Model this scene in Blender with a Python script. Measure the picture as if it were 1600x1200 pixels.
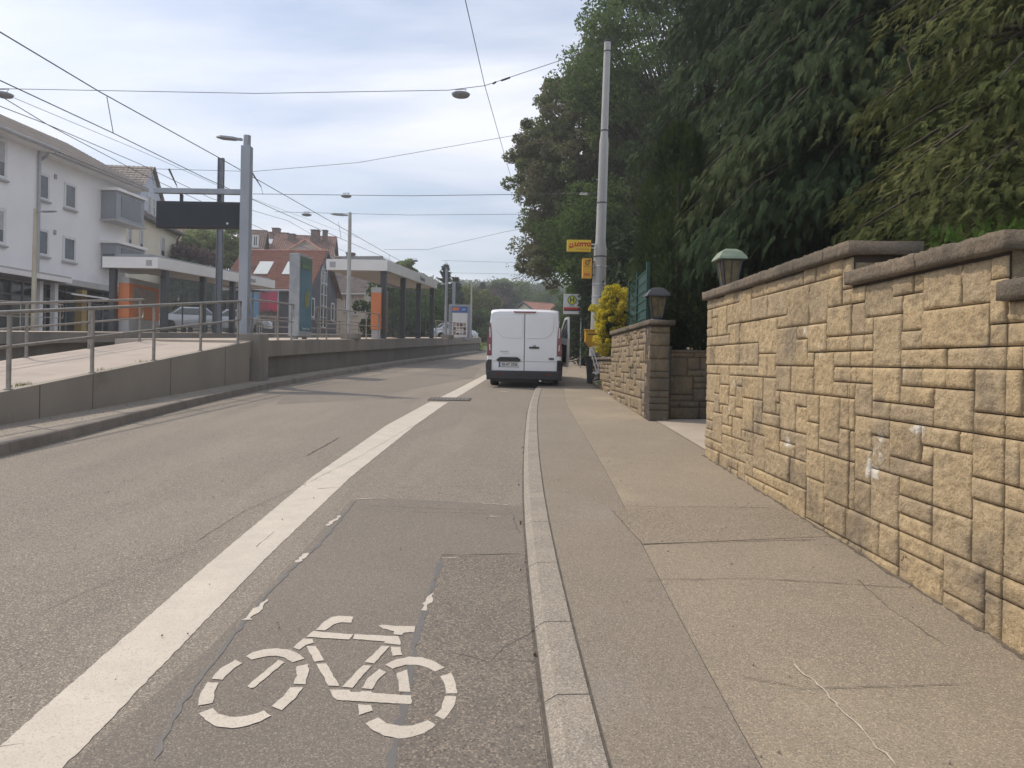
import bpy, math, random
import numpy as np
from mathutils import Vector, Matrix, noise as mnoise
R = math.radians
rng = np.random.default_rng(7)
random.seed(7)
scn = bpy.context.scene
for o in list(bpy.data.objects): bpy.data.objects.remove(o)

# ------------------------------------------------------------------ camera
F = 1156.; TH = R(1.0); U0, V0 = 800., 565.; EYE = 1.38; SL = .0355
cam = bpy.data.objects.new("camera", bpy.data.cameras.new("camera"))
scn.collection.objects.link(cam); scn.camera = cam
cam.data.sensor_width = 36; cam.data.lens = 36 * F / 1600
cam.data.shift_y = -(600 - V0) / 1600
cam.data.clip_start = .05; cam.data.clip_end = 3000
cam.matrix_world = Matrix.Translation((0, 0, EYE)) @ Matrix.Rotation(TH, 4, 'Y').inverted() @ Matrix.Rotation(R(90), 4, 'X')
scn.render.resolution_x = 1024; scn.render.resolution_y = 768

# ------------------------------------------------------------------ light
SUN_AZ, SUN_EL = R(-60), R(50)
sd = Vector((math.sin(SUN_AZ) * math.cos(SUN_EL), math.cos(SUN_AZ) * math.cos(SUN_EL), math.sin(SUN_EL)))
sl = bpy.data.lights.new("sun", 'SUN'); sl.energy = 2.4; sl.angle = R(2.0); sl.color = (1, .88, .70)
so = bpy.data.objects.new("sun", sl); scn.collection.objects.link(so)
so.rotation_euler = sd.to_track_quat('Z', 'Y').to_euler(); so.location = (0, 0, 60)
w = bpy.data.worlds.new("World"); scn.world = w; w.use_nodes = True
N = w.node_tree.nodes; L = w.node_tree.links; N.clear()
def wn(t, **k):
    n = N.new(t)
    for a, b in k.items(): setattr(n, a, b)
    return n
sky = wn('ShaderNodeTexSky', sky_type='NISHITA', sun_disc=False, sun_elevation=SUN_EL, sun_rotation=SUN_AZ,
         air_density=1.0, dust_density=1.5, ozone_density=1.5)
tc = wn('ShaderNodeTexCoord'); sep = wn('ShaderNodeSeparateXYZ'); L.new(tc.outputs['Generated'], sep.inputs[0])
zc = wn('ShaderNodeMath', operation='MAXIMUM'); L.new(sep.outputs[2], zc.inputs[0]); zc.inputs[1].default_value = .06
za = wn('ShaderNodeMath', operation='ADD'); L.new(zc.outputs[0], za.inputs[0]); za.inputs[1].default_value = .12
dv = wn('ShaderNodeVectorMath', operation='DIVIDE'); L.new(tc.outputs['Generated'], dv.inputs[0])
cb = wn('ShaderNodeCombineXYZ')
for i in range(3): L.new(za.outputs[0], cb.inputs[i])
L.new(cb.outputs[0], dv.inputs[1])
mp = wn('ShaderNodeMapping'); L.new(dv.outputs[0], mp.inputs[0]); mp.inputs['Scale'].default_value = (.55, 1.5, 1); mp.inputs['Rotation'].default_value = (0, 0, R(-22)); mp.inputs['Location'].default_value = (1.3, .4, 0)
no = wn('ShaderNodeTexNoise'); no.inputs['Scale'].default_value = .9; no.inputs['Detail'].default_value = 7; no.inputs['Roughness'].default_value = .52; no.inputs['Distortion'].default_value = .5
L.new(mp.outputs[0], no.inputs['Vector'])
rp = wn('ShaderNodeValToRGB'); rp.color_ramp.elements[0].position = .38; rp.color_ramp.elements[1].position = .68
rp.color_ramp.elements[0].color = (.12, .12, .12, 1); rp.color_ramp.elements[1].color = (1, 1, 1, 1)
L.new(no.outputs['Fac'], rp.inputs[0])
mx = wn('ShaderNodeMix', data_type='RGBA'); L.new(rp.outputs[0], mx.inputs[0]); L.new(sky.outputs[0], mx.inputs[6]); mx.inputs[7].default_value = (7.7, 7.9, 8.6, 1)
bg = wn('ShaderNodeBackground'); bg.inputs[1].default_value = .118; L.new(mx.outputs[2], bg.inputs[0])
wo = wn('ShaderNodeOutputWorld'); L.new(bg.outputs[0], wo.inputs[0])
vs = scn.view_settings; vs.view_transform = 'Standard'; vs.look = 'None'; vs.gamma = 1; vs.exposure = 0.34
scn.cycles.sample_clamp_indirect = 4; scn.cycles.max_bounces = 6; scn.cycles.transparent_max_bounces = 12

# ------------------------------------------------------------------ pixel <-> place helpers (photo pixels, 1600x1200)
def un(u, v):
    a, b = u - U0, v - V0; c, s = math.cos(TH), math.sin(TH)
    return a * c + b * s, -a * s + b * c
def P(u, v, Y):
    x, y = un(u, v); return Vector((x / F * Y, Y, EYE - y / F * Y))
def G(u, v, dz=0):
    x, y = un(u, v); Y = (EYE - dz) / (SL + y / F); return Vector((x / F * Y, Y, SL * Y + dz))
def VX(u, v, X):
    x, y = un(u, v); Y = X * F / x; return Vector((X, Y, EYE - y / F * Y))
def gz(Y, dz=0): return SL * Y + dz
def cr(xs, ys, t):
    return float(np.interp(t, xs, ys))
def smooth(xs, ys):
    def f(t):
        return sum(np.interp(t + d, xs, ys) for d in (-1.5, -.75, 0, .75, 1.5)) / 5
    return f
kerbL = smooth([0, 5, 9, 13.4, 17, 21.8, 29.3, 41, 55, 66, 90, 150], [-5.2, -5.3, -5.42, -5.75, -5.82, -5.66, -5.06, -3.75, -2.6, -1.6, 1.2, 8])
edgeX = smooth([4, 12, 18.6, 26.6, 35, 45, 55, 62], [-6.38, -6.36, -6.4, -5.8, -5.0, -4.05, -3.15, -2.4])
kerbR = smooth([0, 2.3, 3.6, 4.9, 6.8, 9.6, 13.8, 18.7, 30, 45, 70, 122, 150], [.22, .15, .12, .11, .12, .18, .31, .58, 1.55, 3.0, 5.2, 9, 12])
seamX = smooth([0, 2.3, 3.4, 4.9, 7.2, 11.4, 15.4, 24, 45, 80, 150], [.8, .79, .79, .87, .95, 1.01, 1.1, 1.7, 4.0, 7.2, 14])
def EY(u, fx, v=530):
    x, _ = un(u, v); k = x / F; lo, hi = 3., 90.
    for _ in range(50):
        m = (lo + hi) / 2
        if fx(m) / m < k: lo = m
        else: hi = m
    return lo

# ------------------------------------------------------------------ materials
MC = {}
def mat(name, c1, c2=None, scale=3., rough=.7, metal=0, bump=0., bscale=60., c3=None, s3=.6, t3=.55, speck=None, sscale=150., sth=.5,
        spec=.5, detail=6, coat=0, emit=0, trans=0, tint=None, alpha=1, stretch=(1, 1, 1)):
    if name in MC: return MC[name]
    m = bpy.data.materials.new(name); m.use_nodes = True; nt = m.node_tree; n = nt.nodes; l = nt.links
    b = n['Principled BSDF']; tc = n.new('ShaderNodeTexCoord'); co = tc.outputs['Object']
    def noise(sc, det=6, ro=.6, vec=None):
        t = n.new('ShaderNodeTexNoise'); t.inputs['Scale'].default_value = sc; t.inputs['Detail'].default_value = det; t.inputs['Roughness'].default_value = ro
        l.new(vec or co, t.inputs['Vector']); return t.outputs['Fac']
    def ramp(src, p0, p1):
        r = n.new('ShaderNodeMapRange'); l.new(src, r.inputs[0]); r.inputs[1].default_value = p0; r.inputs[2].default_value = p1; return r.outputs[0]
    def mix(f, a, bb):
        x = n.new('ShaderNodeMix'); x.data_type = 'RGBA'
        l.new(f, x.inputs[0])
        for i, q in ((6, a), (7, bb)):
            if isinstance(q, tuple): x.inputs[i].default_value = (*q, 1)
            else: l.new(q, x.inputs[i])
        return x.outputs[2]
    vec = co
    if stretch != (1, 1, 1):
        mpn = n.new('ShaderNodeMapping'); l.new(co, mpn.inputs[0]); mpn.inputs['Scale'].default_value = stretch; vec = mpn.outputs[0]
    c2 = c2 or tuple(x * .82 for x in c1)
    col = mix(ramp(noise(scale, detail, vec=vec), .35, .65), c1, c2)
    if tint is not None:
        at = n.new('ShaderNodeAttribute'); at.attribute_name = 'tint'
        cur = None; k = len(tint)
        rr = n.new('ShaderNodeValToRGB'); els = rr.color_ramp.elements
        while len(els) < k: els.new(.5)
        for i, c in enumerate(tint): els[i].position = i / max(1, k - 1); els[i].color = (*c, 1)
        l.new(at.outputs['Fac'], rr.inputs[0]); col = rr.outputs[0]
        if c3 is None and not trans: col = mix(ramp(noise(scale, 8, .7), .3, .7), col, c2)
    if c3: col = mix(ramp(noise(s3, 8, .65, vec), t3, t3 + .13), col, c3)
    if speck:
        vo = n.new('ShaderNodeTexVoronoi'); vo.inputs['Scale'].default_value = sscale; l.new(co, vo.inputs['Vector'])
        sp = n.new('ShaderNodeSeparateColor'); l.new(vo.outputs['Color'], sp.inputs[0])
        col = mix(ramp(sp.outputs[0], sth, sth + .25), col, speck[0])
        col = mix(ramp(sp.outputs[1], sth + .08, sth + .4), col, speck[1])
    l.new(col, b.inputs['Base Color'])
    b.inputs['Roughness'].default_value = rough; b.inputs['Metallic'].default_value = metal; b.inputs['Specular IOR Level'].default_value = spec
    b.inputs['Coat Weight'].default_value = coat; b.inputs['Alpha'].default_value = alpha
    if bump:
        bp = n.new('ShaderNodeBump'); bp.inputs['Strength'].default_value = 1; bp.inputs['Distance'].default_value = bump
        l.new(noise(bscale, 5, .6), bp.inputs['Height']); l.new(bp.outputs[0], b.inputs['Normal'])
    if trans:
        tr = n.new('ShaderNodeBsdfTranslucent'); l.new(col, tr.inputs[0]); ms = n.new('ShaderNodeMixShader'); ms.inputs[0].default_value = trans
        l.new(b.outputs[0], ms.inputs[1]); l.new(tr.outputs[0], ms.inputs[2]); l.new(ms.outputs[0], n['Material Output'].inputs[0])
    MC[name] = m; return m
def glassmat(name, col, a, rough=.05):
    m = bpy.data.materials.new(name); m.use_nodes = True; n = m.node_tree.nodes; l = m.node_tree.links
    b = n['Principled BSDF']; b.inputs['Base Color'].default_value = (*col, 1); b.inputs['Roughness'].default_value = rough; b.inputs['Specular IOR Level'].default_value = .8
    tb = n.new('ShaderNodeBsdfTransparent'); ms = n.new('ShaderNodeMixShader'); ms.inputs[0].default_value = a
    l.new(tb.outputs[0], ms.inputs[1]); l.new(b.outputs[0], ms.inputs[2]); l.new(ms.outputs[0], n['Material Output'].inputs[0]); return m

asph = mat('asphalt', (.218, .188, .155), (.178, .156, .132), .55, .88, bump=.004, bscale=170, c3=(.24, .208, .17), s3=.6, t3=.48, speck=((.42, .36, .29), (.105, .092, .08)), sscale=170, sth=.66, stretch=(1, .22, 1))
asph_c = mat('asphalt_coarse', (.205, .178, .15), (.172, .152, .128), 1.4, .9, bump=.009, bscale=90, speck=((.33, .275, .22), (.10, .088, .076)), sscale=130, sth=.62)
asph_d = mat('asphalt_dark_patch', (.208, .181, .152), (.180, .158, .134), 1.1, .9, bump=.005, bscale=120, speck=((.31, .265, .22), (.11, .098, .085)), sscale=190, sth=.68)
walk_g = mat('footway_grey', (.258, .219, .173), (.218, .186, .148), .9, .9, bump=.005, bscale=150, c3=(.27, .235, .20), s3=.5, t3=.52, speck=((.37, .315, .25), (.125, .11, .094)), sscale=190, sth=.66)
walk_b = mat('footway_beige', (.285, .238, .182), (.238, .202, .158), .7, .9, bump=.004, bscale=150, c3=(.34, .285, .21), s3=.45, t3=.5, speck=((.44, .36, .26), (.165, .14, .108)), sscale=190, sth=.66)
kerbm = mat('kerb_concrete', (.325, .28, .225), (.245, .218, .178), 3.5, .85, bump=.004, bscale=120, c3=(.22, .20, .18), s3=1.6, t3=.6, speck=((.42, .37, .32), (.17, .155, .14)), sscale=170, sth=.6)
conc = mat('old_concrete', (.27, .24, .205), (.20, .18, .155), 1.3, .85, bump=.004, bscale=60, c3=(.13, .12, .10), s3=.9, t3=.6, stretch=(1, 1, .35))
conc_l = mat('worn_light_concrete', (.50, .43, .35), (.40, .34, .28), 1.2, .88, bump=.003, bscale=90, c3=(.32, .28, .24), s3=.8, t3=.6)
paint = mat('road_paint', (.60, .54, .46), (.52, .47, .40), 5, .7, bump=.002, bscale=140, c3=(.30, .265, .225), s3=22, t3=.63, speck=((.42, .37, .31), (.66, .60, .52)), sscale=160, sth=.78)
tar = mat('tar', (.125, .12, .115), (.15, .14, .13), 20, .55, bump=.002)
crk = mat('crack', (.085, .075, .065), (.14, .122, .105), 14, .95)
soil = mat('soil', (.10, .085, .06), (.06, .055, .04), 2, .95, bump=.02, bscale=30)
grassm = mat('grass', (.10, .16, .045), (.14, .17, .06), 2, .9, bump=.03, bscale=40)
ballast = mat('ballast', (.11, .095, .085), (.07, .062, .056), 6, .95, bump=.03, bscale=35)
galv = mat('galvanised', (.40, .41, .42), (.31, .32, .33), 5, .5, metal=.35, bump=.001)
rail_m = mat('rail_paint', (.33, .31, .28), (.25, .22, .19), 9, .5, metal=.3, c3=(.20, .13, .09), s3=6, t3=.66)
postm = mat('post_grey', (.36, .38, .41), (.29, .31, .34), 3, .45, metal=.2, stretch=(1, 1, .3))
mastm = mat('mast_grey', (.44, .43, .41), (.34, .335, .32), 2.2, .5, metal=.15, stretch=(1, 1, .25), c3=(.27, .26, .25), s3=1.2, t3=.62)
cream_post = mat('lamp_post_cream', (.52, .48, .38), (.38, .32, .22), 2.5, .6, stretch=(1, 1, .3))
white_pl = mat('van_white', (.88, .89, .91), (.85, .86, .88), 1.5, .28, coat=.6)
blackp = mat('black_plastic', (.028, .028, .03), (.04, .04, .042), 20, .55, bump=.0005, bscale=400)
rubber = mat('rubber', (.02, .02, .02), (.035, .033, .03), 10, .85)
darkm = mat('dark_metal', (.045, .047, .052), (.06, .062, .066), 4, .45)
seamm = mat('seam_dark', (.06, .06, .065))
redl = mat('red_lens', (.20, .02, .025), (.15, .015, .02), 12, .12, coat=.8)
clearl = mat('clear_lens', (.68, .60, .60), (.6, .5, .5), 12, .12, coat=.8)
chrome = mat('bright_metal', (.72, .72, .72), (.6, .6, .6), 8, .25, metal=.9)
alu = mat('aluminium', (.62, .63, .65), (.5, .51, .53), 12, .4, metal=.5)
dglass = mat('dark_glass', (.045, .055, .062), (.08, .09, .095), .7, .08, spec=.9)
wglass = mat('window_glass', (.10, .11, .12), (.045, .052, .06), .5, .1, spec=.8)
wframe = mat('window_frame_white', (.68, .68, .68), (.6, .6, .6), 4, .5)
plast_grey = mat('render_grey', (.82, .80, .79), (.76, .74, .735), .6, .9, bump=.003, bscale=40, c3=(.66, .65, .66), s3=.25, t3=.58)
plast_cream = mat('render_cream', (.72, .67, .52), (.66, .61, .47), .7, .9, bump=.003, bscale=40)
plast_blue = mat('render_pale_blue', (.52, .56, .62), (.47, .51, .57), .7, .9)
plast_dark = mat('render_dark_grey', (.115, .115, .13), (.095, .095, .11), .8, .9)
plast_beige = mat('render_beige', (.56, .49, .40), (.5, .43, .35), .7, .9)
soffit = mat('soffit_board', (.46, .44, .42), (.38, .36, .35), 1.5, .7)
fascia = mat('fascia_white', (.82, .80, .77), (.76, .74, .71), 1.2, .5, c3=(.5, .49, .46), s3=.9, t3=.62)
orange = mat('orange_panel', (.62, .20, .07), (.55, .17, .06), 2, .45)
yel = mat('sign_yellow', (.80, .56, .03), (.74, .50, .03), 3, .4)
yel_o = mat('post_yellow', (.80, .42, .03), (.72, .37, .03), 3, .45)
redt = mat('print_red', (.55, .03, .02), (.5, .03, .02), 5, .5)
blackt = mat('print_black', (.02, .02, .02), (.03, .03, .03), 5, .5)
greent = mat('print_green', (.03, .14, .06), (.04, .16, .07), 5, .5)
yelt = mat('print_yellow', (.75, .68, .05), (.7, .62, .05), 5, .5)
white_s = mat('sign_white', (.74, .74, .74), (.68, .68, .68), 3, .45)
blue_s = mat('print_blue', (.05, .14, .42), (.04, .12, .36), 3, .5)
orange_t = mat('print_orange', (.75, .25, .04))
sign_grey = mat('sign_grey', (.30, .31, .33), (.26, .27, .29), 3, .5)
fence_g = mat('fence_green', (.008, .055, .04), (.006, .042, .032), 3, .5)
lant_g = mat('lantern_green', (.28, .34, .25), (.2, .25, .18), 9, .55, metal=.2)
lant_gl = mat('lantern_glass', (.20, .16, .08), (.07, .06, .04), 9, .25)
bark = mat('bark', (.085, .065, .05), (.045, .036, .028), 5, .95, bump=.02, bscale=25, stretch=(1, 1, .3))
wire_m = mat('wire', (.10, .10, .11))
shade_m = mat('shutter_grey', (.42, .41, .40), (.36, .35, .35), 2, .7)
bay_m = mat('bay_cladding', (.26, .275, .30), (.23, .245, .27), 1, .4)
woodm = mat('weathered_wood', (.36, .20, .14), (.27, .15, .10), 14, .7, stretch=(1, 1, .2))

def tilemat(name, c1, c2, c3):
    # roof tiles: rows and rolls from the mesh itself, small colour noise on top
    return mat(name, c1, c2, 2.2, .85, c3=c3, s3=1.1, t3=.56, bump=.01, bscale=20)
tile_r = tilemat('tiles_red', (.34, .165, .12), (.27, .13, .095), (.20, .12, .10))
tile_b = tilemat('tiles_brown', (.21, .145, .12), (.16, .11, .095), (.12, .09, .08))
tile_g = tilemat('tiles_grey', (.30, .25, .22), (.22, .19, .17), (.16, .14, .13))

def stonemat(name, tints, dark, light, dt):
    m = mat(name, tints[0], tuple(x * .62 for x in tints[1]), 16, .92, bump=.012, bscale=62, tint=tints)
    n = m.node_tree.nodes; l = m.node_tree.links; b = n['Principled BSDF']; src = b.inputs['Base Color'].links[0].from_socket
    tcn = [x for x in n if x.type == 'TEX_COORD'][0]
    def nz(sc, lo, hi, st=(1, 1, 1), off=(0, 0, 0)):
        mpn = n.new('ShaderNodeMapping'); l.new(tcn.outputs['Object'], mpn.inputs[0]); mpn.inputs['Scale'].default_value = st; mpn.inputs['Location'].default_value = off
        t = n.new('ShaderNodeTexNoise'); t.inputs['Scale'].default_value = sc; t.inputs['Detail'].default_value = 9; t.inputs['Roughness'].default_value = .68; l.new(mpn.outputs[0], t.inputs['Vector'])
        r = n.new('ShaderNodeMapRange'); l.new(t.outputs['Fac'], r.inputs[0]); r.inputs[1].default_value = lo; r.inputs[2].default_value = hi; r.inputs[4].default_value = .8; return r.outputs[0]
    for f, c in ((nz(2.1, dt, dt + .17), dark), (nz(.8, dt + .04, dt + .2, (1, 1, .5), (9, 4, 7)), dark), (nz(60, .52, .68), tuple(x * .42 for x in tints[1])), (nz(90, .60, .72, (1, 1, 1), (5, 2, 1)), tuple(min(.85, x * 1.35) for x in tints[0])), (nz(1.3, .635, .67, (1, 1, 1), (3.7, 1.9, 8.4)), light)):
        x = n.new('ShaderNodeMix'); x.data_type = 'RGBA'; l.new(f, x.inputs[0]); l.new(src, x.inputs[6]); x.inputs[7].default_value = (*c, 1); src = x.outputs[2]
    l.new(src, b.inputs['Base Color']); return m
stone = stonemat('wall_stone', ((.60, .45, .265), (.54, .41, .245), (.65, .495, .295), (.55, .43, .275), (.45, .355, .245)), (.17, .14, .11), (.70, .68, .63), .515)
stone2 = stonemat('wall_stone_shaded', ((.33, .25, .15), (.27, .21, .13), (.36, .28, .17), (.22, .175, .12)), (.10, .09, .075), (.3, .28, .25), .47)  # darker copy of wall stone, shade of end and recess faces put into colour
coping = stonemat('coping_stone', ((.27, .215, .155), (.22, .175, .13), (.31, .245, .175)), (.10, .088, .07), (.3, .27, .2), .46)
mortar = mat('mortar', (.075, .055, .045), (.05, .04, .033), 9, .95)

def leafm(name, *tints, trans=.3): return mat(name, tints[0], tints[-1], 1, .85, tint=tints, trans=trans, spec=.12)
lf_cyp = leafm('foliage_cypress', (.024, .046, .022), (.040, .066, .030), (.062, .092, .040), (.10, .118, .052), trans=.2)
lf_gold = leafm('foliage_golden_cypress', (.045, .068, .020), (.080, .102, .034), (.13, .148, .052), (.21, .21, .085), trans=.25)
lf_thuja = leafm('foliage_thuja', (.018, .036, .014), (.045, .075, .024), (.085, .12, .038), trans=.2)
lf_bright = leafm('foliage_bright', (.04, .09, .015), (.075, .15, .025), (.12, .21, .04), trans=.3)
lf_yellow = leafm('foliage_yellow', (.62, .50, .03), (.80, .66, .05), (.36, .34, .05), (.84, .72, .12), (.74, .60, .05), trans=.4)
lf_green = leafm('foliage_green', (.05, .09, .025), (.08, .13, .035), (.12, .18, .055), trans=.35)
lf_copper = leafm('foliage_copper', (.20, .155, .115), (.14, .18, .075), (.22, .175, .135), (.17, .20, .09), (.16, .20, .085), (.19, .22, .10), (.30, .26, .20), trans=.4)
lf_mid = leafm('foliage_mid', (.07, .115, .04), (.11, .165, .058), (.16, .215, .085), trans=.4)
lf_pale = leafm('foliage_pale', (.14, .18, .07), (.20, .26, .09), (.27, .33, .13), trans=.35)
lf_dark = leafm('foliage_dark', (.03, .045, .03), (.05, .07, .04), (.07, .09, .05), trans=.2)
lf_olive = leafm('foliage_olive', (.11, .13, .035), (.16, .19, .05), (.20, .23, .07), trans=.3)
lf_plum = leafm('foliage_plum', (.10, .065, .075), (.14, .09, .10), (.08, .06, .06), trans=.3)

# ------------------------------------------------------------------ object helpers
def root_loc(o):
    v = Vector((0, 0, 0))
    while o: v = v + o.location; o = o.parent
    return v
def link(name, data, parent=None):
    o = bpy.data.objects.new(name, data); scn.collection.objects.link(o)
    if parent: o.parent = parent
    return o
def tag(o, label=None, cat=None, group=None, kind=None):
    if label: o['label'] = label
    if cat: o['category'] = cat
    if group: o['group'] = group
    if kind: o['kind'] = kind
    return o
def thing(name, loc, label, cat, group=None):
    o = bpy.data.objects.new(name, None); scn.collection.objects.link(o); o.location = loc; o.empty_display_size = .2
    return tag(o, label, cat, group)
def fast(name, V, Fc, m, parent=None, origin=None, tint=None, smooth_=False, shift=True):
    V = np.asarray(V, dtype=np.float64).reshape(-1, 3); Fc = np.asarray(Fc, dtype=np.int32)
    off = np.array(root_loc(parent)) if parent else np.array(origin if origin is not None else (0, 0, 0), dtype=float)
    me = bpy.data.meshes.new(name); k = Fc.shape[1]
    me.vertices.add(len(V)); me.vertices.foreach_set('co', (V - off).astype(np.float32).ravel())
    me.loops.add(Fc.size); me.loops.foreach_set('vertex_index', Fc.ravel())
    me.polygons.add(len(Fc)); me.polygons.foreach_set('loop_start', np.arange(0, Fc.size, k, dtype=np.int32))
    if tint is not None:
        a = me.attributes.new('tint', 'FLOAT', 'POINT'); a.data.foreach_set('value', np.asarray(tint, dtype=np.float32))
    me.update(calc_edges=True); me.validate()
    if smooth_: me.polygons.foreach_set('use_smooth', np.ones(len(Fc), dtype=bool))
    me.materials.append(m); o = link(name, me, parent)
    if not parent: o.location = off
    return o
class MB:
    def __init__(s): s.v = []; s.f = []; s.mi = []; s.c = 0; s.sm = []
    def mtl(s, i): s.c = i; return s
    def add(s, vs, fs, sm=False):
        b = len(s.v); s.v += [tuple(x) for x in vs]; s.f += [tuple(b + i for i in q) for q in fs]; s.mi += [s.c] * len(fs); s.sm += [sm] * len(fs); return s
    def box(s, x0, x1, y0, y1, z0, z1):
        return s.add([(x0, y0, z0), (x1, y0, z0), (x1, y1, z0), (x0, y1, z0), (x0, y0, z1), (x1, y0, z1), (x1, y1, z1), (x0, y1, z1)],
                     [(0, 3, 2, 1), (4, 5, 6, 7), (0, 1, 5, 4), (1, 2, 6, 5), (2, 3, 7, 6), (3, 0, 4, 7)])
    def hexa(s, bot, top):
        return s.add(list(bot) + list(top), [(0, 3, 2, 1), (4, 5, 6, 7), (0, 1, 5, 4), (1, 2, 6, 5), (2, 3, 7, 6), (3, 0, 4, 7)])
    def prism(s, poly, d):
        d = Vector(d); n = len(poly); A = [Vector(p) for p in poly]
        return s.add(A + [p + d for p in A], [tuple(range(n))[::-1], tuple(range(n, 2 * n))] + [(i, (i + 1) % n, n + (i + 1) % n, n + i) for i in range(n)])
    def bar(s, a, b, wd, h, up=(0, 0, 1)):
        a, b = Vector(a), Vector(b); d = (b - a).normalized(); up = Vector(up)
        if abs(d.dot(up)) > .98: up = Vector((0, 1, 0))
        x = d.cross(up).normalized() * wd / 2; y = x.cross(d).normalized() * h / 2
        return s.hexa([a - x - y, a + x - y, a + x + y, a - x + y], [b - x - y, b + x - y, b + x + y, b - x + y])
    def tube(s, pts, r, n=10, cap=True):
        pts = [Vector(p) for p in pts]; rs = r if isinstance(r, (list, tuple)) else [r] * len(pts); V = []; ref = None
        for i, p in enumerate(pts):
            d = (pts[min(i + 1, len(pts) - 1)] - pts[max(i - 1, 0)]).normalized()
            if ref is None: ref = Vector((0, 0, 1)) if abs(d.z) < .9 else Vector((1, 0, 0))
            x = d.cross(ref).normalized(); y = d.cross(x).normalized(); ref = y.cross(d) * -1 if False else ref
            V += [p + (x * math.cos(2 * math.pi * k / n) + y * math.sin(2 * math.pi * k / n)) * rs[i] for k in range(n)]
        Fs = [(i * n + k, i * n + (k + 1) % n, (i + 1) * n + (k + 1) % n, (i + 1) * n + k) for i in range(len(pts) - 1) for k in range(n)]
        s.add(V, Fs, True)
        if cap: s.add(V[:n], [tuple(range(n))]); s.add(V[-n:], [tuple(range(n))[::-1]])
        return s
    def lathe(s, c, prof, n=20):
        c = Vector(c); V = [c + Vector((r * math.cos(2 * math.pi * k / n), r * math.sin(2 * math.pi * k / n), z)) for r, z in prof for k in range(n)]
        return s.add(V, [(i * n + k, i * n + (k + 1) % n, (i + 1) * n + (k + 1) % n, (i + 1) * n + k) for i in range(len(prof) - 1) for k in range(n)], True)
    def ball(s, c, r, n=10, m=6, sc=(1, 1, 1)):
        return s.lathe(c, [(max(.0001, r * math.sin(math.pi * i / m)) * sc[0], -r * math.cos(math.pi * i / m) * sc[2]) for i in range(m + 1)], n)
    def build(s, name, mats, parent=None, origin=None, bevel=0, smooth_=None):
        off = root_loc(parent) if parent else Vector(origin or (0, 0, 0))
        me = bpy.data.meshes.new(name); me.from_pydata([Vector(p) - off for p in s.v], [], s.f)
        for m in (mats if isinstance(mats, (list, tuple)) else [mats]): me.materials.append(m)
        me.polygons.foreach_set('material_index', s.mi); me.polygons.foreach_set('use_smooth', s.sm if smooth_ is None else [smooth_] * len(s.f)); me.update()
        o = link(name, me, parent)
        if not parent: o.location = off
        if bevel:
            b = o.modifiers.new('bevel', 'BEVEL'); b.width = bevel; b.segments = 2; b.limit_method = 'ANGLE'; b.angle_limit = R(40)
        return o
TXT = []
def copy_tree(o, parent=None):
    c = o.copy(); scn.collection.objects.link(c); c.parent = parent
    for ch in o.children: copy_tree(ch, c)
    return c
def text(name, s, size, m, parent, loc, rot=(R(90), 0, 0), align='CENTER', ext=.002, bold=0., sx=1):
    TXT.append(None)
    c = bpy.data.curves.new(name, 'FONT'); c.body = s; c.size = size; c.align_x = align; c.align_y = 'CENTER'; c.extrude = ext; c.offset = bold
    c.materials.append(m); tmp = bpy.data.objects.new(name, c); me = bpy.data.meshes.new_from_object(tmp); bpy.data.objects.remove(tmp); o = link(name, me, parent); o.location = Vector(loc) - (root_loc(parent) if parent else Vector()); o.rotation_euler = rot; o.scale = (sx, 1, 1)
    return o
def sheet(name, rows, m, dz, kind='structure', thick=0, label=None):
    """rows: list of point rows (X,Y,dz_extra)"""
    V = []; k = len(rows[0])
    for r in rows: V += [(x, y, gz(y, dz + e)) for x, y, e in r]
    Fs = [(i * k + j, i * k + j + 1, (i + 1) * k + j + 1, (i + 1) * k + j) for i in range(len(rows) - 1) for j in range(k - 1)]
    mb = MB(); mb.add(V, Fs); o = mb.build(name, m); o['kind'] = kind
    if label: o['label'] = label
    return o
Ys = [0.2] + [x * .5 for x in range(1, 60)] + list(range(30, 151, 3))

# ------------------------------------------------------------------ ground, road, footway
g = MB()
gx = [-420, -60, -25, -14, 14, 60, 420]; gy = [-20, 0, 60, 150, 260, 470]
V = []
for y in gy:
    for x in gx: V.append((x, y, SL * min(y, 150) - .16 + (1.2 if x < -20 and y > 20 and y < 200 else 0) + max(0, y - 150) * .02))
g.add(V, [(i * 7 + j, i * 7 + j + 1, (i + 1) * 7 + j + 1, (i + 1) * 7 + j) for i in range(5) for j in range(6)])
tag(g.build('ground', soil), kind='structure')
sheet('road', [[(float(kerbL(y)) - .3, y, 0), (float(kerbR(y)) + .05, y, 0)] for y in [-6, -3] + Ys], asph, 0)
sheet('road_far_bend', [[(float(kerbL(y)), y, 0), (float(kerbR(y)), y, 0)] for y in (150, 170, 200)], asph, -.02)
def dz_line(Y): return .004
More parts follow.
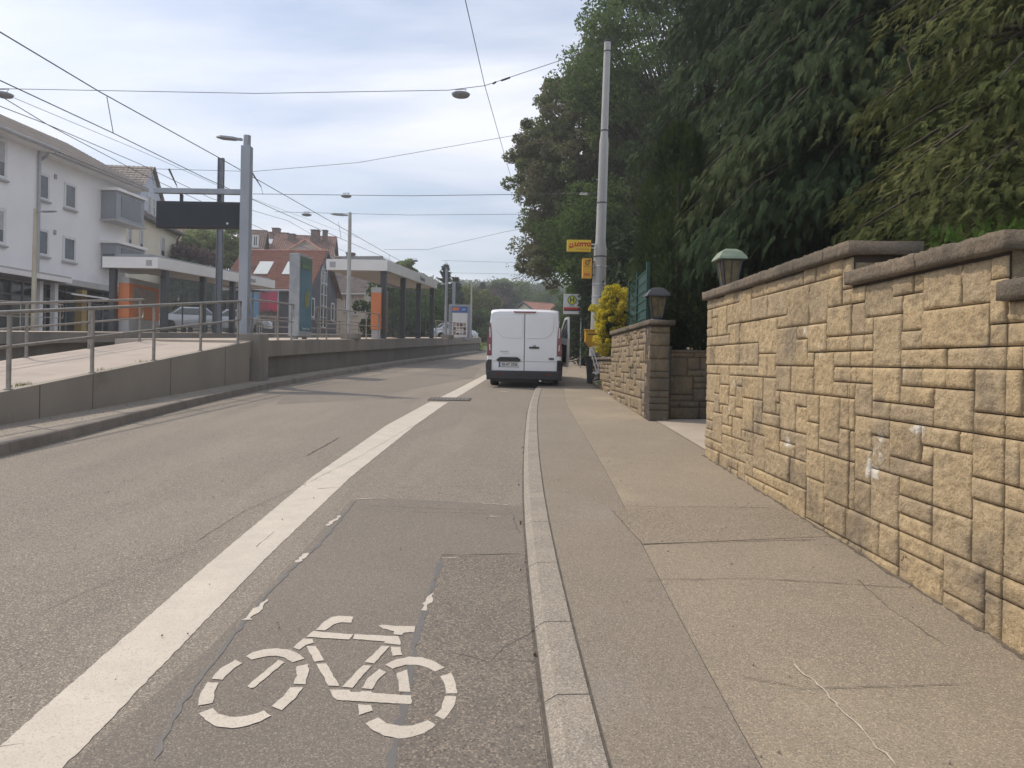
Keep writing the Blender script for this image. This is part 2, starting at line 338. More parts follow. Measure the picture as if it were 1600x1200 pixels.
# kerb right (low), footway strips
def strip(name, fa, fb, ys, m, dz, h=0, bottom=-.1, kind='structure'):
    mb = MB(); ys = list(ys); V = []
    for y in ys:
        a, b = float(fa(y)), float(fb(y)); V += [(a, y, gz(y, bottom)), (a, y, gz(y, dz)), (b, y, gz(y, dz + h)), (b, y, gz(y, bottom))]
    Fs = []
    for i in range(len(ys) - 1):
        for j in range(3): Fs.append((i * 4 + j, (i + 1) * 4 + j, (i + 1) * 4 + j + 1, i * 4 + j + 1))
    mb.add(V, Fs); o = mb.build(name, m); o['kind'] = kind; return o
kr = MB(); yk = -1.
jo = [-1.0, .5, 1.6, 2.75, 3.45, 4.35, 5.3, 6.3, 7.3] + [8.3 + i for i in range(0, 120)]
for i in range(len(jo) - 1):
    a, b = jo[i] + .004, jo[i + 1] - .004
    q = []
    for y in (a, b):
        x0 = float(kerbR(y)); c = .035
        q.append([(x0, y, gz(y, -.1)), (x0, y, gz(y, .02)), (x0 + .045, y, gz(y, .048)), (x0 + .165, y, gz(y, .052)), (x0 + .165, y, gz(y, -.1))])
    kr.add(q[0] + q[1], [(k, k + 5, k + 6, k + 1) for k in range(4)] + [(0, 1, 2, 3, 4), (9, 8, 7, 6, 5)])
tag(kr.build('kerb_right', kerbm), kind='structure')
kf = lambda d: (lambda y: float(kerbR(y)) + d)
strip('kerb_gutter_crack', kf(-.014), kf(.0), Ys, crk, .001)
strip('kerb_back_joint', kf(.165), kf(.18), Ys, crk, .047)
strip('footway_left_strip', kf(.178), lambda y: float(seamX(y)) - .004, [-1] + Ys, walk_g, .052, .004)
strip('footway_right_strip', seamX, lambda y: 2.35 if y < 17 else 2.5 + max(0, y - 17) * .14, [-1] + Ys, walk_b, .060, .002)
strip('footway_seam', lambda y: float(seamX(y)) - .008, lambda y: float(seamX(y)) + .003, Ys, crk, .055)
def wob(pts, wdt, seed=0, amp=.012, step=.06):
    rr = random.Random(seed); out = []
    for i in range(len(pts) - 1):
        a, b = pts[i], pts[i + 1]; n = max(1, int(math.dist(a, b) / step))
        for k in range(n): t = k / n; out.append((a[0] + (b[0] - a[0]) * t + rr.uniform(-amp, amp), a[1] + (b[1] - a[1]) * t + rr.uniform(-amp, amp), wdt * rr.uniform(.35, 1.3)))
    out.append((*pts[-1], wdt * .2)); return out
def ribbon(mb, pts, dz):
    V = []
    for i, (x, y, wd) in enumerate(pts):
        p, q = pts[max(i - 1, 0)], pts[min(i + 1, len(pts) - 1)]; dx, dy = q[0] - p[0], q[1] - p[1]; l_ = math.hypot(dx, dy) or 1
        nx, ny = -dy / l_ * wd / 2, dx / l_ * wd / 2; V += [(x + nx, y + ny, gz(y + ny, dz)), (x - nx, y - ny, gz(y - ny, dz))]
    mb.add(V, [(2 * i, 2 * i + 1, 2 * i + 3, 2 * i + 2) for i in range(len(pts) - 1)])
def px(*uv, dz=0): return [tuple(G(u, v, dz))[:2] for u, v in uv]
def poly(name, uv, m, dz, jit=0, seed=1):
    pts = px(*uv, dz=dz); mb = MB()
    if jit:
        p2 = []
        for i in range(len(pts)):
            p2 += [(a, b) for a, b, _ in wob([pts[i], pts[(i + 1) % len(pts)]], 1, seed + i, jit, .05)[:-1]]
        pts = p2
    mb.add([(x, y, gz(y, dz)) for x, y in pts], [tuple(range(len(pts)))]); return tag(mb.build(name, m), kind='structure')
# patches in the carriageway
poly('asphalt_patch', [(548, 782), (604, 776), (800, 788), (812, 792), (822, 900), (838, 1240), (735, 1240), (650, 1010), (690, 870), (712, 868), (560, 790)][:2] + [(600, 778), (815, 790), (819, 868), (690, 870), (640, 1060), (610, 1240), (60, 1240), (330, 1010)], asph_d, .0015)
poly('asphalt_patch_coarse', [(692, 872), (820, 866), (832, 1000), (858, 1240), (612, 1240), (625, 1130), (655, 990)], asph_c, .003)
poly('asphalt_patch_far', [(470, 598), (600, 592), (690, 575), (752, 574), (740, 590), (560, 625), (430, 632)], asph_d, .0015)
poly('footway_patch', [(955, 795), (1215, 788), (1262, 815), (1300, 838), (1005, 850)], mat('footway_patch_m', (.27, .22, .165), (.225, .187, .142), 1, .9, bump=.005, bscale=130, speck=((.40, .33, .25), (.13, .11, .09)), sscale=150, sth=.6), .0635)
cm = MB()
for s_, pts, wdt in ((1, px((1010, 905), (1180, 903), (1420, 918), (1440, 905), dz=.066), .006), (2, px((985, 850), (1130, 846), (1300, 842), dz=.066), .006), (3, px((905, 735), (950, 790), (1215, 793), dz=.066)[1:], .005),
                     (4, px((1160, 1055), (1255, 1075), (1500, 1068), dz=.066), .004), (5, px((1340, 905), (1390, 950), (1480, 1010), dz=.066), .004)):
    ribbon(cm, wob(pts, wdt, s_, .006), .0655)
tag(cm.build('footway_cracks', crk), kind='structure')
cm = MB()
for s_, pts, wdt in ((11, px((480, 712), (530, 684)), .02), (12, px((700, 640), (640, 668), (560, 715), (480, 755), (380, 800), (300, 850)), .004), (13, px((835, 985), (790, 1012), (765, 1035), (700, 1020)), .006), (14, px((838, 1035), (770, 1030)), .005),
                     (15, px((560, 790), (815, 800)), .004), (16, px((600, 615), (770, 607)), .005), (17, px((690, 868), (818, 866)), .008), (18, px((300, 860), (180, 905), (60, 960)), .003),
                     (19, px((620, 1100), (632, 1070), (612, 1040)), .005), (20, px((750, 760), (590, 762)), .004), (21, px((640, 800), (800, 803), (812, 835)), .004)):
    ribbon(cm, wob(pts, wdt, s_, .008), .0038)
tag(cm.build('road_cracks', crk), kind='structure')
cm = MB()
ribbon(cm, wob(px((556, 782), (500, 850), (440, 905), (380, 975), (330, 1040), (285, 1100), (240, 1190)), .018, 31, .008), .0038)
ribbon(cm, wob(px((690, 876), (668, 935), (650, 1000), (640, 1060), (625, 1130), (606, 1230)), .03, 32, .008, .04), .0038)
tag(cm.build('tar_seam', tar), kind='structure')
# old paint remains
cm = MB()
for s_, pts, wdt in ((41, px((558, 780), (606, 779)), .02), (42, px((512, 822), (532, 806)), .035), (43, px((464, 880), (481, 865)), .04), (44, px((386, 970), (418, 938)), .045), (45, px((686, 873), (716, 871)), .015),
                     (46, px((660, 955), (677, 928)), .03), (47, px((755, 787), (797, 790)), .012), (48, px((765, 807), (778, 809)), .025), (49, px((778, 611), (797, 613)), .07), (50, px((1240, 1062), (1290, 1110), (1340, 1165), (1400, 1230)), .006)):
    ribbon(cm, wob(pts, wdt, s_, .008, .03), .0665 if s_ == 50 else .0048)
tag(cm.build('worn_paint_marks', paint), kind='structure')
# wide white line
lm = MB()
for ya, yb in ((1.2, 15.0), (15.75, 27.5)):
    Lx = lambda y: float(np.interp(y, [1.2, 2.44, 3.15, 4.38, 7.04, 11.04, 14.5, 17.2, 20, 25.4, 28], [-1.62, -1.66, -1.70, -1.77, -1.88, -1.86, -1.68, -1.47, -1.28, -.94, -.72]))
    Rx = lambda y: Lx(y) + float(np.interp(y, [1, 2.3, 4.4, 7, 11, 17, 28], [.27, .27, .30, .36, .42, .34, .28])) 
    n = int((yb - ya) / .035); V = []; rr = random.Random(5)
    for i in range(n + 1):
        y = ya + (yb - ya) * i / n; V += [(Lx(y) + rr.uniform(-.003, .003), y, gz(y, .0026)), (Rx(y) + rr.uniform(-.004, .004), y, gz(y, .0026))]
    lm.add(V, [(2 * i, 2 * i + 1, 2 * i + 3, 2 * i + 2) for i in range(n)])
tag(lm.build('white_lane_line', paint), kind='structure')
cm = MB(); ribbon(cm, wob(px((0, 1168), (40, 1162)), .004, 60, .004), .0036); ribbon(cm, wob(px((497, 764), (530, 762)), .01, 61, .004), .0036); ribbon(cm, wob(px((400, 855), (430, 830)), .004, 62, .004), .0036)
tag(cm.build('line_cracks', crk), kind='structure')

# ------------------------------------------------------------------ bicycle marking (stencilled pieces)
bm_ = MB()
Z4 = lambda x, y: (280 + x * 460 / 1600, 930 + y * 250 / 870)   # close-up pixels -> photo pixels
pieces = [
 [(360, 320), (400, 298), (460, 282), (530, 277), (590, 284), (640, 302), (683, 332), (615, 353), (575, 328), (530, 317), (480, 318), (440, 328), (395, 338)],
 [(305, 340), (343, 356), (290, 390), (235, 445), (175, 442), (225, 385)],
 [(150, 460), (213, 462), (190, 515), (186, 570), (102, 587), (115, 520)],
 [(108, 627), (183, 598), (215, 630), (270, 646), (340, 646), (400, 635), (460, 612), (498, 640), (440, 672), (370, 696), (290, 707), (200, 698), (140, 665)],
 [(505, 588), (560, 540), (605, 487), (672, 488), (630, 545), (555, 612)],
 [(636, 376), (700, 362), (704, 400), (686, 470), (622, 468), (638, 425)],
 [(368, 482), (540, 338), (572, 352), (410, 486), (385, 492)],
 [(742, 178), (790, 132), (830, 108), (870, 101), (948, 105), (936, 138), (880, 136), (845, 145), (792, 181)],
 [(730, 184), (946, 202), (925, 230), (690, 215)],
 [(955, 200), (1190, 212), (1202, 232), (1204, 257), (1110, 250), (1120, 240), (948, 226)],
 [(1083, 155), (1100, 149), (1180, 156), (1283, 157), (1278, 190), (1220, 192), (1213, 204), (1165, 202), (1170, 185), (1110, 170)],
 [(675, 224), (722, 226), (733, 247), (690, 258), (655, 285), (618, 272)],
 [(692, 266), (742, 263), (790, 342), (735, 348)],
 [(747, 362), (802, 358), (870, 482), (810, 478)],
 [(1100, 263), (1143, 267), (1060, 358), (1008, 352)],
 [(1000, 366), (1043, 370), (940, 490), (885, 484)],
 [(1150, 268), (1203, 270), (1212, 312), (1160, 318)],
 [(817, 500), (925, 500), (935, 512), (985, 512), (990, 507), (1045, 512), (1050, 517), (1262, 533), (1264, 577), (1250, 579), (860, 556), (838, 540)],
 [(1088, 388), (1127, 405), (1075, 450), (1050, 497), (992, 493), (1030, 435)],
 [(1180, 412), (1240, 392), (1248, 440), (1258, 512), (1195, 510), (1190, 460)],
 [(1117, 366), (1180, 336), (1250, 323), (1320, 325), (1380, 345), (1447, 380), (1393, 402), (1340, 376), (1290, 366), (1230, 366), (1158, 388)],
 [(1420, 428), (1478, 410), (1500, 450), (1509, 520), (1450, 520), (1446, 475)],
 [(1443, 534), (1507, 536), (1490, 595), (1440, 660), (1385, 640), (1425, 600)],
 [(970, 580), (1040, 582), (1055, 612), (980, 636)],
 [(1010, 683), (1085, 651), (1130, 683), (1200, 697), (1260, 693), (1310, 682), (1350, 664), (1397, 692), (1330, 735), (1260, 758), (1190, 765), (1110, 748), (1060, 722)]]
for k, pc in enumerate(pieces):
    pts = px(*[Z4(*p) for p in pc], dz=.014); rr = random.Random(k); q = []
    for i in range(len(pts)):
        a, b = pts[i], pts[(i + 1) % len(pts)]; n = max(1, int(math.dist(a, b) / .02))
        q += [(a[0] + (b[0] - a[0]) * t / n + rr.uniform(-.0022, .0022), a[1] + (b[1] - a[1]) * t / n + rr.uniform(-.0022, .0022)) for t in range(n)]
    bm_.add([(x, y, gz(y, .0048)) for x, y in q], [tuple(range(len(q)))])
tag(bm_.build('bicycle_road_marking', paint), kind='structure')

# manhole / gully grate in the line
t = thing('drain_cover', tuple(G(703, 624, .0)), 'rusty iron drain cover set across the white lane line', 'drain cover')
c = G(703, 624, 0); mb = MB(); mb.hexa([(c.x - .44, c.y - .36, gz(c.y - .36) - .05), (c.x + .44, c.y - .36, gz(c.y - .36) - .05), (c.x + .44, c.y + .36, gz(c.y + .36) - .05), (c.x - .44, c.y + .36, gz(c.y + .36) - .05)], [(c.x - .44, c.y - .36, gz(c.y - .36) + .012), (c.x + .44, c.y - .36, gz(c.y - .36) + .012), (c.x + .44, c.y + .36, gz(c.y + .36) + .012), (c.x - .44, c.y + .36, gz(c.y + .36) + .012)])
mb.build('frame', mat('iron', (.13, .11, .095), (.08, .07, .06), 12, .7, metal=.3, bump=.003), t)
mb = MB()
for i in range(10): mb.hexa([(c.x - .38 + i * .078, c.y - .3, gz(c.y - .3) + .004), (c.x - .335 + i * .078, c.y - .3, gz(c.y - .3) + .004), (c.x - .335 + i * .078, c.y + .3, gz(c.y + .3) + .004), (c.x - .38 + i * .078, c.y + .3, gz(c.y + .3) + .004)], [(c.x - .38 + i * .078, c.y - .3, gz(c.y - .3) + .018), (c.x - .335 + i * .078, c.y - .3, gz(c.y - .3) + .018), (c.x - .335 + i * .078, c.y + .3, gz(c.y + .3) + .018), (c.x - .38 + i * .078, c.y + .3, gz(c.y + .3) + .018)])
mb.build('grate', mat('iron_worn', (.22, .19, .165), (.14, .12, .10), 12, .6, metal=.3), t)

# ------------------------------------------------------------------ left kerb and verge strip
yl = [0, 2, 4, 6] + Ys[14:]
yl = [y for y in yl if y < 70]
kl = lambda d: (lambda y: float(kerbL(y)) + d)
jl = [y for y in np.arange(2, 62, 1.0)]
kb = MB()
for y in jl:
    q = []
    for yy in (y + .004, y + .996):
        x0 = float(kerbL(yy)); q.append([(x0, yy, gz(yy, -.1)), (x0 - .02, yy, gz(yy, .125)), (x0 - .04, yy, gz(yy, .14)), (x0 - .17, yy, gz(yy, .14)), (x0 - .17, yy, gz(yy, -.1))])
    kb.add(q[0] + q[1], [(k, k + 5, k + 6, k + 1) for k in range(4)] + [(0, 1, 2, 3, 4), (9, 8, 7, 6, 5)])
tag(kb.build('kerb_left', mat('kerb_left_concrete', (.27, .235, .20), (.20, .175, .15), 3, .88, bump=.004, bscale=100, c3=(.15, .13, .11), s3=1.4, t3=.55)), kind='structure')
strip('verge_strip', lambda y: min(float(edgeX(y)), float(kerbL(y)) - .3) - .1 if y < 62 else float(kerbL(y)) - 1, kl(-.172), [y for y in yl if y < 60], mat('verge', (.34, .29, .24), (.25, .22, .18), 1.5, .9, bump=.01, bscale=60, speck=((.45, .39, .32), (.14, .12, .10)), sscale=90, sth=.6), .15, -.012)

# ------------------------------------------------------------------ ramp, platform
def rampdz(Y): return min(1.14, .56 + (Y - 9.25) * .0635)
Yr = list(np.arange(2.5, 18.01, .5))
mb = MB(); V = []
for y in Yr:
    x0 = float(edgeX(y)); d = max(.18, rampdz(y)); V += [(x0, y, gz(y, -.1)), (x0, y, gz(y, d)), (x0 - .14, y, gz(y, d)), (x0 - .14, y, gz(y, -.1))]
mb.add(V, [(i * 4 + j, (i + 1) * 4 + j, (i + 1) * 4 + j + 1, i * 4 + j + 1) for i in range(len(Yr) - 1) for j in range(3)])
mb.add([V[0], V[1], V[2], V[3]], [(0, 1, 2, 3)])
rw = thing('ramp_wall', (-6.4, 10, gz(10)), 'smooth grey concrete side wall of the ramp up to the platform', 'wall')
conc_r = mat('ramp_concrete', (.32, .285, .235), (.275, .245, .205), .9, .8, c3=(.17, .155, .13), s3=.55, t3=.6, bump=.002, bscale=50)
mb.build('wall', conc_r, rw)
jb = MB()
for u in (62, 145, 266, 351): 
    y = EY(u, edgeX, 620); jb.box(float(edgeX(y)) - .01, float(edgeX(y)) + .003, y - .008, y + .008, gz(y, .14), gz(y, rampdz(y) - .01))
jb.build('joint', crk, rw)
mb = MB(); V = []
for y in Yr:
    x0 = float(edgeX(y)); V += [(x0 - .142, y, gz(y, max(.17, rampdz(y)) - .035)), (x0 - 2.2, y, gz(y, max(.17, rampdz(y)) - .035)), (x0 - 2.36, y, gz(y, max(.17, rampdz(y)) - .005)), (x0 - 2.5, y, gz(y, max(.17, rampdz(y)) - .005)), (x0 - 2.5, y, gz(y, -.15))]
mb.add(V, [(i * 5 + j, (i + 1) * 5 + j, (i + 1) * 5 + j + 1, i * 5 + j + 1) for i in range(len(Yr) - 1) for j in range(4)])
pv = mat('ramp_paving', (.47, .40, .345), (.40, .34, .29), 1.0, .9, bump=.003, bscale=100, c3=(.34, .29, .25), s3=.7, t3=.58)
tag(mb.build('ramp', pv), kind='structure')
# platform slab with overhanging edge beam
Yp = [18.02] + [19 + i for i in range(0, 42)] + [60.5]
mb = MB(); V = []
for y in Yp:
    x0 = float(edgeX(y)); V += [(x0, y, gz(y, .72)), (x0, y, gz(y, 1.14)), (x0 - .3, y, gz(y, 1.144)), (x0 - 3.3, y, gz(y, 1.13)), (x0 - 3.3, y, gz(y, -.15))]
mb.add(V, [(i * 5 + j, (i + 1) * 5 + j, (i + 1) * 5 + j + 1, i * 5 + j + 1) for i in range(len(Yp) - 1) for j in range(4)])
mb.add(V[:5], [(0, 1, 2, 3, 4)]); mb.add(V[-5:], [(4, 3, 2, 1, 0)])
tag(mb.build('platform_slab', conc_l), kind='structure')
pw = thing('platform_wall', (-6, 25, gz(25)), 'long dark concrete retaining wall with edge beam under the near platform', 'wall')
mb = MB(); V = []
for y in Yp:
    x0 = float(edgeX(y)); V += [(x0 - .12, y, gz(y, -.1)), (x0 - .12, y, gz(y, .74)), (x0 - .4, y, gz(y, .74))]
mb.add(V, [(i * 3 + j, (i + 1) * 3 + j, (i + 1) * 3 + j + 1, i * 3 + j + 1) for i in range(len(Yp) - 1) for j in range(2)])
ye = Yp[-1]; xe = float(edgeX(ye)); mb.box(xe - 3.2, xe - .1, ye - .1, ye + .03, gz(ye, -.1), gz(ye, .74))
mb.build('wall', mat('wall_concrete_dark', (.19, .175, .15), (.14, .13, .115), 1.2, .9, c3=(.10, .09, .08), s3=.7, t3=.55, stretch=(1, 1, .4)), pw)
mb = MB()
for i in range(len(Yp) - 1):
    q = []
    for yy in (Yp[i] + .006, Yp[i + 1] - .006):
        x0 = float(edgeX(yy)) + .03; q.append([(x0, yy, gz(yy, .72)), (x0, yy, gz(yy, 1.135)), (x0 - .2, yy, gz(yy, 1.135 if 0 else 1.13)), (x0 - .2, yy, gz(yy, .72))])
    mb.add(q[0] + q[1], [(k, k + 4, k + 5, k + 1) for k in range(3)] + [(0, 4, 7, 3), (0, 1, 2, 3), (7, 6, 5, 4)])
mb.build('edge_beam', conc, pw)
# concrete block under the display post
yb_ = 18.35
mb = MB(); xb = float(edgeX(yb_)); mb.box(xb - .38, xb + .22, yb_ - .28, yb_ + .35, gz(yb_, -.1), gz(yb_, 1.30))
blk = tag(mb.build('concrete_block', conc, bevel=.03), 'big weathered concrete block carrying the display board post', 'block')
# small block under second lamp post
# opposite platform
X2 = lambda y: -14.0 + max(0, y - 26) * .085
mb = MB(); V = []; Y2 = [2, 10, 18, 26, 34, 42, 50, 60, 70]
for y in Y2: x0 = X2(y); V += [(x0, y, gz(y, 1.24)), (x0 - 3.6, y, gz(y, 1.24)), (x0 - 3.6, y, gz(y, .3))]
mb.add(V, [(i * 3 + j, (i + 1) * 3 + j, (i + 1) * 3 + j + 1, i * 3 + j + 1) for i in range(8) for j in range(2)])
tag(mb.build('far_platform', conc_l), kind='structure')
mb = MB(); V = []
for y in Y2: x0 = X2(y); V += [(x0 - .35, y, gz(y, -.2)), (x0 - .35, y, gz(y, .9)), (x0 + .02, y, gz(y, .9)), (x0 + .02, y, gz(y, 1.236)), (x0 - .1, y, gz(y, 1.236))]
mb.add(V, [(i * 5 + j, (i + 1) * 5 + j, (i + 1) * 5 + j + 1, i * 5 + j + 1) for i in range(8) for j in range(4)])
tag(mb.build('far_platform_edge', conc), 'grey concrete edge of the platform across the tracks', 'wall')
# trackbed and rails
sheet('trackbed', [[(X2(y) - .2, y, 0), (float(edgeX(y)) - 2.4, y, 0)] for y in [2.5, 10, 18, 26, 34, 42, 50, 60, 75, 100]], ballast, -.1)
for k, fx in enumerate([lambda y: float(edgeX(min(y, 60))) - 4.0, lambda y: X2(y) + 1.7]):
    t = thing('tram_track', (fx(10), 10, gz(10)), ['tram track beside the near platform', 'tram track beside the platform across'][k], 'tram track')
    for s_ in (-.72, .72):
        mb = MB(); ys = [4] + list(range(8, 64, 4))
        for a, b in zip(ys[:-1], ys[1:]): mb.bar((fx(a) + s_, a, gz(a, .0)), (fx(b) + s_, b, gz(b, .0)), .07, .15)
        mb.build('rail', darkm, t)
# street area behind far platform
sheet('side_street', [[(-60, y, 0), (X2(min(y, 60)) - 3.5, y, 0)] for y in (0, 20, 40, 60, 90)], asph_d, .9)

# ------------------------------------------------------------------ railings
def railing(label, posts, top, mid, endloop=True, group='metal railings along the platforms', r=.022, m=rail_m):
    """posts: list of base points (Vector), top/mid heights"""
    t = thing('railing', tuple(posts[0]), label, 'railing', group)
    for p in posts:
        mb = MB(); mb.tube([p, p + Vector((0, 0, top))], r * 1.1, 8); mb.lathe(p, [(.001, .012), (.055, .012), (.055, 0)], 10); mb.build('post', m, t)
    d0 = (posts[0] - posts[1]).normalized() * .15; d1 = (posts[-1] - posts[-2]).normalized() * .13
    for nm, h in (('handrail', top), ('knee_rail', mid)):
        pts = [p + Vector((0, 0, h)) for p in posts]
        pts = [pts[0] + d0] + pts + [pts[-1] + d1]
        MB().tube(pts, r if nm == 'handrail' else r * .8, 8).build(nm, m, t)
    if endloop:
        for p, d in ((posts[0], d0), (posts[-1], d1)):
            a = p + d + Vector((0, 0, top)); b = p + d + Vector((0, 0, mid)); k = d * .25
            MB().tube([a, a + k - Vector((0, 0, .02)), b + k + Vector((0, 0, .05)), b], r * .9, 8).build('end_loop', m, t)
    return t
def rp_(u): y = EY(u, lambda q: float(edgeX(q)) - .07, 560); return Vector((float(edgeX(y)) - .07, y, gz(y, min(1.14, rampdz(y)))))
railing('front railing on the sloping ramp wall ending at the display post', [Vector((float(edgeX(y)) - .07, y, gz(y, max(.2, rampdz(y))))) for y in (5.4, 7.3)] + [rp_(u) for u in (14, 144, 240, 313, 371)], .99, .55, r=.027)
r2 = []
for y in (7.5, 9.5, 11.5, 13.4, 15.4, 17.5): r2.append(Vector((float(edgeX(y)) - 2.43, y, gz(y, max(.2, rampdz(y)) - .01))))
railing('rear railing on the track side of the ramp', r2, 1.0, .56, r=.026)
def pe(u, off=.12, dz=1.14): y = EY(u, lambda q: float(edgeX(q)) - off, 530); return Vector((float(edgeX(y)) - off, y, gz(y, dz)))
railing('short railing on the platform between display post and advertising cabinet', [pe(u) for u in (394, 434, 455)], 1.02, .52)
railing('railing on the platform edge between advertising cabinet and glass shelter', [pe(u) for u in (496, 510, 541, 572, 591)], 1.02, .52)
railing('far railing on the platform edge past the glass shelter', [pe(u) for u in (681, 692, 708, 722, 736)], 1.02, .52)
railing('low railing on the track side of the near platform', [pe(u, 2.9) for u in (405, 430, 470, 500, 530, 560)], .75, .4)
railing('back railing of the platform across the tracks', [Vector((X2(y) - 3.3, y, gz(y, 1.24))) for y in (18, 20, 22, 24, 26, 28)], 1.0, .5)

# ------------------------------------------------------------------ street lamps
def lamp_head(mb, base, d, ln=.62):
    """flat LED head, d = unit dir of the arm"""
    d = Vector(d); s_ = d.cross(Vector((0, 0, 1)))
    prof = [(0, .05, .05), (.12, .05, .05), (.2, .11, .055), (.5, .13, .05), (ln, .07, .02)]
    V = []
    for t_, wd, th in prof:
        c_ = base + d * t_ + Vector((0, 0, t_ * .06)); V += [c_ - s_ * wd - Vector((0, 0, th * .4)), c_ + s_ * wd - Vector((0, 0, th * .4)), c_ + s_ * wd * .8 + Vector((0, 0, th * .6)), c_ - s_ * wd * .8 + Vector((0, 0, th * .6))]
    k = len(prof)
    mb.add(V, [(i * 4 + j, i * 4 + (j + 1) % 4, (i + 1) * 4 + (j + 1) % 4, (i + 1) * 4 + j) for i in range(k - 1) for j in range(4)] + [(0, 1, 2, 3), (4 * k - 1, 4 * k - 2, 4 * k - 3, 4 * k - 4)])
def lamp_post(base, h, label, m=postm, r=.085, square=True, d=(-1, -.1, 0), ln=.62, plinth=True):
    base = Vector(base); t = thing('street_lamp', tuple(base), label, 'street lamp', 'lamps along the tram stop')
    mb = MB()
    if square: mb.box(base.x - r, base.x + r, base.y - r, base.y + r, base.z, base.z + h - .25); mb.build('post', m, t, bevel=.012)
    else: mb.tube([base, base + Vector((0, 0, h * .5)), base + Vector((0, 0, h - .2))], [r * 1.15, r, r * .8], 12).build('post', m, t)
    mb = MB(); mb.tube([base + Vector((0, 0, h - .26)), base + Vector((0, 0, h + .02))], r * .75, 10).build('spigot', m, t)
    mb = MB(); lamp_head(mb, base + Vector(d) * r + Vector((0, 0, h - .09)), Vector(d).normalized(), ln); mb.build('lamp_head', sign_grey, t)
    if plinth: MB().box(base.x - r * 1.5, base.x + r * 1.5, base.y - r * 1.5, base.y + r * 1.5, base.z, base.z + .02).build('base_plate', m, t)
    return t
b0 = P(381, 520, yb_); b0.z = gz(yb_, 1.30)
top = P(383, 213, yb_)
H1 = top.z - b0.z
lp = lamp_post(b0, H1, 'thick grey square lamp post rising from the concrete block', r=.115)
# display board hung from an arm on that post
ya_ = P(378, 300, yb_).z
t = thing('display_board', (b0.x - 1.2, yb_ + .02, ya_), 'wide black passenger display board hanging beneath a grey arm', 'display board')
mb = MB(); xl = P(241, 300, yb_).x; mb.box(xl, b0.x - .118, yb_ - .06, yb_ + .06, ya_ - .07, ya_ + .06); mb.build('arm', postm, t, bevel=.01)
bl = P(243, 313, yb_); br = P(376, 357, yb_)
mb = MB(); mb.box(bl.x, br.x, yb_ + .03, yb_ + .23, br.z - .0, bl.z); cas = mb.build('casing', mat('display_black', (.014, .016, .02), (.02, .022, .027), 3, .35), t, bevel=.015)
mb = MB(); mb.box(bl.x + .06, br.x - .06, yb_ + .022, yb_ + .032, br.z + .06, bl.z - .08); mb.build('screen', mat('display_glass', (.018, .021, .028), (.014, .016, .022), 2, .3, spec=.4), cas)
mb = MB(); mb.ball((br.x - .34, yb_ + .02, br.z + .12), .03); mb.build('sensor', white_s, cas)
for xx in (bl.x + .6, bl.x + 1.55):
    mb = MB(); mb.box(xx - .03, xx + .03, yb_ + .06, yb_ + .14, bl.z - .002, ya_ - .065); mb.build('hanger', darkm, t)
# more lamps
def plinth(u, y, wd, label):
    q = pe(u, .2); mb = MB(); mb.box(q.x - wd, q.x + wd, q.y - .25, q.y + .25, q.z + .002, q.z + .2); return tag(mb.build('concrete_plinth', conc, bevel=.02), label, 'plinth'), q
_, q = plinth(548, 29, .33, 'low concrete plinth below the middle lamp post on the platform')
lt = P(547, 333, q.y); lamp_post(Vector((lt.x, q.y, q.z + .2)), lt.z - q.z - .2, 'grey round lamp post standing before the glass shelter', mat('lamp_post_grey', (.46, .45, .43), (.38, .37, .35), 3, .55), r=.075, square=False)
_, q = plinth(699, 47, .4, 'low concrete plinth below the plain tall post past the glass shelter')
lt = P(698, 420, q.y); t = thing('catenary_mast', (lt.x, q.y, q.z + .2), 'slim grey mast past the far end of the glass shelter', 'mast', 'masts holding the tram wires')
MB().tube([(lt.x, q.y, q.z + .2), (lt.x, q.y, lt.z)], [.1, .075], 10).build('post', postm, t); MB().lathe((lt.x, q.y, lt.z), [(.001, .14), (.05, .12), (.06, 0)], 8).build('cap', darkm, t)
q = pe(737, .2); lt = P(737, 441, q.y); lamp_post(Vector((lt.x, q.y, q.z)), lt.z - q.z, 'small far lamp post at the end of the platform', mat('lamp_post_grey', (0, 0, 0)), r=.07, square=False, ln=1.1)
q = P(52, 520, 29); q.z = gz(29, 1.24); lt = P(55, 327, 29); lamp_post(q, lt.z - q.z, 'stained cream lamp post in front of the grey apartment block', cream_post, r=.085, square=False, d=(1, .1, 0), ln=.7)
# masts of the overhead line
def mast(u0, v0, v1, Y, dz, wd, label, m=postm):
    b = P(u0, v1, Y); zt = P(u0, v0, Y).z; b.z = gz(Y, dz); t = thing('catenary_mast', tuple(b), label, 'mast', 'masts holding the tram wires')
    mb = MB(); mb.box(b.x - wd, b.x + wd, b.y - wd * .25, b.y + wd * .25, b.z, zt); mb.box(b.x - wd, b.x - wd * .8, b.y - wd, b.y + wd, b.z, zt); mb.box(b.x + wd * .8, b.x + wd, b.y - wd, b.y + wd, b.z, zt); mb.build('post', m, t)
    mb = MB(); mb.box(b.x - wd * 1.6, b.x + wd * 1.6, b.y - wd * 1.6, b.y + wd * 1.6, b.z, b.z + .04); mb.build('base_plate', m, t); return t
mastd = mat('mast_dark_grey', (.20, .21, .23), (.16, .17, .19), 3, .5, metal=.2)
mast(341, 247, 520, 34, 0, .12, 'dark grey steel mast between the tracks behind the display board', mastd)
mast(708, 440, 520, 66, 0, .13, 'thin far steel mast behind the poster board')
mast(722, 475, 535, 90, 0, .12, 'thin far mast among the trees behind the small lamp')

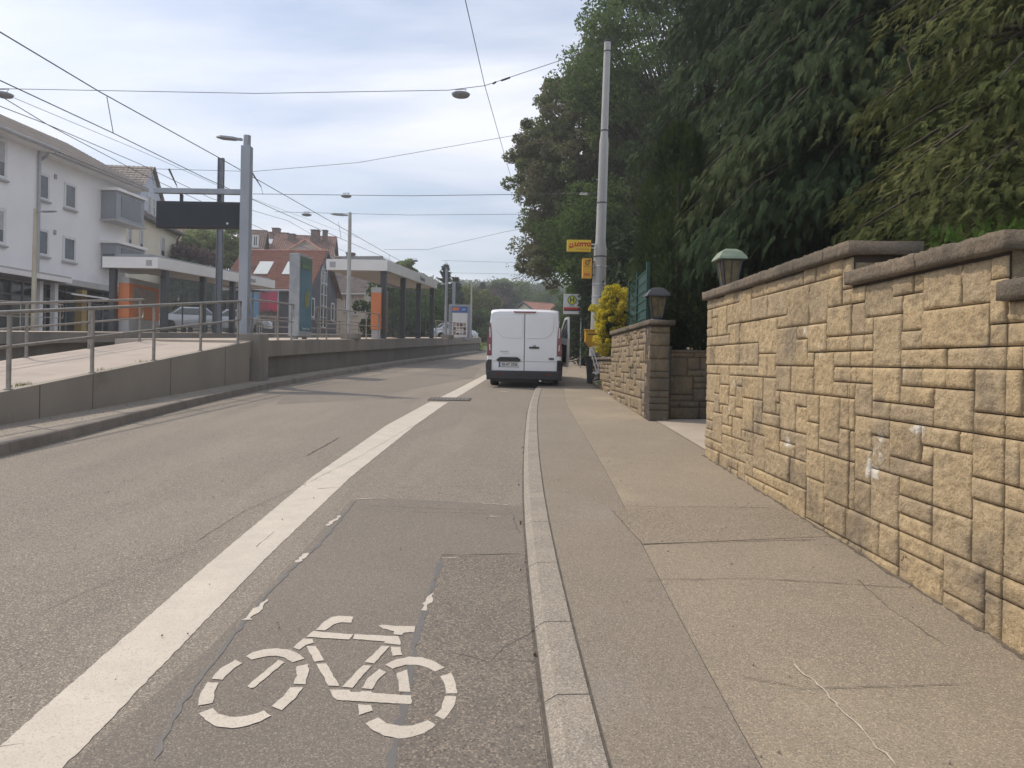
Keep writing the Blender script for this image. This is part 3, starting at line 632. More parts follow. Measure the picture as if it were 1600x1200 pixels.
# ------------------------------------------------------------------ big round mast on the footway with its signs
pb = G(931, 588, .06); Yp_ = pb.y
tp = P(950, 46, Yp_)
t = thing('round_steel_mast', tuple(pb), 'tall pale grey stepped steel mast beside the yellow bush', 'mast')
def along(v): k = (P(0, v, Yp_).z - pb.z) / (tp.z - pb.z); return Vector((pb.x + (tp.x - pb.x) * k, Yp_, pb.z + (tp.z - pb.z) * k))
k_ = Yp_ / F
prof = [(600, 11.8), (500, 11), (382, 10), (372, 9.8), (360, 7.9), (250, 7.3), (212, 7.2), (204, 7), (195, 5.8), (50, 5.2)]
pts = [along(v) for v, _ in prof]; pts[0].z = pb.z
MB().tube(pts, [r * k_ for _, r in prof], 20).build('shaft', mastm, t)
for v, r in ((48, 5.6), (64, 5.5), (188, 6.1), (301, 7.8), (400, 10.5), (428, 10.7), (447, 10.9), (385, 10.3)):
    a = along(v); MB().tube([a - Vector((0, 0, .02)), a + Vector((0, 0, .02))], r * k_ * 1.04, 20).build('band', darkm if v < 390 else alu, t)
def box_sign(name, label, cat, u0, v0, u1, v1, Y, th, m, armm=alu):
    a, b = P(u0, v0, Y), P(u1, v1, Y); t = thing(name, (a.x, Y, b.z), label, cat)
    mb = MB(); mb.box(a.x, b.x, Y - th / 2, Y + th / 2, b.z, a.z); mb.build('panel', m, t, bevel=.01)
    return t, a, b
Ys_ = Yp_ - .12
t, a, b = box_sign('shop_sign', 'yellow box sign reading LOTTO on the round mast', 'sign', 886, 375, 923, 393.5, Ys_, .16, yel)
cx, cz = (a.x + b.x) / 2, (a.z + b.z) / 2; wd, ht = b.x - a.x, a.z - b.z
text('lettering', 'LOTTO', ht * .42, redt, t, (a.x + wd * .65, Ys_ - .083, cz + ht * .08), bold=.012)
text('small_lettering', 'Baden-Württemberg', ht * .13, redt, t, (a.x + wd * .64, Ys_ - .083, cz - ht * .3))
mb = MB()
for k, (dx, dz_) in enumerate(((-.05, -.03), (.0, -.045), (-.02, .04), (.055, .05), (.06, -.01))): mb.tube([(a.x + wd * .16 + dx, Ys_ - .081, cz + dz_), (a.x + wd * .16 + dx, Ys_ - .087, cz + dz_)], .026, 10)
mb.bar((a.x + .06, Ys_ - .084, cz - .09), (a.x + wd * .3, Ys_ - .084, cz - .04), .006, .03); mb.build('emblem', redt, t)
mb = MB()
for z in (cz - .06, cz + .06): mb.box(b.x - .01, along(384).x - .12, Ys_ - .015, Ys_ + .015, z - .02, z + .02)
mb.build('bracket', white_s, t)
t, a, b = box_sign('post_office_sign', 'narrow orange-yellow box sign with a black post horn on the mast', 'sign', 910, 404, 924, 435, Ys_, .22, yel_o)
cx = (a.x + b.x) / 2; wd, ht = b.x - a.x, a.z - b.z
mb = MB(); zc_ = a.z - ht * .22
mb.tube([(cx + .055 * math.cos(q), Ys_ - .115, zc_ + .07 * math.sin(q)) for q in np.linspace(0.3, 2 * math.pi + .1, 14)], .014, 6)
mb.bar((cx + .04, Ys_ - .115, zc_ + .03), (cx + .10, Ys_ - .115, zc_ + .1), .012, .04); mb.bar((cx - .09, Ys_ - .115, zc_ - .12), (cx - .03, Ys_ - .115, zc_ - .12), .01, .02); mb.bar((cx + .02, Ys_ - .115, zc_ - .12), (cx + .07, Ys_ - .115, zc_ - .12), .01, .02)
mb.build('post_horn', blackt, t)
text('lettering', 'DHL', .1, redt, t, (cx, Ys_ - .113, b.z + ht * .17), bold=.004)
mb = MB()
for z in (a.z - .1, b.z + .12): mb.box(b.x - .01, along(420).x - .15, Ys_ + .02, Ys_ + .05, z - .02, z + .02)
mb.build('bracket', darkm, t)
# bus stop sign
Yh = 31.5
a, b = P(880.5, 459, Yh), P(907, 491, Yh); t = thing('bus_stop_sign', (b.x, Yh, b.z), 'white stop sign with a green H in a yellow disc', 'sign')
mb = MB(); mb.box(a.x, b.x, Yh - .02, Yh + .02, b.z, a.z); mb.build('panel', white_s, t)
cx = (a.x + b.x) / 2; wd, ht = b.x - a.x, a.z - b.z; zc_ = a.z - ht * .31; r_ = wd * .27
MB().tube([(cx, Yh - .021, zc_), (cx, Yh - .028, zc_)], r_, 28).build('ring', greent, t)
MB().tube([(cx, Yh - .029, zc_), (cx, Yh - .033, zc_)], r_ * .82, 28).build('disc', yelt, t)
text('letter', 'H', r_ * 1.45, greent, t, (cx, Yh - .037, zc_), bold=.012)
mb = MB(); mb.box(a.x + .02, b.x - .02, Yh - .027, Yh - .021, b.z + ht * .16, b.z + ht * .33); mb.build('red_band', redt, t)
mb = MB(); mb.box(a.x + .05, b.x - .03, Yh - .029, Yh - .028, b.z + ht * .15, b.z + ht * .22); mb.build('dark_band', blackt, t)
text('lettering', 'Kaltental', .07, blackt, t, (cx, Yh - .025, b.z + ht * .4))
mb = MB(); mb.tube([(b.x + .03, Yh, a.z + .05), (b.x + .03, Yh, gz(Yh, .06))], .03, 10); mb.build('post', postm, t)

# ------------------------------------------------------------------ stone walls
def ashlar(W, Hh, seed, uw=.11, uh=.102):
    rr = random.Random(seed); nw, nh = int(round(W / uw)), int(round(Hh / uh)); occ = [[0] * nw for _ in range(nh)]; out = []
    opts = [(3, 3), (4, 3), (3, 3), (2, 3), (4, 2), (3, 2), (2, 2), (3, 1), (4, 1), (2, 1), (4, 1), (3, 1), (5, 2), (3, 2), (4, 2), (5, 1), (2, 2), (3, 2)]
    for j in range(nh):
        for i in range(nw):
            if occ[j][i]: continue
            o = rr.choice(opts); w_, h_ = o
            w_ = min(w_, nw - i); h_ = min(h_, nh - j)
            k = 0
            while k < w_ and not occ[j][i + k]: k += 1
            w_ = k
            if w_ + i == nw - 1 and not occ[j][nw - 1]: w_ += 1
            if w_ < h_: h_ = max(1, w_)
            nxt = j + h_
            for b_ in range(3, nh, 9):       # long bed joints
                if j < b_ < nxt and rr.random() < .7: h_ = b_ - j
            for a_ in range(h_):
                for b_ in range(w_): occ[j + a_][i + b_] = 1
            out.append((i * uw, (i + w_) * uw, j * uh, (j + h_) * uh))
    s_ = W / (nw * uw); return [(a * s_, b * s_, c, d) for a, b, c, d in out]
def rough_blocks(name, o0, ex, en, W, Hh, seed, m, parent, res=.02, splits=(), depth=.012, top=None, amp=.0085, joint=.004, clip=None):
    """block faces on the plane through o0 with horizontal ex and outward normal en"""
    o0, ex, en = Vector(o0), Vector(ex), Vector(en); rr = random.Random(seed); V = []; Fs = []; T = []
    lst = ashlar(W, Hh, seed)
    for sp_ in splits: lst = [q for a, b, c, d in lst for q in (((a, sp_, c, d), (sp_, b, c, d)) if a + .03 < sp_ < b - .03 else ((a, b, c, d),))]
    for a, b, c, d in lst:
        if clip and not clip((a + b) / 2, c, d): continue
        if clip: 
            zt = clip((a + b) / 2, c, d); d = min(d, zt)
            if d - c < .03: continue
        a += joint; b -= joint; c += joint * .8; d -= joint * .8
        nx = max(2, int((b - a) / res)); nz_ = max(2, int((d - c) / res)); base = len(V); tn = rr.random(); prot = rr.uniform(-.004, .008); off = rr.uniform(0, 50); tilt = rr.uniform(-.03, .03)
        for j in range(nz_ + 1):
            for i in range(nx + 1):
                x, z = a + (b - a) * i / nx, c + (d - c) * j / nz_
                e = min(x - a, b - x, z - c, d - z); ed = min(1, e / .010)
                p = Vector((x + off, z, off * .3))
                h = depth * (.35 + .65 * (1 - (1 - ed) ** 2)) + prot + ed * amp * (mnoise.noise(p * 9) * .8 + mnoise.noise(p * 27) * .8 + mnoise.noise(p * 62) * 1.0) + tilt * (x - (a + b) / 2) * ed
                q = o0 + ex * (x + (mnoise.noise(p * 12) * .0025 if e == 0 else 0)) + Vector((0, 0, z)) + en * h; V.append(tuple(q)); T.append(tn)
        for j in range(nz_):
            for i in range(nx): k = base + j * (nx + 1) + i; Fs.append((k, k + 1, k + nx + 2, k + nx + 1))
        # side skirts back to the joint
        ring = [base + i for i in range(nx + 1)] + [base + j * (nx + 1) + nx for j in range(1, nz_ + 1)] + [base + nz_ * (nx + 1) + i for i in range(nx - 1, -1, -1)] + [base + j * (nx + 1) for j in range(nz_ - 1, 0, -1)]
        kb_ = len(V)
        for r_ in ring: q = Vector(V[r_]); hh = (q - o0).dot(en); V.append(tuple(q - en * (hh + .004))); T.append(tn)
        n_ = len(ring)
        for i in range(n_): Fs.append((ring[i], kb_ + i, kb_ + (i + 1) % n_, ring[(i + 1) % n_]))
    return fast(name, V, Fs, m, parent, tint=T, smooth_=False)
def coping_run(name, p0, p1, depth_, th, m, parent, seed, nrm, over=.06):
    """rough coping slabs from p0 to p1 (outer bottom edge), going back depth_ opposite to nrm"""
    p0, p1, nrm = Vector(p0), Vector(p1), Vector(nrm); ln = (p1 - p0).length; d = (p1 - p0).normalized(); rr = random.Random(seed); s_ = 0; V = []; Fs = []; T = []
    while s_ < ln - .05:
        e = min(ln, s_ + rr.uniform(.5, .85));
        if ln - e < .25: e = ln
        A = s_ + .002; B = e - .002; nx = max(2, int((B - A) / .016)); prof = [(0, 0), (0, th * .33), (0, th * .66), (0, th), (depth_ * .05, th + .002), (depth_ * .33, th), (depth_ * .66, th), (depth_, th), (depth_, 0)]; base = len(V); tn = rr.random(); k = len(prof)
        for i in range(nx + 1):
            for a, z in prof:
                p = p0 + d * (A + (B - A) * i / nx) - nrm * a + Vector((0, 0, z)); nn = mnoise.noise(p * 9) * .006 + mnoise.noise(p * 26) * .007 + mnoise.noise(p * 60) * .005
                out_ = nrm * (nn if a < depth_ * .1 else 0) + Vector((0, 0, nn * .6 if z > th * .9 else (nn * .5 if z == 0 and a == 0 else 0)))
                V.append(tuple(p + out_)); T.append(tn)
        for i in range(nx):
            for j in range(k): Fs.append((base + i * k + j, base + i * k + (j + 1) % k, base + (i + 1) * k + (j + 1) % k, base + (i + 1) * k + j))
        for e_, dr in ((0, 1), (nx, -1)):
            b_ = base + e_ * k
            Fs.append((b_, b_ + 1, b_ + 7, b_ + 8)); Fs.append((b_ + 1, b_ + 3, b_ + 5, b_ + 7))
        s_ = e
    return fast(name, V, Fs, m, parent, tint=T)
XW = 2.2
yC = VX(1103, 709, XW).y             # far corner of the near wall
seg1 = VX(1322, 389, XW - .05); seg1z = (VX(1105, 472.5, XW - .05).z + seg1.z) / 2
seg2a = VX(1324, 446, XW - .05); seg2b = VX(1560, 390, XW - .05); seg2z = (seg2a.z + seg2b.z) / 2
seg3a = VX(1562, 470, XW - .05); seg3z = seg3a.z
print('wall', yC, seg1.y, seg1z, seg2a.y, seg2b.y, seg2z, seg3a.y, seg3z)
yA, yB = seg1.y, seg2b.y
nw = thing('stone_wall', (XW, 5, gz(5)), 'sunlit yellow stone garden wall stepping down along the footway', 'wall')
mb = MB()
TW = .34
for y0, y1, zt in ((yA, yC, seg1z), (yB, yA - .002, seg2z), (-1.2, yB - .002, seg3z)): mb.box(XW + .004, XW + TW, y0 + .006, y1 - .006, gz(y0, -.1), zt)
mb.build('core', mortar, nw)
rough_blocks('stone_facing', (XW, yC, .16), (0, -1, 0), (-1, 0, 0), yC + 1.2, 2.3, 12, stone, nw, res=.014, splits=(yC - yA, yC - yB),
             clip=lambda s_, c, d: (seg1z if yC - s_ > yA else (seg2z if yC - s_ > yB else seg3z)) - .16 if c < ((seg1z if yC - s_ > yA else (seg2z if yC - s_ > yB else seg3z)) - .16) else 0)
# end faces of the steps and the corner return
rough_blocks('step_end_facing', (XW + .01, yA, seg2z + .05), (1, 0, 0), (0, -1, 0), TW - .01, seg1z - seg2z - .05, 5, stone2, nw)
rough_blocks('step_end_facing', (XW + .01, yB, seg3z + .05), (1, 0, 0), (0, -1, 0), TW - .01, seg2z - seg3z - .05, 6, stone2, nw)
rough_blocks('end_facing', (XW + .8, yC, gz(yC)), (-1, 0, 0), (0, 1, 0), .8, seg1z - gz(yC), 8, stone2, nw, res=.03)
mb = MB(); mb.box(XW + TW, XW + .8, yC - .3, yC - .006, gz(yC, -.1), seg1z - .02); mb.build('corner_core', mortar, nw)
ov = .06
coping_run('coping', (XW - ov, yC + ov, seg1z), (XW - ov, yA - ov, seg1z), TW + .14, .085, coping, nw, 1, (-1, 0, 0))
coping_run('coping', (XW - ov, yA - .002, seg2z), (XW - ov, yB - ov, seg2z), TW + .14, .085, coping, nw, 2, (-1, 0, 0))
coping_run('coping', (XW - ov, yB - .002, seg3z), (XW - ov, -1.2, seg3z), TW + .14, .085, coping, nw, 3, (-1, 0, 0))
cm = MB(); ribbon(cm, wob([(XW - .012, yC + .05), (XW - .012, 1.5)], .05, 91, .012, .05), .0645)
tag(cm.build('wall_foot_dirt', mat('foot_dirt', (.12, .10, .075), (.17, .14, .105), 25, .95, bump=.01)), kind='structure')
tufts_later = True
# wedge of soil / earth behind near wall and garden ground
sheet('garden_ground', [[(XW + TW, y, 0), (14, y, .3), (40, y, 2)] for y in (-6, 0, 5, yC - .35)], soil, 1.0)
sheet('garden_ground_far', [[(4.4, y, 0), (14, y, .3), (40, y, 2)] for y in (12.4, 18, 30, 60, 110)], soil, .9)
sheet('driveway', [[(XW + .1, y, .0), (XW + 1.2, y, .02), (6.5, y, .05)] for y in (yC + .002, 9.5, 10.5, 11.9)], conc_l, .072)
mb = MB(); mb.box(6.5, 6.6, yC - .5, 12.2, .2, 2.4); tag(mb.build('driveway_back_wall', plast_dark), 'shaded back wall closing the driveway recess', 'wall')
# garden wall side of the drive (inside)
mb = MB(); mb.box(XW + .8, 6.5, yC - .3, yC - .01, .2, 1.6); tag(mb.build('drive_side_wall', stone2), kind='structure')

# far stone wall with pier
pc = G(1013, 657, .07); XP, YPi = pc.x, pc.y
pr = P(1045, 657, YPi).x
ztop = P(1013, 507, YPi).z
fw = thing('pier_wall', (XP, YPi, pc.z), 'shaded stone wall ending in a pier beyond the driveway', 'wall')
ln1 = 4.6
mb = MB(); mb.box(XP + .004, pr - .004, YPi + .006, YPi + .42, gz(YPi, -.1), ztop); mb.box(XP + .03, XP + .35, YPi + .42, YPi + ln1, gz(YPi, -.1), ztop)
mb.build('core', mortar, fw)
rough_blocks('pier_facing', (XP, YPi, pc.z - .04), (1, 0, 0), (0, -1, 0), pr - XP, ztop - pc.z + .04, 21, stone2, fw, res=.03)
def slopeclip(s_, c, d): return ztop - pc.z - .02 if c < ztop - pc.z - .02 else 0
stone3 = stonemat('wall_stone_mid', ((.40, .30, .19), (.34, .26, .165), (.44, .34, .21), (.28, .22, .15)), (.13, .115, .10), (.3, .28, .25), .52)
rough_blocks('side_facing', (XP + .02, YPi + ln1, pc.z), (0, -1, 0), (-1, 0, 0), ln1, ztop - pc.z, 22, stone3, fw, res=.035, clip=slopeclip)
coping_run('coping', (XP - .03, YPi + ln1, ztop), (XP - .03, YPi - .06, ztop), .42, .075, coping, fw, 9, (-1, 0, 0))
# low wall further on
Z0 = gz(YPi + ln1, .07)
ly0, ly1 = YPi + ln1 + .01, 20.6
zt2 = P(966, 562, 16.8).z
lw = thing('low_stone_wall', (XP + .1, ly0, Z0), 'lower stone wall running on beneath the yellow bush', 'wall')
mb = MB(); mb.box(XP + .08, XP + .4, ly0, ly1, Z0 - .3, zt2); mb.build('core', mortar, lw)
rough_blocks('stone_facing', (XP + .08, ly1, Z0 - .02), (0, -1, 0), (-1, 0, 0), ly1 - ly0, zt2 - Z0, 23, stone3, lw, res=.04)
coping_run('coping', (XP + .02, ly1, zt2), (XP + .02, ly0, zt2), .44, .06, coping, lw, 10, (-1, 0, 0))
# recess wall behind the drive opening
yR = 12.05; zR = P(1075, 551, yR).z
rwl = thing('recess_wall', (3, yR, gz(yR)), 'dark low stone wall at the back of the driveway opening', 'wall')
mb = MB(); mb.box(pr + .02, 5.2, yR + .006, yR + .35, gz(yR, -.1), zR); mb.build('core', mortar, rwl)
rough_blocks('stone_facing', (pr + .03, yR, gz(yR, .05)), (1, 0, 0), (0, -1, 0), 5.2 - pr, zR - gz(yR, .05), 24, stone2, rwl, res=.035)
coping_run('coping', (pr + .03, yR - .03, zR), (5.2, yR - .03, zR), .4, .04, coping, rwl, 11, (0, -1, 0))
mb = MB(); a = P(1047, 540, yR - .1); mb.box(a.x - .02, a.x + .02, yR - .12, yR - .08, gz(yR, .05), a.z); mb.build('gate_post', darkm, rwl)

# green screen fence
t = thing('screen_fence', (XP + .15, YPi + .3, ztop + .08), 'dark green privacy screen fence on the stone wall', 'fence')
y0f, y1f = YPi + .35, YPi + 3.2
zf = P(1012, 415, y0f).z
x0f = P(1012, 450, y0f).x; x1f = P(984, 450, y1f).x
mb = MB(); n_ = 30
for i in range(n_):
    y_ = y0f + (y1f - y0f) * (i + .5) / n_; x_ = x0f + (x1f - x0f) * (i + .5) / n_; mb.box(x_ + .003, x_ + .008, y_ - .046, y_ + .046, ztop + .1, zf - .03)
mb.build('screen', fence_g, t)
mb = MB()
for i in range(6): z_ = ztop + .14 + (zf - ztop - .2) * i / 5; mb.bar((x0f - .012, y0f, z_), (x1f - .012, y1f, z_), .008, .014)
mb.build('wires', mat('fence_wire', (.015, .11, .085), (.01, .09, .07)), t)
for f_ in (0, .5, 1):
    y_ = y0f + (y1f - y0f) * f_; x_ = x0f + (x1f - x0f) * f_
    MB().box(x_ - .025, x_ + .025, y_ - .03, y_ + .03, ztop + .06, zf + .06).build('post', fence_g, t)

# lanterns
def lantern(base, h, label, capm, square=4, tilt=0):
    base = Vector(base); t = thing('wall_lantern', tuple(base), label, 'lantern', 'lanterns on the wall tops')
    r = h * .33; mb = MB()
    def ring(rad, z, n=4): return [base + Vector((rad * math.cos(math.pi / 4 + k * math.pi * 2 / n), rad * math.sin(math.pi / 4 + k * math.pi * 2 / n), z)) for k in range(n)]
    b_, t_ = ring(r * .62, h * .1), ring(r * 1.02, h * .72)
    mb.hexa(b_, t_); mb.build('glass', lant_gl, t)
    fr = MB()
    for k in range(4): fr.bar(b_[k], t_[k], .02, .02); fr.bar(b_[k], b_[(k + 1) % 4], .02, .02); fr.bar(t_[k], t_[(k + 1) % 4], .022, .022); fr.bar((b_[k] + b_[(k + 1) % 4]) / 2, (t_[k] + t_[(k + 1) % 4]) / 2, .012, .012)
    fr.build('frame', darkm, t)
    MB().lathe(base, [(.001, 0), (r * .8, 0), (r * .8, h * .03), (r * .35, h * .06), (r * .5, h * .1), (.001, h * .1)], 16).build('foot', darkm, t)
    rf = MB(); V = []
    for rad, z in ((1.52, .72), (1.42, .78), (1.0, .92), (.55, .985), (.05, 1.0)): V += ring(r * rad, h * z)
    rf.add(V, [(i * 4 + k, i * 4 + (k + 1) % 4, (i + 1) * 4 + (k + 1) % 4, (i + 1) * 4 + k) for i in range(4) for k in range(4)] + [(3, 2, 1, 0)])
    rf.build('roof', capm, t, bevel=.006); return t
yl_ = yC - .32
bl_ = P(1139, 449, yl_); lb = Vector((bl_.x, yl_, seg1z + .085))
hl = P(1139, 389, yl_).z - lb.z
lantern(lb, hl, 'old tapered lantern with green metal cap on the near sunlit wall', lant_g)
lb2 = Vector((P(1026, 497, YPi + .25).x, YPi + .25, ztop + .075)); lantern(lb2, P(1026, 449, YPi + .25).z - lb2.z, 'dark rusty lantern on the pier beside the green fence', darkm)

# ------------------------------------------------------------------ foliage
def rnd_unit(n):
    v = rng.normal(size=(n, 3)); return v / np.linalg.norm(v, axis=1, keepdims=True)
def leaf_cards(C, D, Nn, ln, wd, fold=.25):
    """diamond leaves: centre C, direction D, normal Nn"""
    n = len(C); S_ = np.cross(D, Nn); S_ /= (np.linalg.norm(S_, axis=1, keepdims=True) + 1e-9)
    ln = np.broadcast_to(ln, (n,))[:, None]; wd = np.broadcast_to(wd, (n,))[:, None]
    V = np.stack([C - D * ln / 2, C + S_ * wd / 2 + Nn * wd * fold - D * ln * .05, C + D * ln / 2, C - S_ * wd / 2 + Nn * wd * fold - D * ln * .05], 1).reshape(-1, 3)
    return V, np.arange(n * 4).reshape(-1, 4)
def crown_cards(centers, radii, per, size, aspect=.6, shell=.55, up=.3, sq=(1, 1, .8)):
    Cs, Rr = np.asarray(centers), np.asarray(radii); n = len(Cs) * per
    idx = np.repeat(np.arange(len(Cs)), per); d = rnd_unit(n); rad = Rr[idx] * (shell + (1 - shell) * rng.random(n)) ** 1.0
    C = Cs[idx] + d * rad[:, None] * np.array(sq); D = rnd_unit(n); Nn = d * .6 + rnd_unit(n) * .8 + np.array([0, 0, up]); Nn /= np.linalg.norm(Nn, axis=1, keepdims=True)
    D = D - Nn * (D * Nn).sum(1, keepdims=True); D /= np.linalg.norm(D, axis=1, keepdims=True) + 1e-9
    s_ = size * rng.uniform(.6, 1.3, n); V, Fc = leaf_cards(C, D, Nn, s_, s_ * aspect)
    ct = rng.random(len(Cs)); T = np.clip(ct[idx] * .65 + rng.random(n) * .35, 0, 1); return V, Fc, np.repeat(T, 4)
def blob_centers(c, rad, n, seed, lump=.25, hollow=.45, flat=0):
    r_ = np.random.default_rng(seed); out = []
    while len(out) < n:
        d = r_.normal(size=3); d /= np.linalg.norm(d); t_ = hollow + (1 - hollow) * r_.random() ** .5
        k = 1 + lump * mnoise.noise(Vector(d) * 1.9 + Vector((seed, 0, 0))) * 2
        p = np.array(c) + d * np.array(rad) * t_ * k
        if flat and d[2] < -flat: continue
        out.append(p)
    return np.array(out)
def limbs(mb, base, fork, targets, r0, rr):
    base, fork = Vector(base), Vector(fork)
    mid = base.lerp(fork, .5) + Vector((rr.uniform(-.1, .1), rr.uniform(-.1, .1), 0))
    mb.tube([base - Vector((0, 0, .15)), base + Vector((0, 0, .2)), mid, fork], [r0 * 1.35, r0 * 1.05, r0 * .85, r0 * .7], 10)
    for tg in targets:
        tg = Vector(tg); a = fork + Vector((0, 0, rr.uniform(-.4, .8) * (fork - base).length * .25)) ; a = base.lerp(fork, rr.uniform(.75, 1)) 
        m1 = a.lerp(tg, .35) + Vector((rr.uniform(-.3, .3), rr.uniform(-.3, .3), (tg - a).length * .12)); m2 = a.lerp(tg, .7) + Vector((0, 0, (tg - a).length * .07))
        mb.tube([a, m1, m2, tg], [r0 * .38, r0 * .26, r0 * .14, r0 * .04], 6, cap=False)
def tree(name, label, base, h_fork, c, rad, ncl, per, size, m, seed, clr=(.5, 1.0), r0=.2, cat='tree', group=None, nl=26, hollow=.45, lump=.25, flat=0, aspect=.6, extra=None, trunk=bark):
    base = Vector(base); t = thing(name, tuple(base), label, cat, group); rr = random.Random(seed)
    cs = blob_centers(c, rad, ncl, seed, lump, hollow, flat)
    if extra is not None:
        rj = np.random.default_rng(seed + 5); cs = np.vstack([cs, extra] + [extra + rj.normal(size=extra.shape) * .65 + np.array([.35, 0, 0]) for _ in range(2)])
    rs = np.random.default_rng(seed).uniform(*clr, len(cs))
    V, Fc, T = crown_cards(cs, rs, per, size, aspect); fast('crown', V, Fc, m, t, tint=T)
    mb = MB(); tg = [cs[i] for i in rr.sample(range(len(cs)), min(nl, len(cs)))]
    limbs(mb, base, base + Vector(((c[0] - base.x) * .3, (c[1] - base.y) * .3, h_fork)), tg, r0, rr); mb.build('trunk', trunk, t); return t
# cypress fronds
def frond_template(nseg=13, ln=.5, side=.12, seed=0):
    r_ = np.random.default_rng(seed); C = []; D = []; S_ = []; W_ = []
    for i in range(nseg):
        t_ = (i + .5) / nseg; p = np.array([0, .10 * math.sin(t_ * 2.2), -t_]) * np.array([1, 1, 1]) * ln
        for s_ in (-1, 1):
            L_ = side * (1.15 - t_ * .75) * r_.uniform(.75, 1.25); d = np.array([s_ * .75, r_.uniform(-.25, .25), -.66]); d /= np.linalg.norm(d)
            C.append(p + d * L_ * .5); D.append(d); S_.append(L_); W_.append(L_ * .2)
            d2 = np.array([s_ * .3, r_.uniform(-.5, .5), -.9]); d2 /= np.linalg.norm(d2); C.append(p + d * L_ * .6 + d2 * L_ * .25); D.append(d2); S_.append(L_ * .6); W_.append(L_ * .14)
    C.append(np.array([0, .08, -.52]) * ln); D.append(np.array([0, .1, -1.])); S_.append(ln * 1.0); W_.append(ln * .035)
    n = len(C); D = np.array(D); D /= np.linalg.norm(D, axis=1, keepdims=True); Nn = np.tile(np.array([0, 1., .05]), (n, 1)) + r_.normal(size=(n, 3)) * .25; Nn /= np.linalg.norm(Nn, axis=1, keepdims=True)
    return leaf_cards(np.array(C), D, Nn, np.array(S_), np.array(W_), .1)
FT = [frond_template(seed=s_) for s_ in range(4)]
def fronds(pos, yaw, pitch, scale, tint, droop=0.0):
    Vs, Fs, Ts = [], [], []; base = 0
    for k in range(4):
        sel = np.arange(len(pos)) % 4 == k; p, yw, pt, sc = pos[sel], yaw[sel], pitch[sel], scale[sel]; n = len(p)
        if n == 0: continue
        TV, TF = FT[k]; cp, sp = np.cos(pt), np.sin(pt)
        # pitch about X (lift outwards), then yaw about Z
        x = np.broadcast_to(TV[:, 0], (n, len(TV))); y = TV[None, :, 1] * cp[:, None] - TV[None, :, 2] * sp[:, None]; z = TV[None, :, 1] * sp[:, None] + TV[None, :, 2] * cp[:, None]
        # curl: droop more with length
        X_ = x * np.cos(yw)[:, None] - y * np.sin(yw)[:, None]; Y_ = x * np.sin(yw)[:, None] + y * np.cos(yw)[:, None]
        V = np.stack([X_, Y_, z], 2) * sc[:, None, None] + p[:, None, :]
        Vs.append(V.reshape(-1, 3)); Fs.append((TF[None] + (np.arange(n) * len(TV))[:, None, None] + base).reshape(-1, 4)); base += n * len(TV)
        Ts.append(np.clip(np.repeat(tint[sel], len(TV)) + rng.uniform(-.08, .08, n * len(TV)), 0, 1))
    return np.vstack(Vs), np.vstack(Fs), np.concatenate(Ts)
def cypress(label, base, H_, Rb, h0, nbr, nfr, m, seed, sc=(.7, 1.2), lift=(.1, .7), droop=.35, group=None, prof=None, squash=1, hang=.25, name='cypress_tree'):
    base = Vector(base); t = thing(name, tuple(base), label, 'conifer', group); r_ = np.random.default_rng(seed); rr = random.Random(seed)
    pos, yaw, pit, scl, tin = [], [], [], [], []; mb = MB(); mb.tube([base - Vector((0, 0, .2)), base + Vector((0, 0, H_ * .5)), base + Vector((0, 0, H_ * .97))], [.24, .16, .03], 10)
    for b_ in range(nbr):
        f = (b_ + r_.random()) / nbr; z = h0 + (H_ - h0) * f; rad = Rb * (prof(f) if prof else (1 - f) ** .75 + .06) * r_.uniform(.72, 1.18); az = r_.uniform(0, 2 * math.pi)
        d = Vector((math.cos(az), math.sin(az) * squash, 0))
        if d.x < 0 and z < 4.6: rad = min(rad, (base.x - (3.1 if base.y > 17 else 2.75 if base.y > 10 else 1.9)) / -d.x)
        p0 = base + Vector((0, 0, z)); tb = r_.random()
        pts = [p0, p0 + d * rad * .4 + Vector((0, 0, rad * .08)), p0 + d * rad * .75 - Vector((0, 0, rad * droop * .35)), p0 + d * rad - Vector((0, 0, rad * droop))]
        mb.tube(pts, [.05, .03, .018, .006], 5, cap=False)
        k = max(4, int(nfr * (rad / Rb) * 1.3))
        for q in range(k):
            s_ = .22 + .8 * (q + r_.random()) / k; i = min(2, int(min(s_, .999) * 3)); u_ = min(s_, 1) * 3 - i; c_ = pts[i].lerp(pts[i + 1], min(1, u_)); sp = .28 * rad * (1.1 - .6 * s_)
            side = d.cross(Vector((0, 0, 1))) * r_.normal() * sp * .8
            p = c_ + side + Vector((0, 0, -abs(side.length) * .4 + r_.normal() * .08 - .05)); pos.append(tuple(p)); yaw.append(az - math.pi / 2 + r_.normal() * .6); pit.append(r_.uniform(*lift)); scl.append(r_.uniform(*sc)); tin.append(np.clip(tb * .55 + r_.random() * .3 + .25 * s_ * .6, 0, 1))
            if r_.random() < hang: pos.append((p.x, p.y, p.z - .3)); yaw.append(yaw[-1]); pit.append(.05); scl.append(scl[-1] * .9); tin.append(tin[-1])
    V, Fc, T = fronds(np.array(pos), np.array(yaw), np.array(pit), np.array(scl), np.array(tin)); fast('foliage', V, Fc, m, t, tint=T); mb.build('trunk', bark, t); return t
cypress('tall dark weeping cypress behind the pier, hanging nearly over the footway', (6.3, 15.6, gz(15, .8)), 15, 3.5, 2.6, 240, 150, lf_cyp, 3, (.42, .75), group='weeping cypresses behind the walls')
cypress('tall dark weeping cypress behind the driveway opening', (6.1, 12.2, gz(11, .9)), 13, 3.0, 2.5, 230, 160, lf_cyp, 4, (.38, .66), group='weeping cypresses behind the walls')
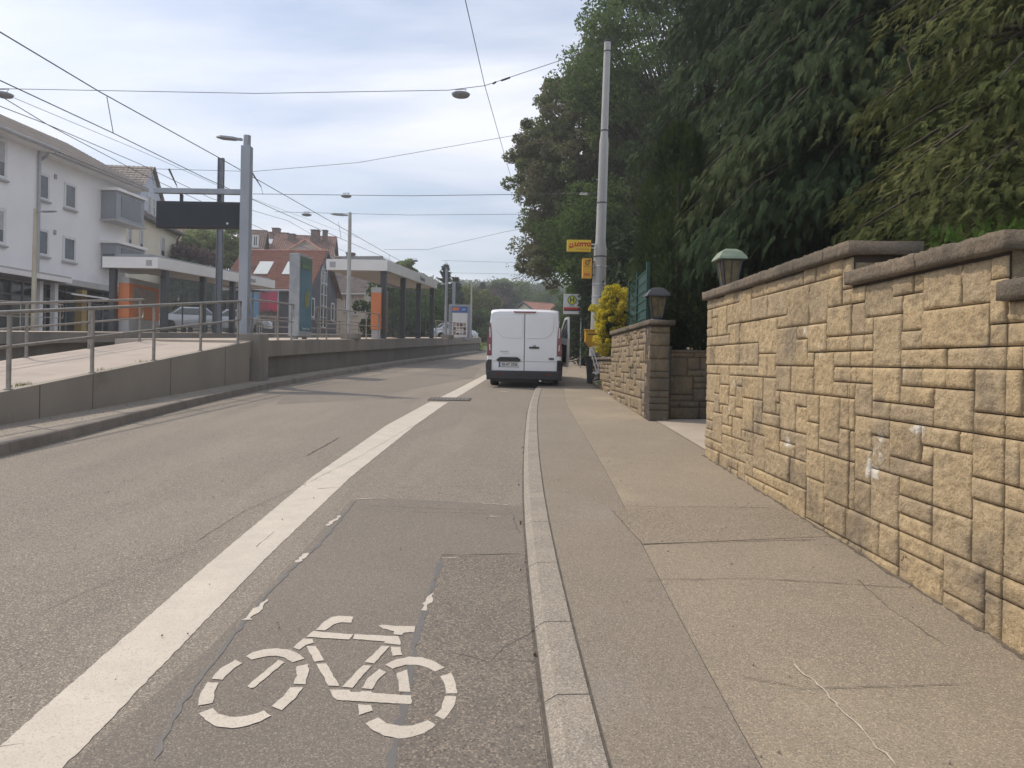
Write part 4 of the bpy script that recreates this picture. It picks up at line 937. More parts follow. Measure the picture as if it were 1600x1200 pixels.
cypress('dark weeping cypress farthest back, trunk hidden behind the golden one', (9.6, 12.5, gz(12, 1)), 14, 3.9, 2.2, 190, 110, lf_cyp, 5, (.45, .8), group='weeping cypresses behind the walls')
cypress('tall dark weeping cypress standing next to the round mast', (5.6, 19, gz(19, .8)), 16, 2.7, 2.4, 190, 120, lf_cyp, 7, (.45, .8), group='weeping cypresses behind the walls')
cypress('golden green cypress leaning over the near wall at right', (5.75, 7.6, gz(7, 1.0)), 9, 1.75, 1.1, 260, 130, lf_gold, 6, (.19, .36), (.3, 1.3), .25, prof=lambda f: .85 + 1.9 * f if f < .17 else max(.15, 1.17 - (f - .17) * .95))
# columnar thuja
def thuja(label, base, H_, Rb, m, seed, n=2600, sc=(.35, .6), top=.35, name='thuja', cat='conifer', lift=(2.0, 2.9), group=None):
    base = Vector(base); t = thing(name, tuple(base), label, cat, group); r_ = np.random.default_rng(seed)
    f = r_.random(n); az = r_.uniform(0, 2 * np.pi, n); k = np.array([1 + .3 * mnoise.noise(Vector((math.cos(a) * 2.2, math.sin(a) * 2.2, z * H_ * 1.6 + seed))) * 1.6 for a, z in zip(az, f)])
    rad = Rb * np.where(f > top, np.sqrt(np.clip(1 - ((f - top) / (1 - top)) ** 1.8, 0, 1)), .88 + .12 * f / top) * k * (.72 + .3 * r_.random(n)) + .02
    pos = np.stack([base.x + np.cos(az) * rad, base.y + np.sin(az) * rad, base.z + .05 + f * H_], 1)
    V, Fc, T = fronds(pos, az - np.pi / 2 + r_.normal(size=n) * .5, r_.uniform(*lift, n), r_.uniform(*sc, n), np.clip(.5 + (k - 1) * 1.5 + r_.uniform(-.25, .25, n), 0, 1)); fast('foliage', V, Fc, m, t, tint=T)
    MB().tube([base - Vector((0, 0, .2)), base + Vector((0, 0, H_ * .85))], [.08, .02], 8).build('trunk', bark, t); return t
thuja('dense upright thuja behind the small rusty lantern', (P(1058, 500, 13.6).x, 13.6, gz(13.6, .5)), 4.7, .78, lf_thuja, 31, 12000, (.17, .32), lift=(1.7, 2.9))
thuja('dark thuja hedge bush filling the driveway recess behind the low wall', (P(1105, 500, 12.9).x + .25, 13.1, gz(13, .5)), 2.5, .85, lf_cyp, 32, 6000, (.18, .32), lift=(1.2, 2.7))
for k, (x, y, z0_, rx, rz, n_, m_, lb) in enumerate(((4.15, 5.95, .95, .85, .62, 130, lf_bright, 'bright green thuja bush peeking over the wall steps'), (3.6, 4.55, .85, .7, .5, 110, lf_bright, 'bright green low bush behind the lowest wall step'), (3.75, 7.6, .9, .45, .5, 50, lf_gold, 'olive green shrub behind the upper wall step'))):
    c_ = (x, y, gz(y, z0_) + rz + (.25 if k < 2 else .1)); t = thing('garden_bush', (x, y, gz(y, z0_)), lb, 'bush'); cs = blob_centers(c_, (rx, rx, rz), n_, 140 + k, .45, .5)
    pos = np.repeat(cs, 60, 0) + rnd_unit(n_ * 60) * rng.uniform(.06, .17, (n_ * 60, 1)); nn_ = len(pos); V, Fc, T = fronds(pos, rng.uniform(0, 6.28, nn_), rng.uniform(1.5, 3.0, nn_), rng.uniform(.10, .19, nn_), np.clip(np.repeat(rng.random(n_), 60) * .6 + rng.random(nn_) * .4, 0, 1)); fast('foliage', V, Fc, m_, t, tint=T)
    MB().tube([(x, y, gz(y, z0_)), c_], [.05, .02], 8).build('stem', bark, t)
# dark understorey so no sky shows below the conifers
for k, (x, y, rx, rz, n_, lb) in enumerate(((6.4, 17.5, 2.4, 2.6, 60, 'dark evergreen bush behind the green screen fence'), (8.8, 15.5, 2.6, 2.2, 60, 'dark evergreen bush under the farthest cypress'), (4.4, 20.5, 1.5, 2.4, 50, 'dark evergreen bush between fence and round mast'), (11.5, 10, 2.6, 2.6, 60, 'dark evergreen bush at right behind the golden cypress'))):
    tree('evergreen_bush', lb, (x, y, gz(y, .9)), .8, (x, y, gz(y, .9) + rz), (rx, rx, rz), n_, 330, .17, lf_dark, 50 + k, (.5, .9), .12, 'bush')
# copper + green deciduous trees over the road
def ex(pts, Y): return np.array([tuple(P(u + (34 if u < 830 else 16 if u < 900 else 0), v, Y + dy)) for u, v, dy in pts])
tree('copper_leaved_tree', 'tall tree with copper brown young leaves overhanging the road', (9.6, 44, gz(44, .2)), 6, tuple(P(924, 250, 42)), (4.3, 5, 5.5), 420, 230, .17, lf_copper, 61, (.35, .8), .42, nl=70, hollow=.5, lump=.14, aspect=.6,
     extra=ex([(u_ + du, v_ + dv, 1) for u_, v_ in ((820, 380), (840, 340), (850, 300), (860, 260), (835, 370), (855, 230), (870, 215), (880, 180), (895, 150), (845, 395), (815, 350), (905, 110)) for du, dv in ((0, 0), (12, 18), (-8, 14))] + [(795, 385, 0), (785, 405, 1), (800, 360, 2), (790, 350, 0), (815, 330, 0), (806, 395, -1), (800, 420, 0), (825, 400, 0), (840, 415, 1), (830, 300, 0), (845, 260, 0), (850, 225, 1), (870, 190, 0), (885, 150, 0), (900, 120, 0), (915, 95, 0), (930, 75, 0), (925, 60, 1), (860, 330, 0), (855, 380, 0), (870, 400, 0), (800, 335, 3), (940, 40, 0), (960, 20, 0), (970, 0, 0), (990, -20, 0), (835, 225, 0), (845, 200, 0)], 40))
tree('maple_tree', 'fresh green tree hiding the mast top', (10.2, 36, gz(36, .2)), 5, tuple(P(1000, 90, 34)), (3.0, 3.6, 4.8), 150, 240, .17, lf_mid, 62, (.6, 1.1), .35, nl=50, hollow=.4)
tree('small_leafy_tree', 'bright green lower tree behind the LOTTO sign', (6.6, 37, gz(37, .1)), 3, tuple(P(925, 370, 35)), (2.1, 2.6, 2.3), 110, 260, .15, lf_green, 63, (.45, .9), .2, nl=30, hollow=.3)
# drooping bare twigs under the copper crown
t = thing('twiggy_branches', (7.5, 40, gz(40, .2)), 'thin nearly bare drooping branches below the copper tree against the sky', 'tree')
mb = MB(); rr = random.Random(9); tips = []
mb.tube([(7.5, 40, gz(40)), (7.2, 40, gz(40) + 5), (6.5, 40, gz(40) + 7.5)], [.16, .12, .08], 8)
for i in range(46):
    a = Vector((rr.uniform(3.4, 6.8), 40 + rr.uniform(-1.5, 1.5), rr.uniform(7.2, 8.6))); u_, v_ = rr.uniform(800, 888), rr.uniform(405, 452); b = P(u_, v_, 40 + rr.uniform(-1.5, 1.5)); m_ = a.lerp(b, .55) + Vector((0, 0, .7))
    mb.tube([a, m_, b], [.03, .016, .006], 4, cap=False); tips += [tuple(m_.lerp(b, rr.random()) + Vector((rr.gauss(0, .15), 0, rr.gauss(0, .15)))) for _ in range(9)]
    for _ in range(3):
        c_ = m_.lerp(b, rr.uniform(.1, .9)); mb.tube([c_, c_ + Vector((rr.uniform(-.6, .4), rr.uniform(-.4, .4), rr.uniform(-.5, .2)))], [.01, .004], 4, cap=False)
V, Fc, T = crown_cards(np.array(tips), np.full(len(tips), .22), 7, .10); fast('crown', V, Fc, lf_copper, t, tint=T); mb.build('trunk', bark, t)
# ivy / hedge along the far footway
for k, (u, v, Y, rx, rz, n_, m_, lb) in enumerate(((931, 470, 31.0, .55, 2.6, 46, lf_cyp, 'dark ivy covered bush right behind the round mast'), (912, 520, 34, .45, 2.1, 40, lf_dark, 'dark hedge bush behind the bus stop sign post'), (938, 410, 34, 1.3, 2.4, 50, lf_green, 'leafy green bush behind the post horn sign'), (896, 500, 48, .9, 2.6, 40, lf_green, 'light green bush beside the far footway'), (915, 470, 55, 2.2, 3.6, 50, lf_green, 'big green bush at the far end of the footway'))):
    c = P(u, v, Y); tree('hedge_bush', lb, (c.x, Y, gz(Y, .06)), .6, (c.x, Y, c.z), (rx, rx, rz), n_, 260, .12, m_, 70 + k, (.3, .55), .08, 'bush', hollow=.3)
# yellow bush
c = P(955, 500, 18.6)
yb = tree('yellow_flowering_bush', 'bright yellow flowering bush overhanging the low stone wall', (c.x + .25, 18.6, gz(18.6, .2)), .9, (c.x + .10, 18.6, P(955, 487, 18.6).z), (.45, .5, .54), 110, 190, .048, lf_yellow, 81, (.05, .16), .05, 'bush', hollow=.5, lump=.6)
cs = blob_centers((c.x + .1, 18.8, P(958, 518, 18.6).z), (.40, .45, .62), 60, 82, .4, .1); V, Fc, T = crown_cards(cs, np.full(len(cs), .16), 120, .06); fast('lower_foliage', V, Fc, lf_olive if 0 else lf_thuja, yb, tint=T)
cs = np.array([tuple(P(u, v, 18.5)) for u, v in ((936, 510), (934, 530), (945, 525), (938, 545), (950, 540), (962, 505), (940, 490), (944, 550))]); V, Fc, T = crown_cards(cs, np.full(len(cs), .15), 170, .06); fast('lower_flowers', V, Fc, lf_yellow, yb, tint=T)

# ------------------------------------------------------------------ clutter by the wall: letter box, bin, ladder, junk
Yj = 20.5
a, b = P(914, 517, Yj + 1), P(940, 543, Yj + 1); t = thing('letter_box', ((a.x + b.x) / 2, Yj + 1, b.z), 'yellow letter box on a post half hidden by the yellow bush', 'letter box')
mb = MB(); mb.prism([(a.x, Yj + .8, a.z), (b.x, Yj + .8, a.z), (b.x, Yj + .8, b.z), (a.x + .12, Yj + .8, b.z), (a.x, Yj + .8, b.z + .16)], (0, .35, 0)); mb.build('body', yel_o, t, bevel=.02)
mb = MB(); mb.box(a.x - .02, b.x + .02, Yj + .78, Yj + 1.17, a.z + .002, a.z + .04); mb.build('lid', yel_o, t, bevel=.01)
mb = MB(); mb.box(a.x + .08, b.x - .08, Yj + .79, Yj + .798, a.z - .12, a.z - .09); mb.build('slot', darkm, t)
mb = MB(); mb.tube([((a.x + b.x) / 2 + .1, Yj + 1, b.z), ((a.x + b.x) / 2 + .1, Yj + 1, gz(Yj + 1, .06))], .035, 8); mb.build('post', postm, t)
a, b = P(917, 547, Yj + .4), P(933, 588, Yj + .4); gb = gz(Yj + .4, .062)
t = thing('waste_bin', ((a.x + b.x) / 2, Yj + .4, gb), 'dark grey wheeled waste bin behind the folded aluminium frame', 'bin')
mb = MB(); x0, x1 = a.x, a.x + .5
mb.hexa([(x0 + .05, Yj + .25, gb + .02), (x1 - .05, Yj + .25, gb + .02), (x1 - .05, Yj + .7, gb + .02), (x0 + .05, Yj + .7, gb + .02)], [(x0, Yj + .15, gb + .72), (x1, Yj + .15, gb + .72), (x1, Yj + .75, gb + .72), (x0, Yj + .75, gb + .72)]); mb.build('body', mat('bin_grey', (.05, .052, .055), (.07, .072, .075), 8, .6), t, bevel=.02)
mb = MB(); mb.box(x0 - .02, x1 + .02, Yj + .12, Yj + .78, gb + .725, gb + .77); mb.build('lid', mat('bin_lid', (.04, .042, .045)), t, bevel=.015)
for s_ in (x0 + .05, x1 - .09): MB().tube([(s_, Yj + .68, gb + .1), (s_ + .05, Yj + .68, gb + .1)], .1, 12).build('wheel', rubber, t)
# aluminium folding frame / sack truck
Yl = 18.9
def Q(u, v, dy=0): return P(u, v, Yl + dy)
t = thing('sack_truck', tuple(Q(932, 586)), 'folded aluminium hand truck leaning in front of the dark bin', 'hand truck')
for a, b in (((922, 545), (932, 580)), ((926, 544), (937, 580)), ((938, 562), (934, 580)), ((941, 561), (939, 578))): MB().tube([Q(*a, .1), Q(*b)], .016, 8).build('tube', alu, t)
for a, b in (((922, 544), (936, 540)), ((931, 562), (945, 557)), ((927, 570), (938, 566))): MB().tube([Q(*a, .08), Q(*b, .1)], .015, 8).build('crossbar', alu, t)
mb = MB(); mb.hexa([Q(924, 589), Q(941, 582), Q(941, 582, .35), Q(924, 589, .35)], [Q(924, 583), Q(941, 577), Q(941, 577, .35), Q(924, 583, .35)]); mb.build('platform', alu, t, bevel=.01)
for u in (926, 939): MB().tube([Q(u, 587, -.05), Q(u, 587, -.01)], .07, 12).build('wheel', rubber, t)
t = thing('bent_wood_piece', tuple(Q(941, 588)), 'bent pinkish brown wooden piece leaning by the wall', 'wood')
MB().tube([Q(947, 563, .1), Q(943, 571), Q(942, 578), Q(940, 589)], [.045, .05, .035, .03], 10).build('arm', mat('pinkish_wood', (.42, .24, .18), (.34, .19, .14), 12, .6), t); MB().lathe(Q(940, 590) - Vector((0, 0, .03)), [(.001, .06), (.07, .05), (.09, 0)], 10).build('foot', darkm, t)
bl_ = MB(); bl_.ball(Q(946, 589, .1), .13, 12, 8, (1.2, 1, .6)); tag(bl_.build('black_bag', blackp), 'small black bag on the ground by the wall', 'bag')
t = thing('scrap_sheet', tuple(Q(938, 592)), 'pale crumpled plastic sheet on scrap boards by the wall', 'scrap')
mb = MB(); n_ = 8; V = [Q(927 + 14 * i / n_, 594 - 3 * j / n_ , .25 * j) + Vector((0, 0, .05 * rng.random())) for j in range(n_ + 1) for i in range(n_ + 1)]
mb.add(V, [(j * 9 + i, j * 9 + i + 1, (j + 1) * 9 + i + 1, (j + 1) * 9 + i) for j in range(8) for i in range(8)]); mb.build('sheet', white_s, t)
mb = MB(); mb.bar(Q(930, 597, -.4), Q(948, 594, -.2), .12, .03); mb.bar(Q(932, 600, -.6), Q(946, 600, -.5), .1, .03); mb.build('board', mat('scrap_green', (.16, .19, .14), (.10, .12, .09), 20), t)
t = thing('terracotta_slab', tuple(Q(953, 596)), 'terracotta coloured slab propped against the low wall', 'slab')
MB().hexa([Q(951, 596), Q(957, 596), Q(957, 596, .06), Q(951, 596, .06)], [Q(952, 570, .25), Q(958, 570, .25), Q(958, 570, .31), Q(952, 570, .31)]).build('slab', mat('terracotta', (.40, .15, .09), (.33, .12, .075), 9), t, bevel=.008)
t = thing('pale_post', tuple(Q(948.5, 598)), 'pale wooden post standing under the yellow bush', 'post'); MB().bar(Q(948.5, 598), Q(947.5, 558), .05, .05).build('post', mat('pale_wood', (.36, .33, .26), (.28, .26, .2), 9), t)
c = G(957, 617, .066); t = thing('drink_can', tuple(c), 'red and white drink can lying on the footway', 'can')
MB().tube([c + Vector((-.09, 0, .035)), c + Vector((-.05, 0, .035))], .033, 14).build('can_end', white_s, t); MB().tube([c + Vector((-.049, 0, .035)), c + Vector((.08, .02, .035))], .034, 14).build('can_body', mat('can_red', (.40, .05, .04), (.30, .04, .03), 30, .4), t)
# weeds at foot of clutter
def tufts(name, label, spots, n, h, m, kind='stuff'):
    C = []; D = []; 
    for p in spots:
        for _ in range(n):
            d = Vector((random.gauss(0, .35), random.gauss(0, .35), 1)).normalized(); q = Vector(p) + Vector((random.gauss(0, .05), random.gauss(0, .06), 0)) + d * h * .4; C.append(tuple(q)); D.append(tuple(d))
    C, D = np.array(C), np.array(D); Nn = np.cross(D, rnd_unit(len(C))); Nn /= np.linalg.norm(Nn, axis=1, keepdims=True)
    V, Fc = leaf_cards(C, D, Nn, h * rng.uniform(.6, 1.3, len(C)), .008 if h < .2 else .02); o = fast(name, V, Fc, m, tint=np.repeat(rng.random(len(C)), 4)); tag(o, label, kind=kind); return o
sp = [tuple(G(u, v, .06)) for u, v in ((930, 597), (936, 601), (943, 604), (950, 607), (925, 595), (947, 606), (955, 612), (940, 598))]
tufts('weeds', 'weeds growing at the foot of the stone wall', sp, 40, .12, lf_green)
sp = []
for u, v in ((28, 602), (35, 601), (42, 600), (222, 563), (158, 577)): q = G(u, v, 0); y = EY(u, lambda q_: float(edgeX(q_)) - .17, v); sp.append((float(edgeX(y)) - .17, y, gz(y, rampdz(y) - .03)))
tufts('ramp_grass', 'grass tufts growing in the ramp joint', sp, 25, .08, lf_olive)
sp = [(XW - .02 + random.uniform(-.02, .01), random.uniform(2.5, 8.3), 0) for _ in range(26)]; sp = [(x, y, gz(y, .06)) for x, y, _ in sp]
# pebbles and litter on road and footway
mb = MB(); rr = random.Random(77)
for i in range(260):
    x, y = rr.uniform(-3.5, 2.1), rr.uniform(2.1, 9) ; s_ = rr.uniform(.002, .006); dz = .066 if x > .35 else .012
    mb.ball((x, y, gz(y, dz)), s_, 5, 3)
tag(mb.build('pebbles', mat('pebble', (.45, .40, .34), (.2, .18, .16), 60)), 'tiny stones scattered over road and footway', kind='stuff')

# ------------------------------------------------------------------ van
def make_van():
    t = thing('delivery_van', (0, 0, 0), 'white panel van parked half on the footway with its front door open', 'van')
    Lv, HW, Ht = 4.97, .985, 1.98
    def top(y):   # roof / windscreen / bonnet line
        return float(np.interp(y, [0, .04, .15, .5, 3.2, 3.5, 4.25, 4.6, 4.9, 4.97], [1.90, 1.935, 1.96, 1.98, 1.97, 1.90, 1.22, 1.12, .92, .72]))
    def bot(y):
        z = .34
        for yc in (.98, 3.92):
            if abs(y - yc) < .42: z = max(z, .34 + math.sqrt(.42 ** 2 - (y - yc) ** 2) * .92)
        return z
    ys = [0, .02, .06, .14, .3, .45] + [.56 + .06 * i for i in range(15)] + [1.5, 1.8, 2.2, 2.6, 3.0, 3.2, 3.35] + [3.5 + .06 * i for i in range(15)] + [4.45, 4.6, 4.75, 4.88, 4.95, 4.97]
    V = []; ns = 13
    for y in ys:
        T_, B_ = top(y), bot(y); wf = float(np.interp(y, [0, .06, .2, 4.3, 4.8, 4.97], [.955, .985, 1, 1, .93, .84])); half = []
        for k in range(ns):
            f = k / (ns - 1)
            if f < .62:
                z = B_ + (T_ - .16 - B_) * f / .62; zz = min(1, max(0, (z - .95) / 1.0)); x = HW * wf * (1 - .12 * zz ** 1.2) - (.03 if z < .5 else 0)
            else:
                g_ = (f - .62) / .38; a_ = g_ * math.pi / 2; xb_ = HW * wf * (1 - .12 * min(1, max(0, (T_ - .16 - .95) / 1.0)) ** 1.3); x = xb_ * (1 - g_) ** 0 * (1 - (1 - math.cos(a_)) ** 1.0 * 0) ; x = xb_ - (xb_) * (1 - math.cos(a_)) ** 3.2; z = T_ - .16 + .16 * math.sin(a_) ** .75
            half.append((x, z))
        V += [(x, y, z) for x, z in half] + [(-x, y, z) for x, z in half[::-1][1:]]
    k = 2 * ns - 1; b = MB()
    b.add(V, [(i * k + j, i * k + j + 1, (i + 1) * k + j + 1, (i + 1) * k + j) for i in range(len(ys) - 1) for j in range(k - 1)], True)
    b.add(V[:k], [tuple(range(k))[::-1]]); b.add(V[-k:], [tuple(range(k))])
    body = b.build('body', white_pl, t)
    MB().box(-.93, .93, .1, 4.8, .33, .36).build('underbody', blackp, t)
    def lab(pts): return pts
    # rear doors: slightly proud panels with a seam between
    yb = -.012
    def panel(sgn):
        o_ = [(.012, .40), (.80, .40), (.835, .70), (.835, 1.30), (.80, 1.70), (.765, 1.80), (.70, 1.84), (.012, 1.845)]
        return [(sgn * x, yb, z) for x, z in o_]
    for s_ in (-1, 1):
        p = panel(s_); p = p if s_ > 0 else p[::-1]; d = MB().prism(p, (0, .03, 0)).build('rear_door', white_pl, t, bevel=.008)
        if s_ < 0: d['label'] = 'left rear door with the number plate'
        # blind window: raised frame whose lower outer corner is swept, with an inset
        w_ = [(.05, 1.235), (.46, 1.235), (.56, 1.26), (.66, 1.32), (.73, 1.42), (.755, 1.56), (.745, 1.72), (.70, 1.775), (.05, 1.78)]
        q = [(s_ * x, yb - .001, z) for x, z in w_]; q = q if s_ > 0 else q[::-1]
        MB().prism(q, (0, -.014, 0)).build('blind_window', white_pl, d, bevel=.010)
        MB().box(min(s_ * .02, s_ * .82), max(s_ * .02, s_ * .82), yb - .006, yb - .0, .655, .668).build('crease', mat('van_crease', (.5, .51, .53)), d)
        # tail light
        lx = [(.845, .80), (.968, .80), (.955, 1.2), (.905, 1.60), (.885, 1.62), (.855, 1.42), (.845, 1.2)]
        q = [(s_ * x, -.028, z) for x, z in lx]; q = q if s_ > 0 else q[::-1]; tl = MB().prism(q, (0, .10, 0)).build('tail_light', redl, t, bevel=.012)
        for z0, z1 in ((1.25, 1.50), (.93, 1.08)):
            q = [(s_ * .872, -.031, z0), (s_ * .905, -.031, z0), (s_ * .915, -.031, z1), (s_ * .885, -.031, z1)]; MB().prism(q if s_ > 0 else q[::-1], (0, -.006, 0)).build('clear_lens', clearl, tl)
        MB().box(min(s_ * .84, s_ * .90), max(s_ * .84, s_ * .90), -.02, .03, .68, .76).build('white_corner', white_pl, t)
        # bumper corners
        q = [(s_ * .845, -.06, .30), (s_ * .985, -.02, .30), (s_ * 1.0, .02, .60), (s_ * .95, -.02, .70), (s_ * .845, -.05, .70)]
        MB().prism(q if s_ > 0 else q[::-1], (0, .38, 0)).build('bumper_corner', blackp, t, bevel=.02)
        # reflectors
        MB().box(s_ * .62 - .07, s_ * .62 + .07, -.098, -.09, .325, .36).build('reflector', redl, t)
    MB().box(-.005, .005, yb - .004, .01, .4, 1.845).build('door_seam', seamm, t)
    MB().box(-.97, .97, -.09, .25, .20, .43).build('bumper', blackp, t, bevel=.03)
    MB().box(-.75, .75, -.02, .4, .14, .24).build('lower_skirt', blackp, t, bevel=.02)
    MB().prism([(-.30, -.012, 1.905), (.30, -.012, 1.905), (.27, -.012, 1.868), (-.27, -.012, 1.868)][::-1], (0, -.03, 0)).build('brake_light', redl, t, bevel=.006)
    # plate
    MB().prism([(-.70, yb - .002, .665), (-.10, yb - .002, .665), (-.09, yb - .002, .70), (-.17, yb - .002, .765), (-.63, yb - .002, .765), (-.72, yb - .002, .70)], (0, -.045, 0)).build('plate_light_bar', blackp, t, bevel=.01)
    pl = MB().box(-.66, -.14, yb - .012, yb - .001, .525, .64).build('number_plate', white_s, t)
    MB().box(-.658, -.615, yb - .015, yb - .0125, .527, .638).build('plate_band', blue_s, pl)
    text('plate_lettering', 'ES·AT 3526', .095, blackt, pl, (-.375, yb - .014, .582), ext=.001, bold=.002, sx=.88)
    fr = MB(); fr.box(-.67, -.13, yb - .014, yb - .001, .515, .525); fr.box(-.67, -.13, yb - .014, yb - .001, .64, .648); fr.build('plate_frame', blackp, pl)
    # handle, badge
    MB().box(.12, .38, yb - .035, yb - .002, .985, 1.03).build('handle', blackp, t, bevel=.012)
    MB().ball((.25, yb - .012, 1.06), .05, 12, 8, (1, 1, .5)).build('lock', mat('lock', (.6, .6, .62)), t)
    bd = MB().add([(.70 + .075 * math.cos(a), yb - .004, .735 + .03 * math.sin(a)) for a in np.linspace(0, 2 * math.pi, 24, endpoint=False)] + [(.70 + .075 * math.cos(a), yb - .014, .735 + .03 * math.sin(a)) for a in np.linspace(0, 2 * math.pi, 24, endpoint=False)], [tuple(range(24, 48))] + [(i, (i + 1) % 24, 24 + (i + 1) % 24, 24 + i) for i in range(24)]).build('badge', mat('badge_dark', (.03, .04, .08)), t)
    text('badge_lettering', 'Ford', .04, chrome, bd, (.70, yb - .016, .735), ext=.0006)
    text('model_lettering', 'TRANSIT', .045, sign_grey, t, (-.52, yb - .004, .90), ext=.001, bold=.001, sx=1.3)
    text('trim_lettering', 'CUSTOM', .035, sign_grey, t, (-.46, yb - .004, .85), ext=.001, sx=1.2)
    # exhaust and underbody bits
    MB().tube([(.42, -.05, .20), (.42, .5, .20)], .035, 12).build('exhaust', chrome, t)
    MB().box(-.85, .85, .9, 1.06, .24, .36).build('axle', darkm, t)
    for x in (-.80, .80):
        for y in (.98, 3.92):
            wl = MB(); wl.tube([(x - .115, y, .335), (x - .095, y, .335), (x + .095, y, .335), (x + .115, y, .335)], [.30, .335, .335, .30], 28); wt = wl.build('wheel', rubber, t)
            s_ = 1 if x > 0 else -1; MB().tube([(x + s_ * .117, y, .335), (x + s_ * .10, y, .335)], .20, 20).build('rim', alu, wt)
        MB().box(x * 1.18 - .02, x * 1.18 + .02, .5, 1.46, .36, .37).build('arch_trim', blackp, t)
    # glazing: windscreen, front side windows
    MB().add([(-.80, 3.53, 1.88), (.80, 3.53, 1.88), (.88, 4.26, 1.245), (-.88, 4.26, 1.245)], [(0, 1, 2, 3)]).build('windscreen', dglass, t)
    for s_ in (-1, 1):
        xx = s_ * .975; MB().add([(xx * .93, 2.75, 1.78), (xx * .93, 3.45, 1.78), (xx * .99, 3.95, 1.30), (xx * 1.012, 2.75, 1.25)], [(0, 1, 2, 3)]).build('side_window', dglass, t)
        MB().box(min(s_ * .99, s_ * 1.0), max(s_ * .99, s_ * 1.0), .3, 4.6, .52, .60).build('side_moulding', blackp, t)
        MB().box(s_ * .6 - .17, s_ * .6 + .17, 4.80, 4.93, .72, .92).build('headlight', clearl, t)
    MB().box(-.6, .6, 4.90, 4.985, .45, .75).build('grille', blackp, t, bevel=.02)
    # left mirror (closed door side)
    MB().box(-1.16, -1.0, 3.72, 3.82, 1.15, 1.42).build('mirror', blackp, t, bevel=.03)
    # open right front door, hinged at its front edge
    hx, hy, an = .985, 3.98, R(13)
    def D(s_, z, o_=0): return (hx + math.sin(an) * s_ + math.cos(an) * o_, hy - math.cos(an) * s_ + math.sin(an) * o_, z)
    fo = [(0, .42), (1.08, .42), (1.16, .75), (1.16, 1.22), (0, 1.26)]
    d = MB().prism([D(s_, z) for s_, z in fo], Vector(D(0, 0, .07)) - Vector(D(0, 0, 0))).build('front_door', white_pl, t, bevel=.012)
    d['label'] = 'open front passenger door'
    up = [(0.25, 1.26), (.50, 1.50), (.80, 1.80), (1.08, 1.84), (1.16, 1.22)]
    MB().prism([D(s_ * .97 + .02, z, .03) for s_, z in [(.3, 1.27), (.80, 1.76), (1.06, 1.78), (1.12, 1.25)]], Vector(D(0, 0, .006)) - Vector(D(0, 0, 0))).build('door_window', dglass, d)
    f_ = MB()
    for (a1, z1), (a2, z2) in (((.2, 1.24), (.80, 1.80)), ((.80, 1.80), (1.10, 1.83)), ((1.10, 1.83), (1.16, 1.22))): f_.bar(D(a1, z1, .035), D(a2, z2, .035), .06, .06)
    f_.build('door_window_frame', white_pl, d)
    MB().prism([D(s_, z, -.012) for s_, z in [(.1, .55), (1.02, .55), (1.08, 1.05), (.1, 1.1)]], Vector(D(0, 0, .01)) - Vector(D(0, 0, 0))).build('door_lining', blackp, d, bevel=.005)
    MB().bar(D(.22, 1.30, .16), D(.22, 1.52, .16), .16, .08).build('mirror', blackp, d, bevel=.02)
    return t
van = make_van()
vc = (G(763, 601).x + G(872, 603).x) / 2
van.scale = (1.02, 1.02, 1.06); van.location = (vc + .0, 19.55, gz(19.55, -.005)); van.rotation_euler = (math.atan(SL), 0, R(-1.5))

# ------------------------------------------------------------------ parked cars
def make_car(m, label, grp):
    t = thing('parked_car', (0, 0, 0), label, 'car', grp); W_ = .88
    def tp(y): return float(np.interp(y, [0, .1, .7, 1.4, 2.9, 3.6, 4.3, 4.4], [.6, .93, 1.0, 1.45, 1.46, .98, .82, .55]))
    ys = [0, .05, .15, .4, .7, 1.0, 1.4, 1.9, 2.4, 2.9, 3.2, 3.6, 3.9, 4.2, 4.35, 4.4]; V = []
    for y in ys:
        T_ = tp(y); wf = float(np.interp(y, [0, .3, 4, 4.4], [.88, 1, 1, .85])); z0 = .22
        if T_ > 1.02: h = [(W_, z0), (W_ * 1.02, .55), (W_, .92), (W_ * .97, .96), (W_ * .78, T_ - .06), (W_ * .66, T_), (0, T_ + .02)]
        else: h = [(W_, z0), (W_ * 1.02, .5), (W_, T_ - .12), (W_ * .96, T_ - .08), (W_ * .9, T_ - .03), (W_ * .75, T_), (0, T_ + .02)]
        V += [(x * wf, y, z) for x, z in h] + [(-x * wf, y, z) for x, z in h[::-1][1:]]
    k = 13; b = MB(); b.add(V, [(i * k + j, i * k + j + 1, (i + 1) * k + j + 1, (i + 1) * k + j) for i in range(len(ys) - 1) for j in range(k - 1)], True); b.add(V[:k], [tuple(range(k))[::-1]]); b.add(V[-k:], [tuple(range(k))]); b.build('body', m, t)
    for s_ in (-1, 1): MB().add([(s_ * .875, 1.0, .99), (s_ * .715, 1.5, 1.37), (s_ * .715, 2.85, 1.37), (s_ * .875, 3.35, .99)], [(0, 1, 2, 3)]).build('side_window', dglass, t)
    MB().add([(-.78, .72, 1.03), (.78, .72, 1.03), (.6, 1.36, 1.43), (-.6, 1.36, 1.43)], [(0, 1, 2, 3)]).build('rear_window', dglass, t); MB().add([(-.78, 3.58, 1.02), (.78, 3.58, 1.02), (.6, 2.95, 1.44), (-.6, 2.95, 1.44)], [(0, 1, 2, 3)]).build('windscreen', dglass, t)
    for s_ in (-1, 1):
        MB().box(s_ * .68 - .14, s_ * .68 + .14, -.01, .06, .68, .84).build('tail_light', redl, t); MB().box(s_ * .62 - .14, s_ * .62 + .14, 4.34, 4.405, .55, .68).build('headlight', clearl, t)
        for y in (.85, 3.5): MB().tube([(s_ * .72, y, .31), (s_ * .91, y, .31)], .31, 18).build('wheel', rubber, t)
    return t
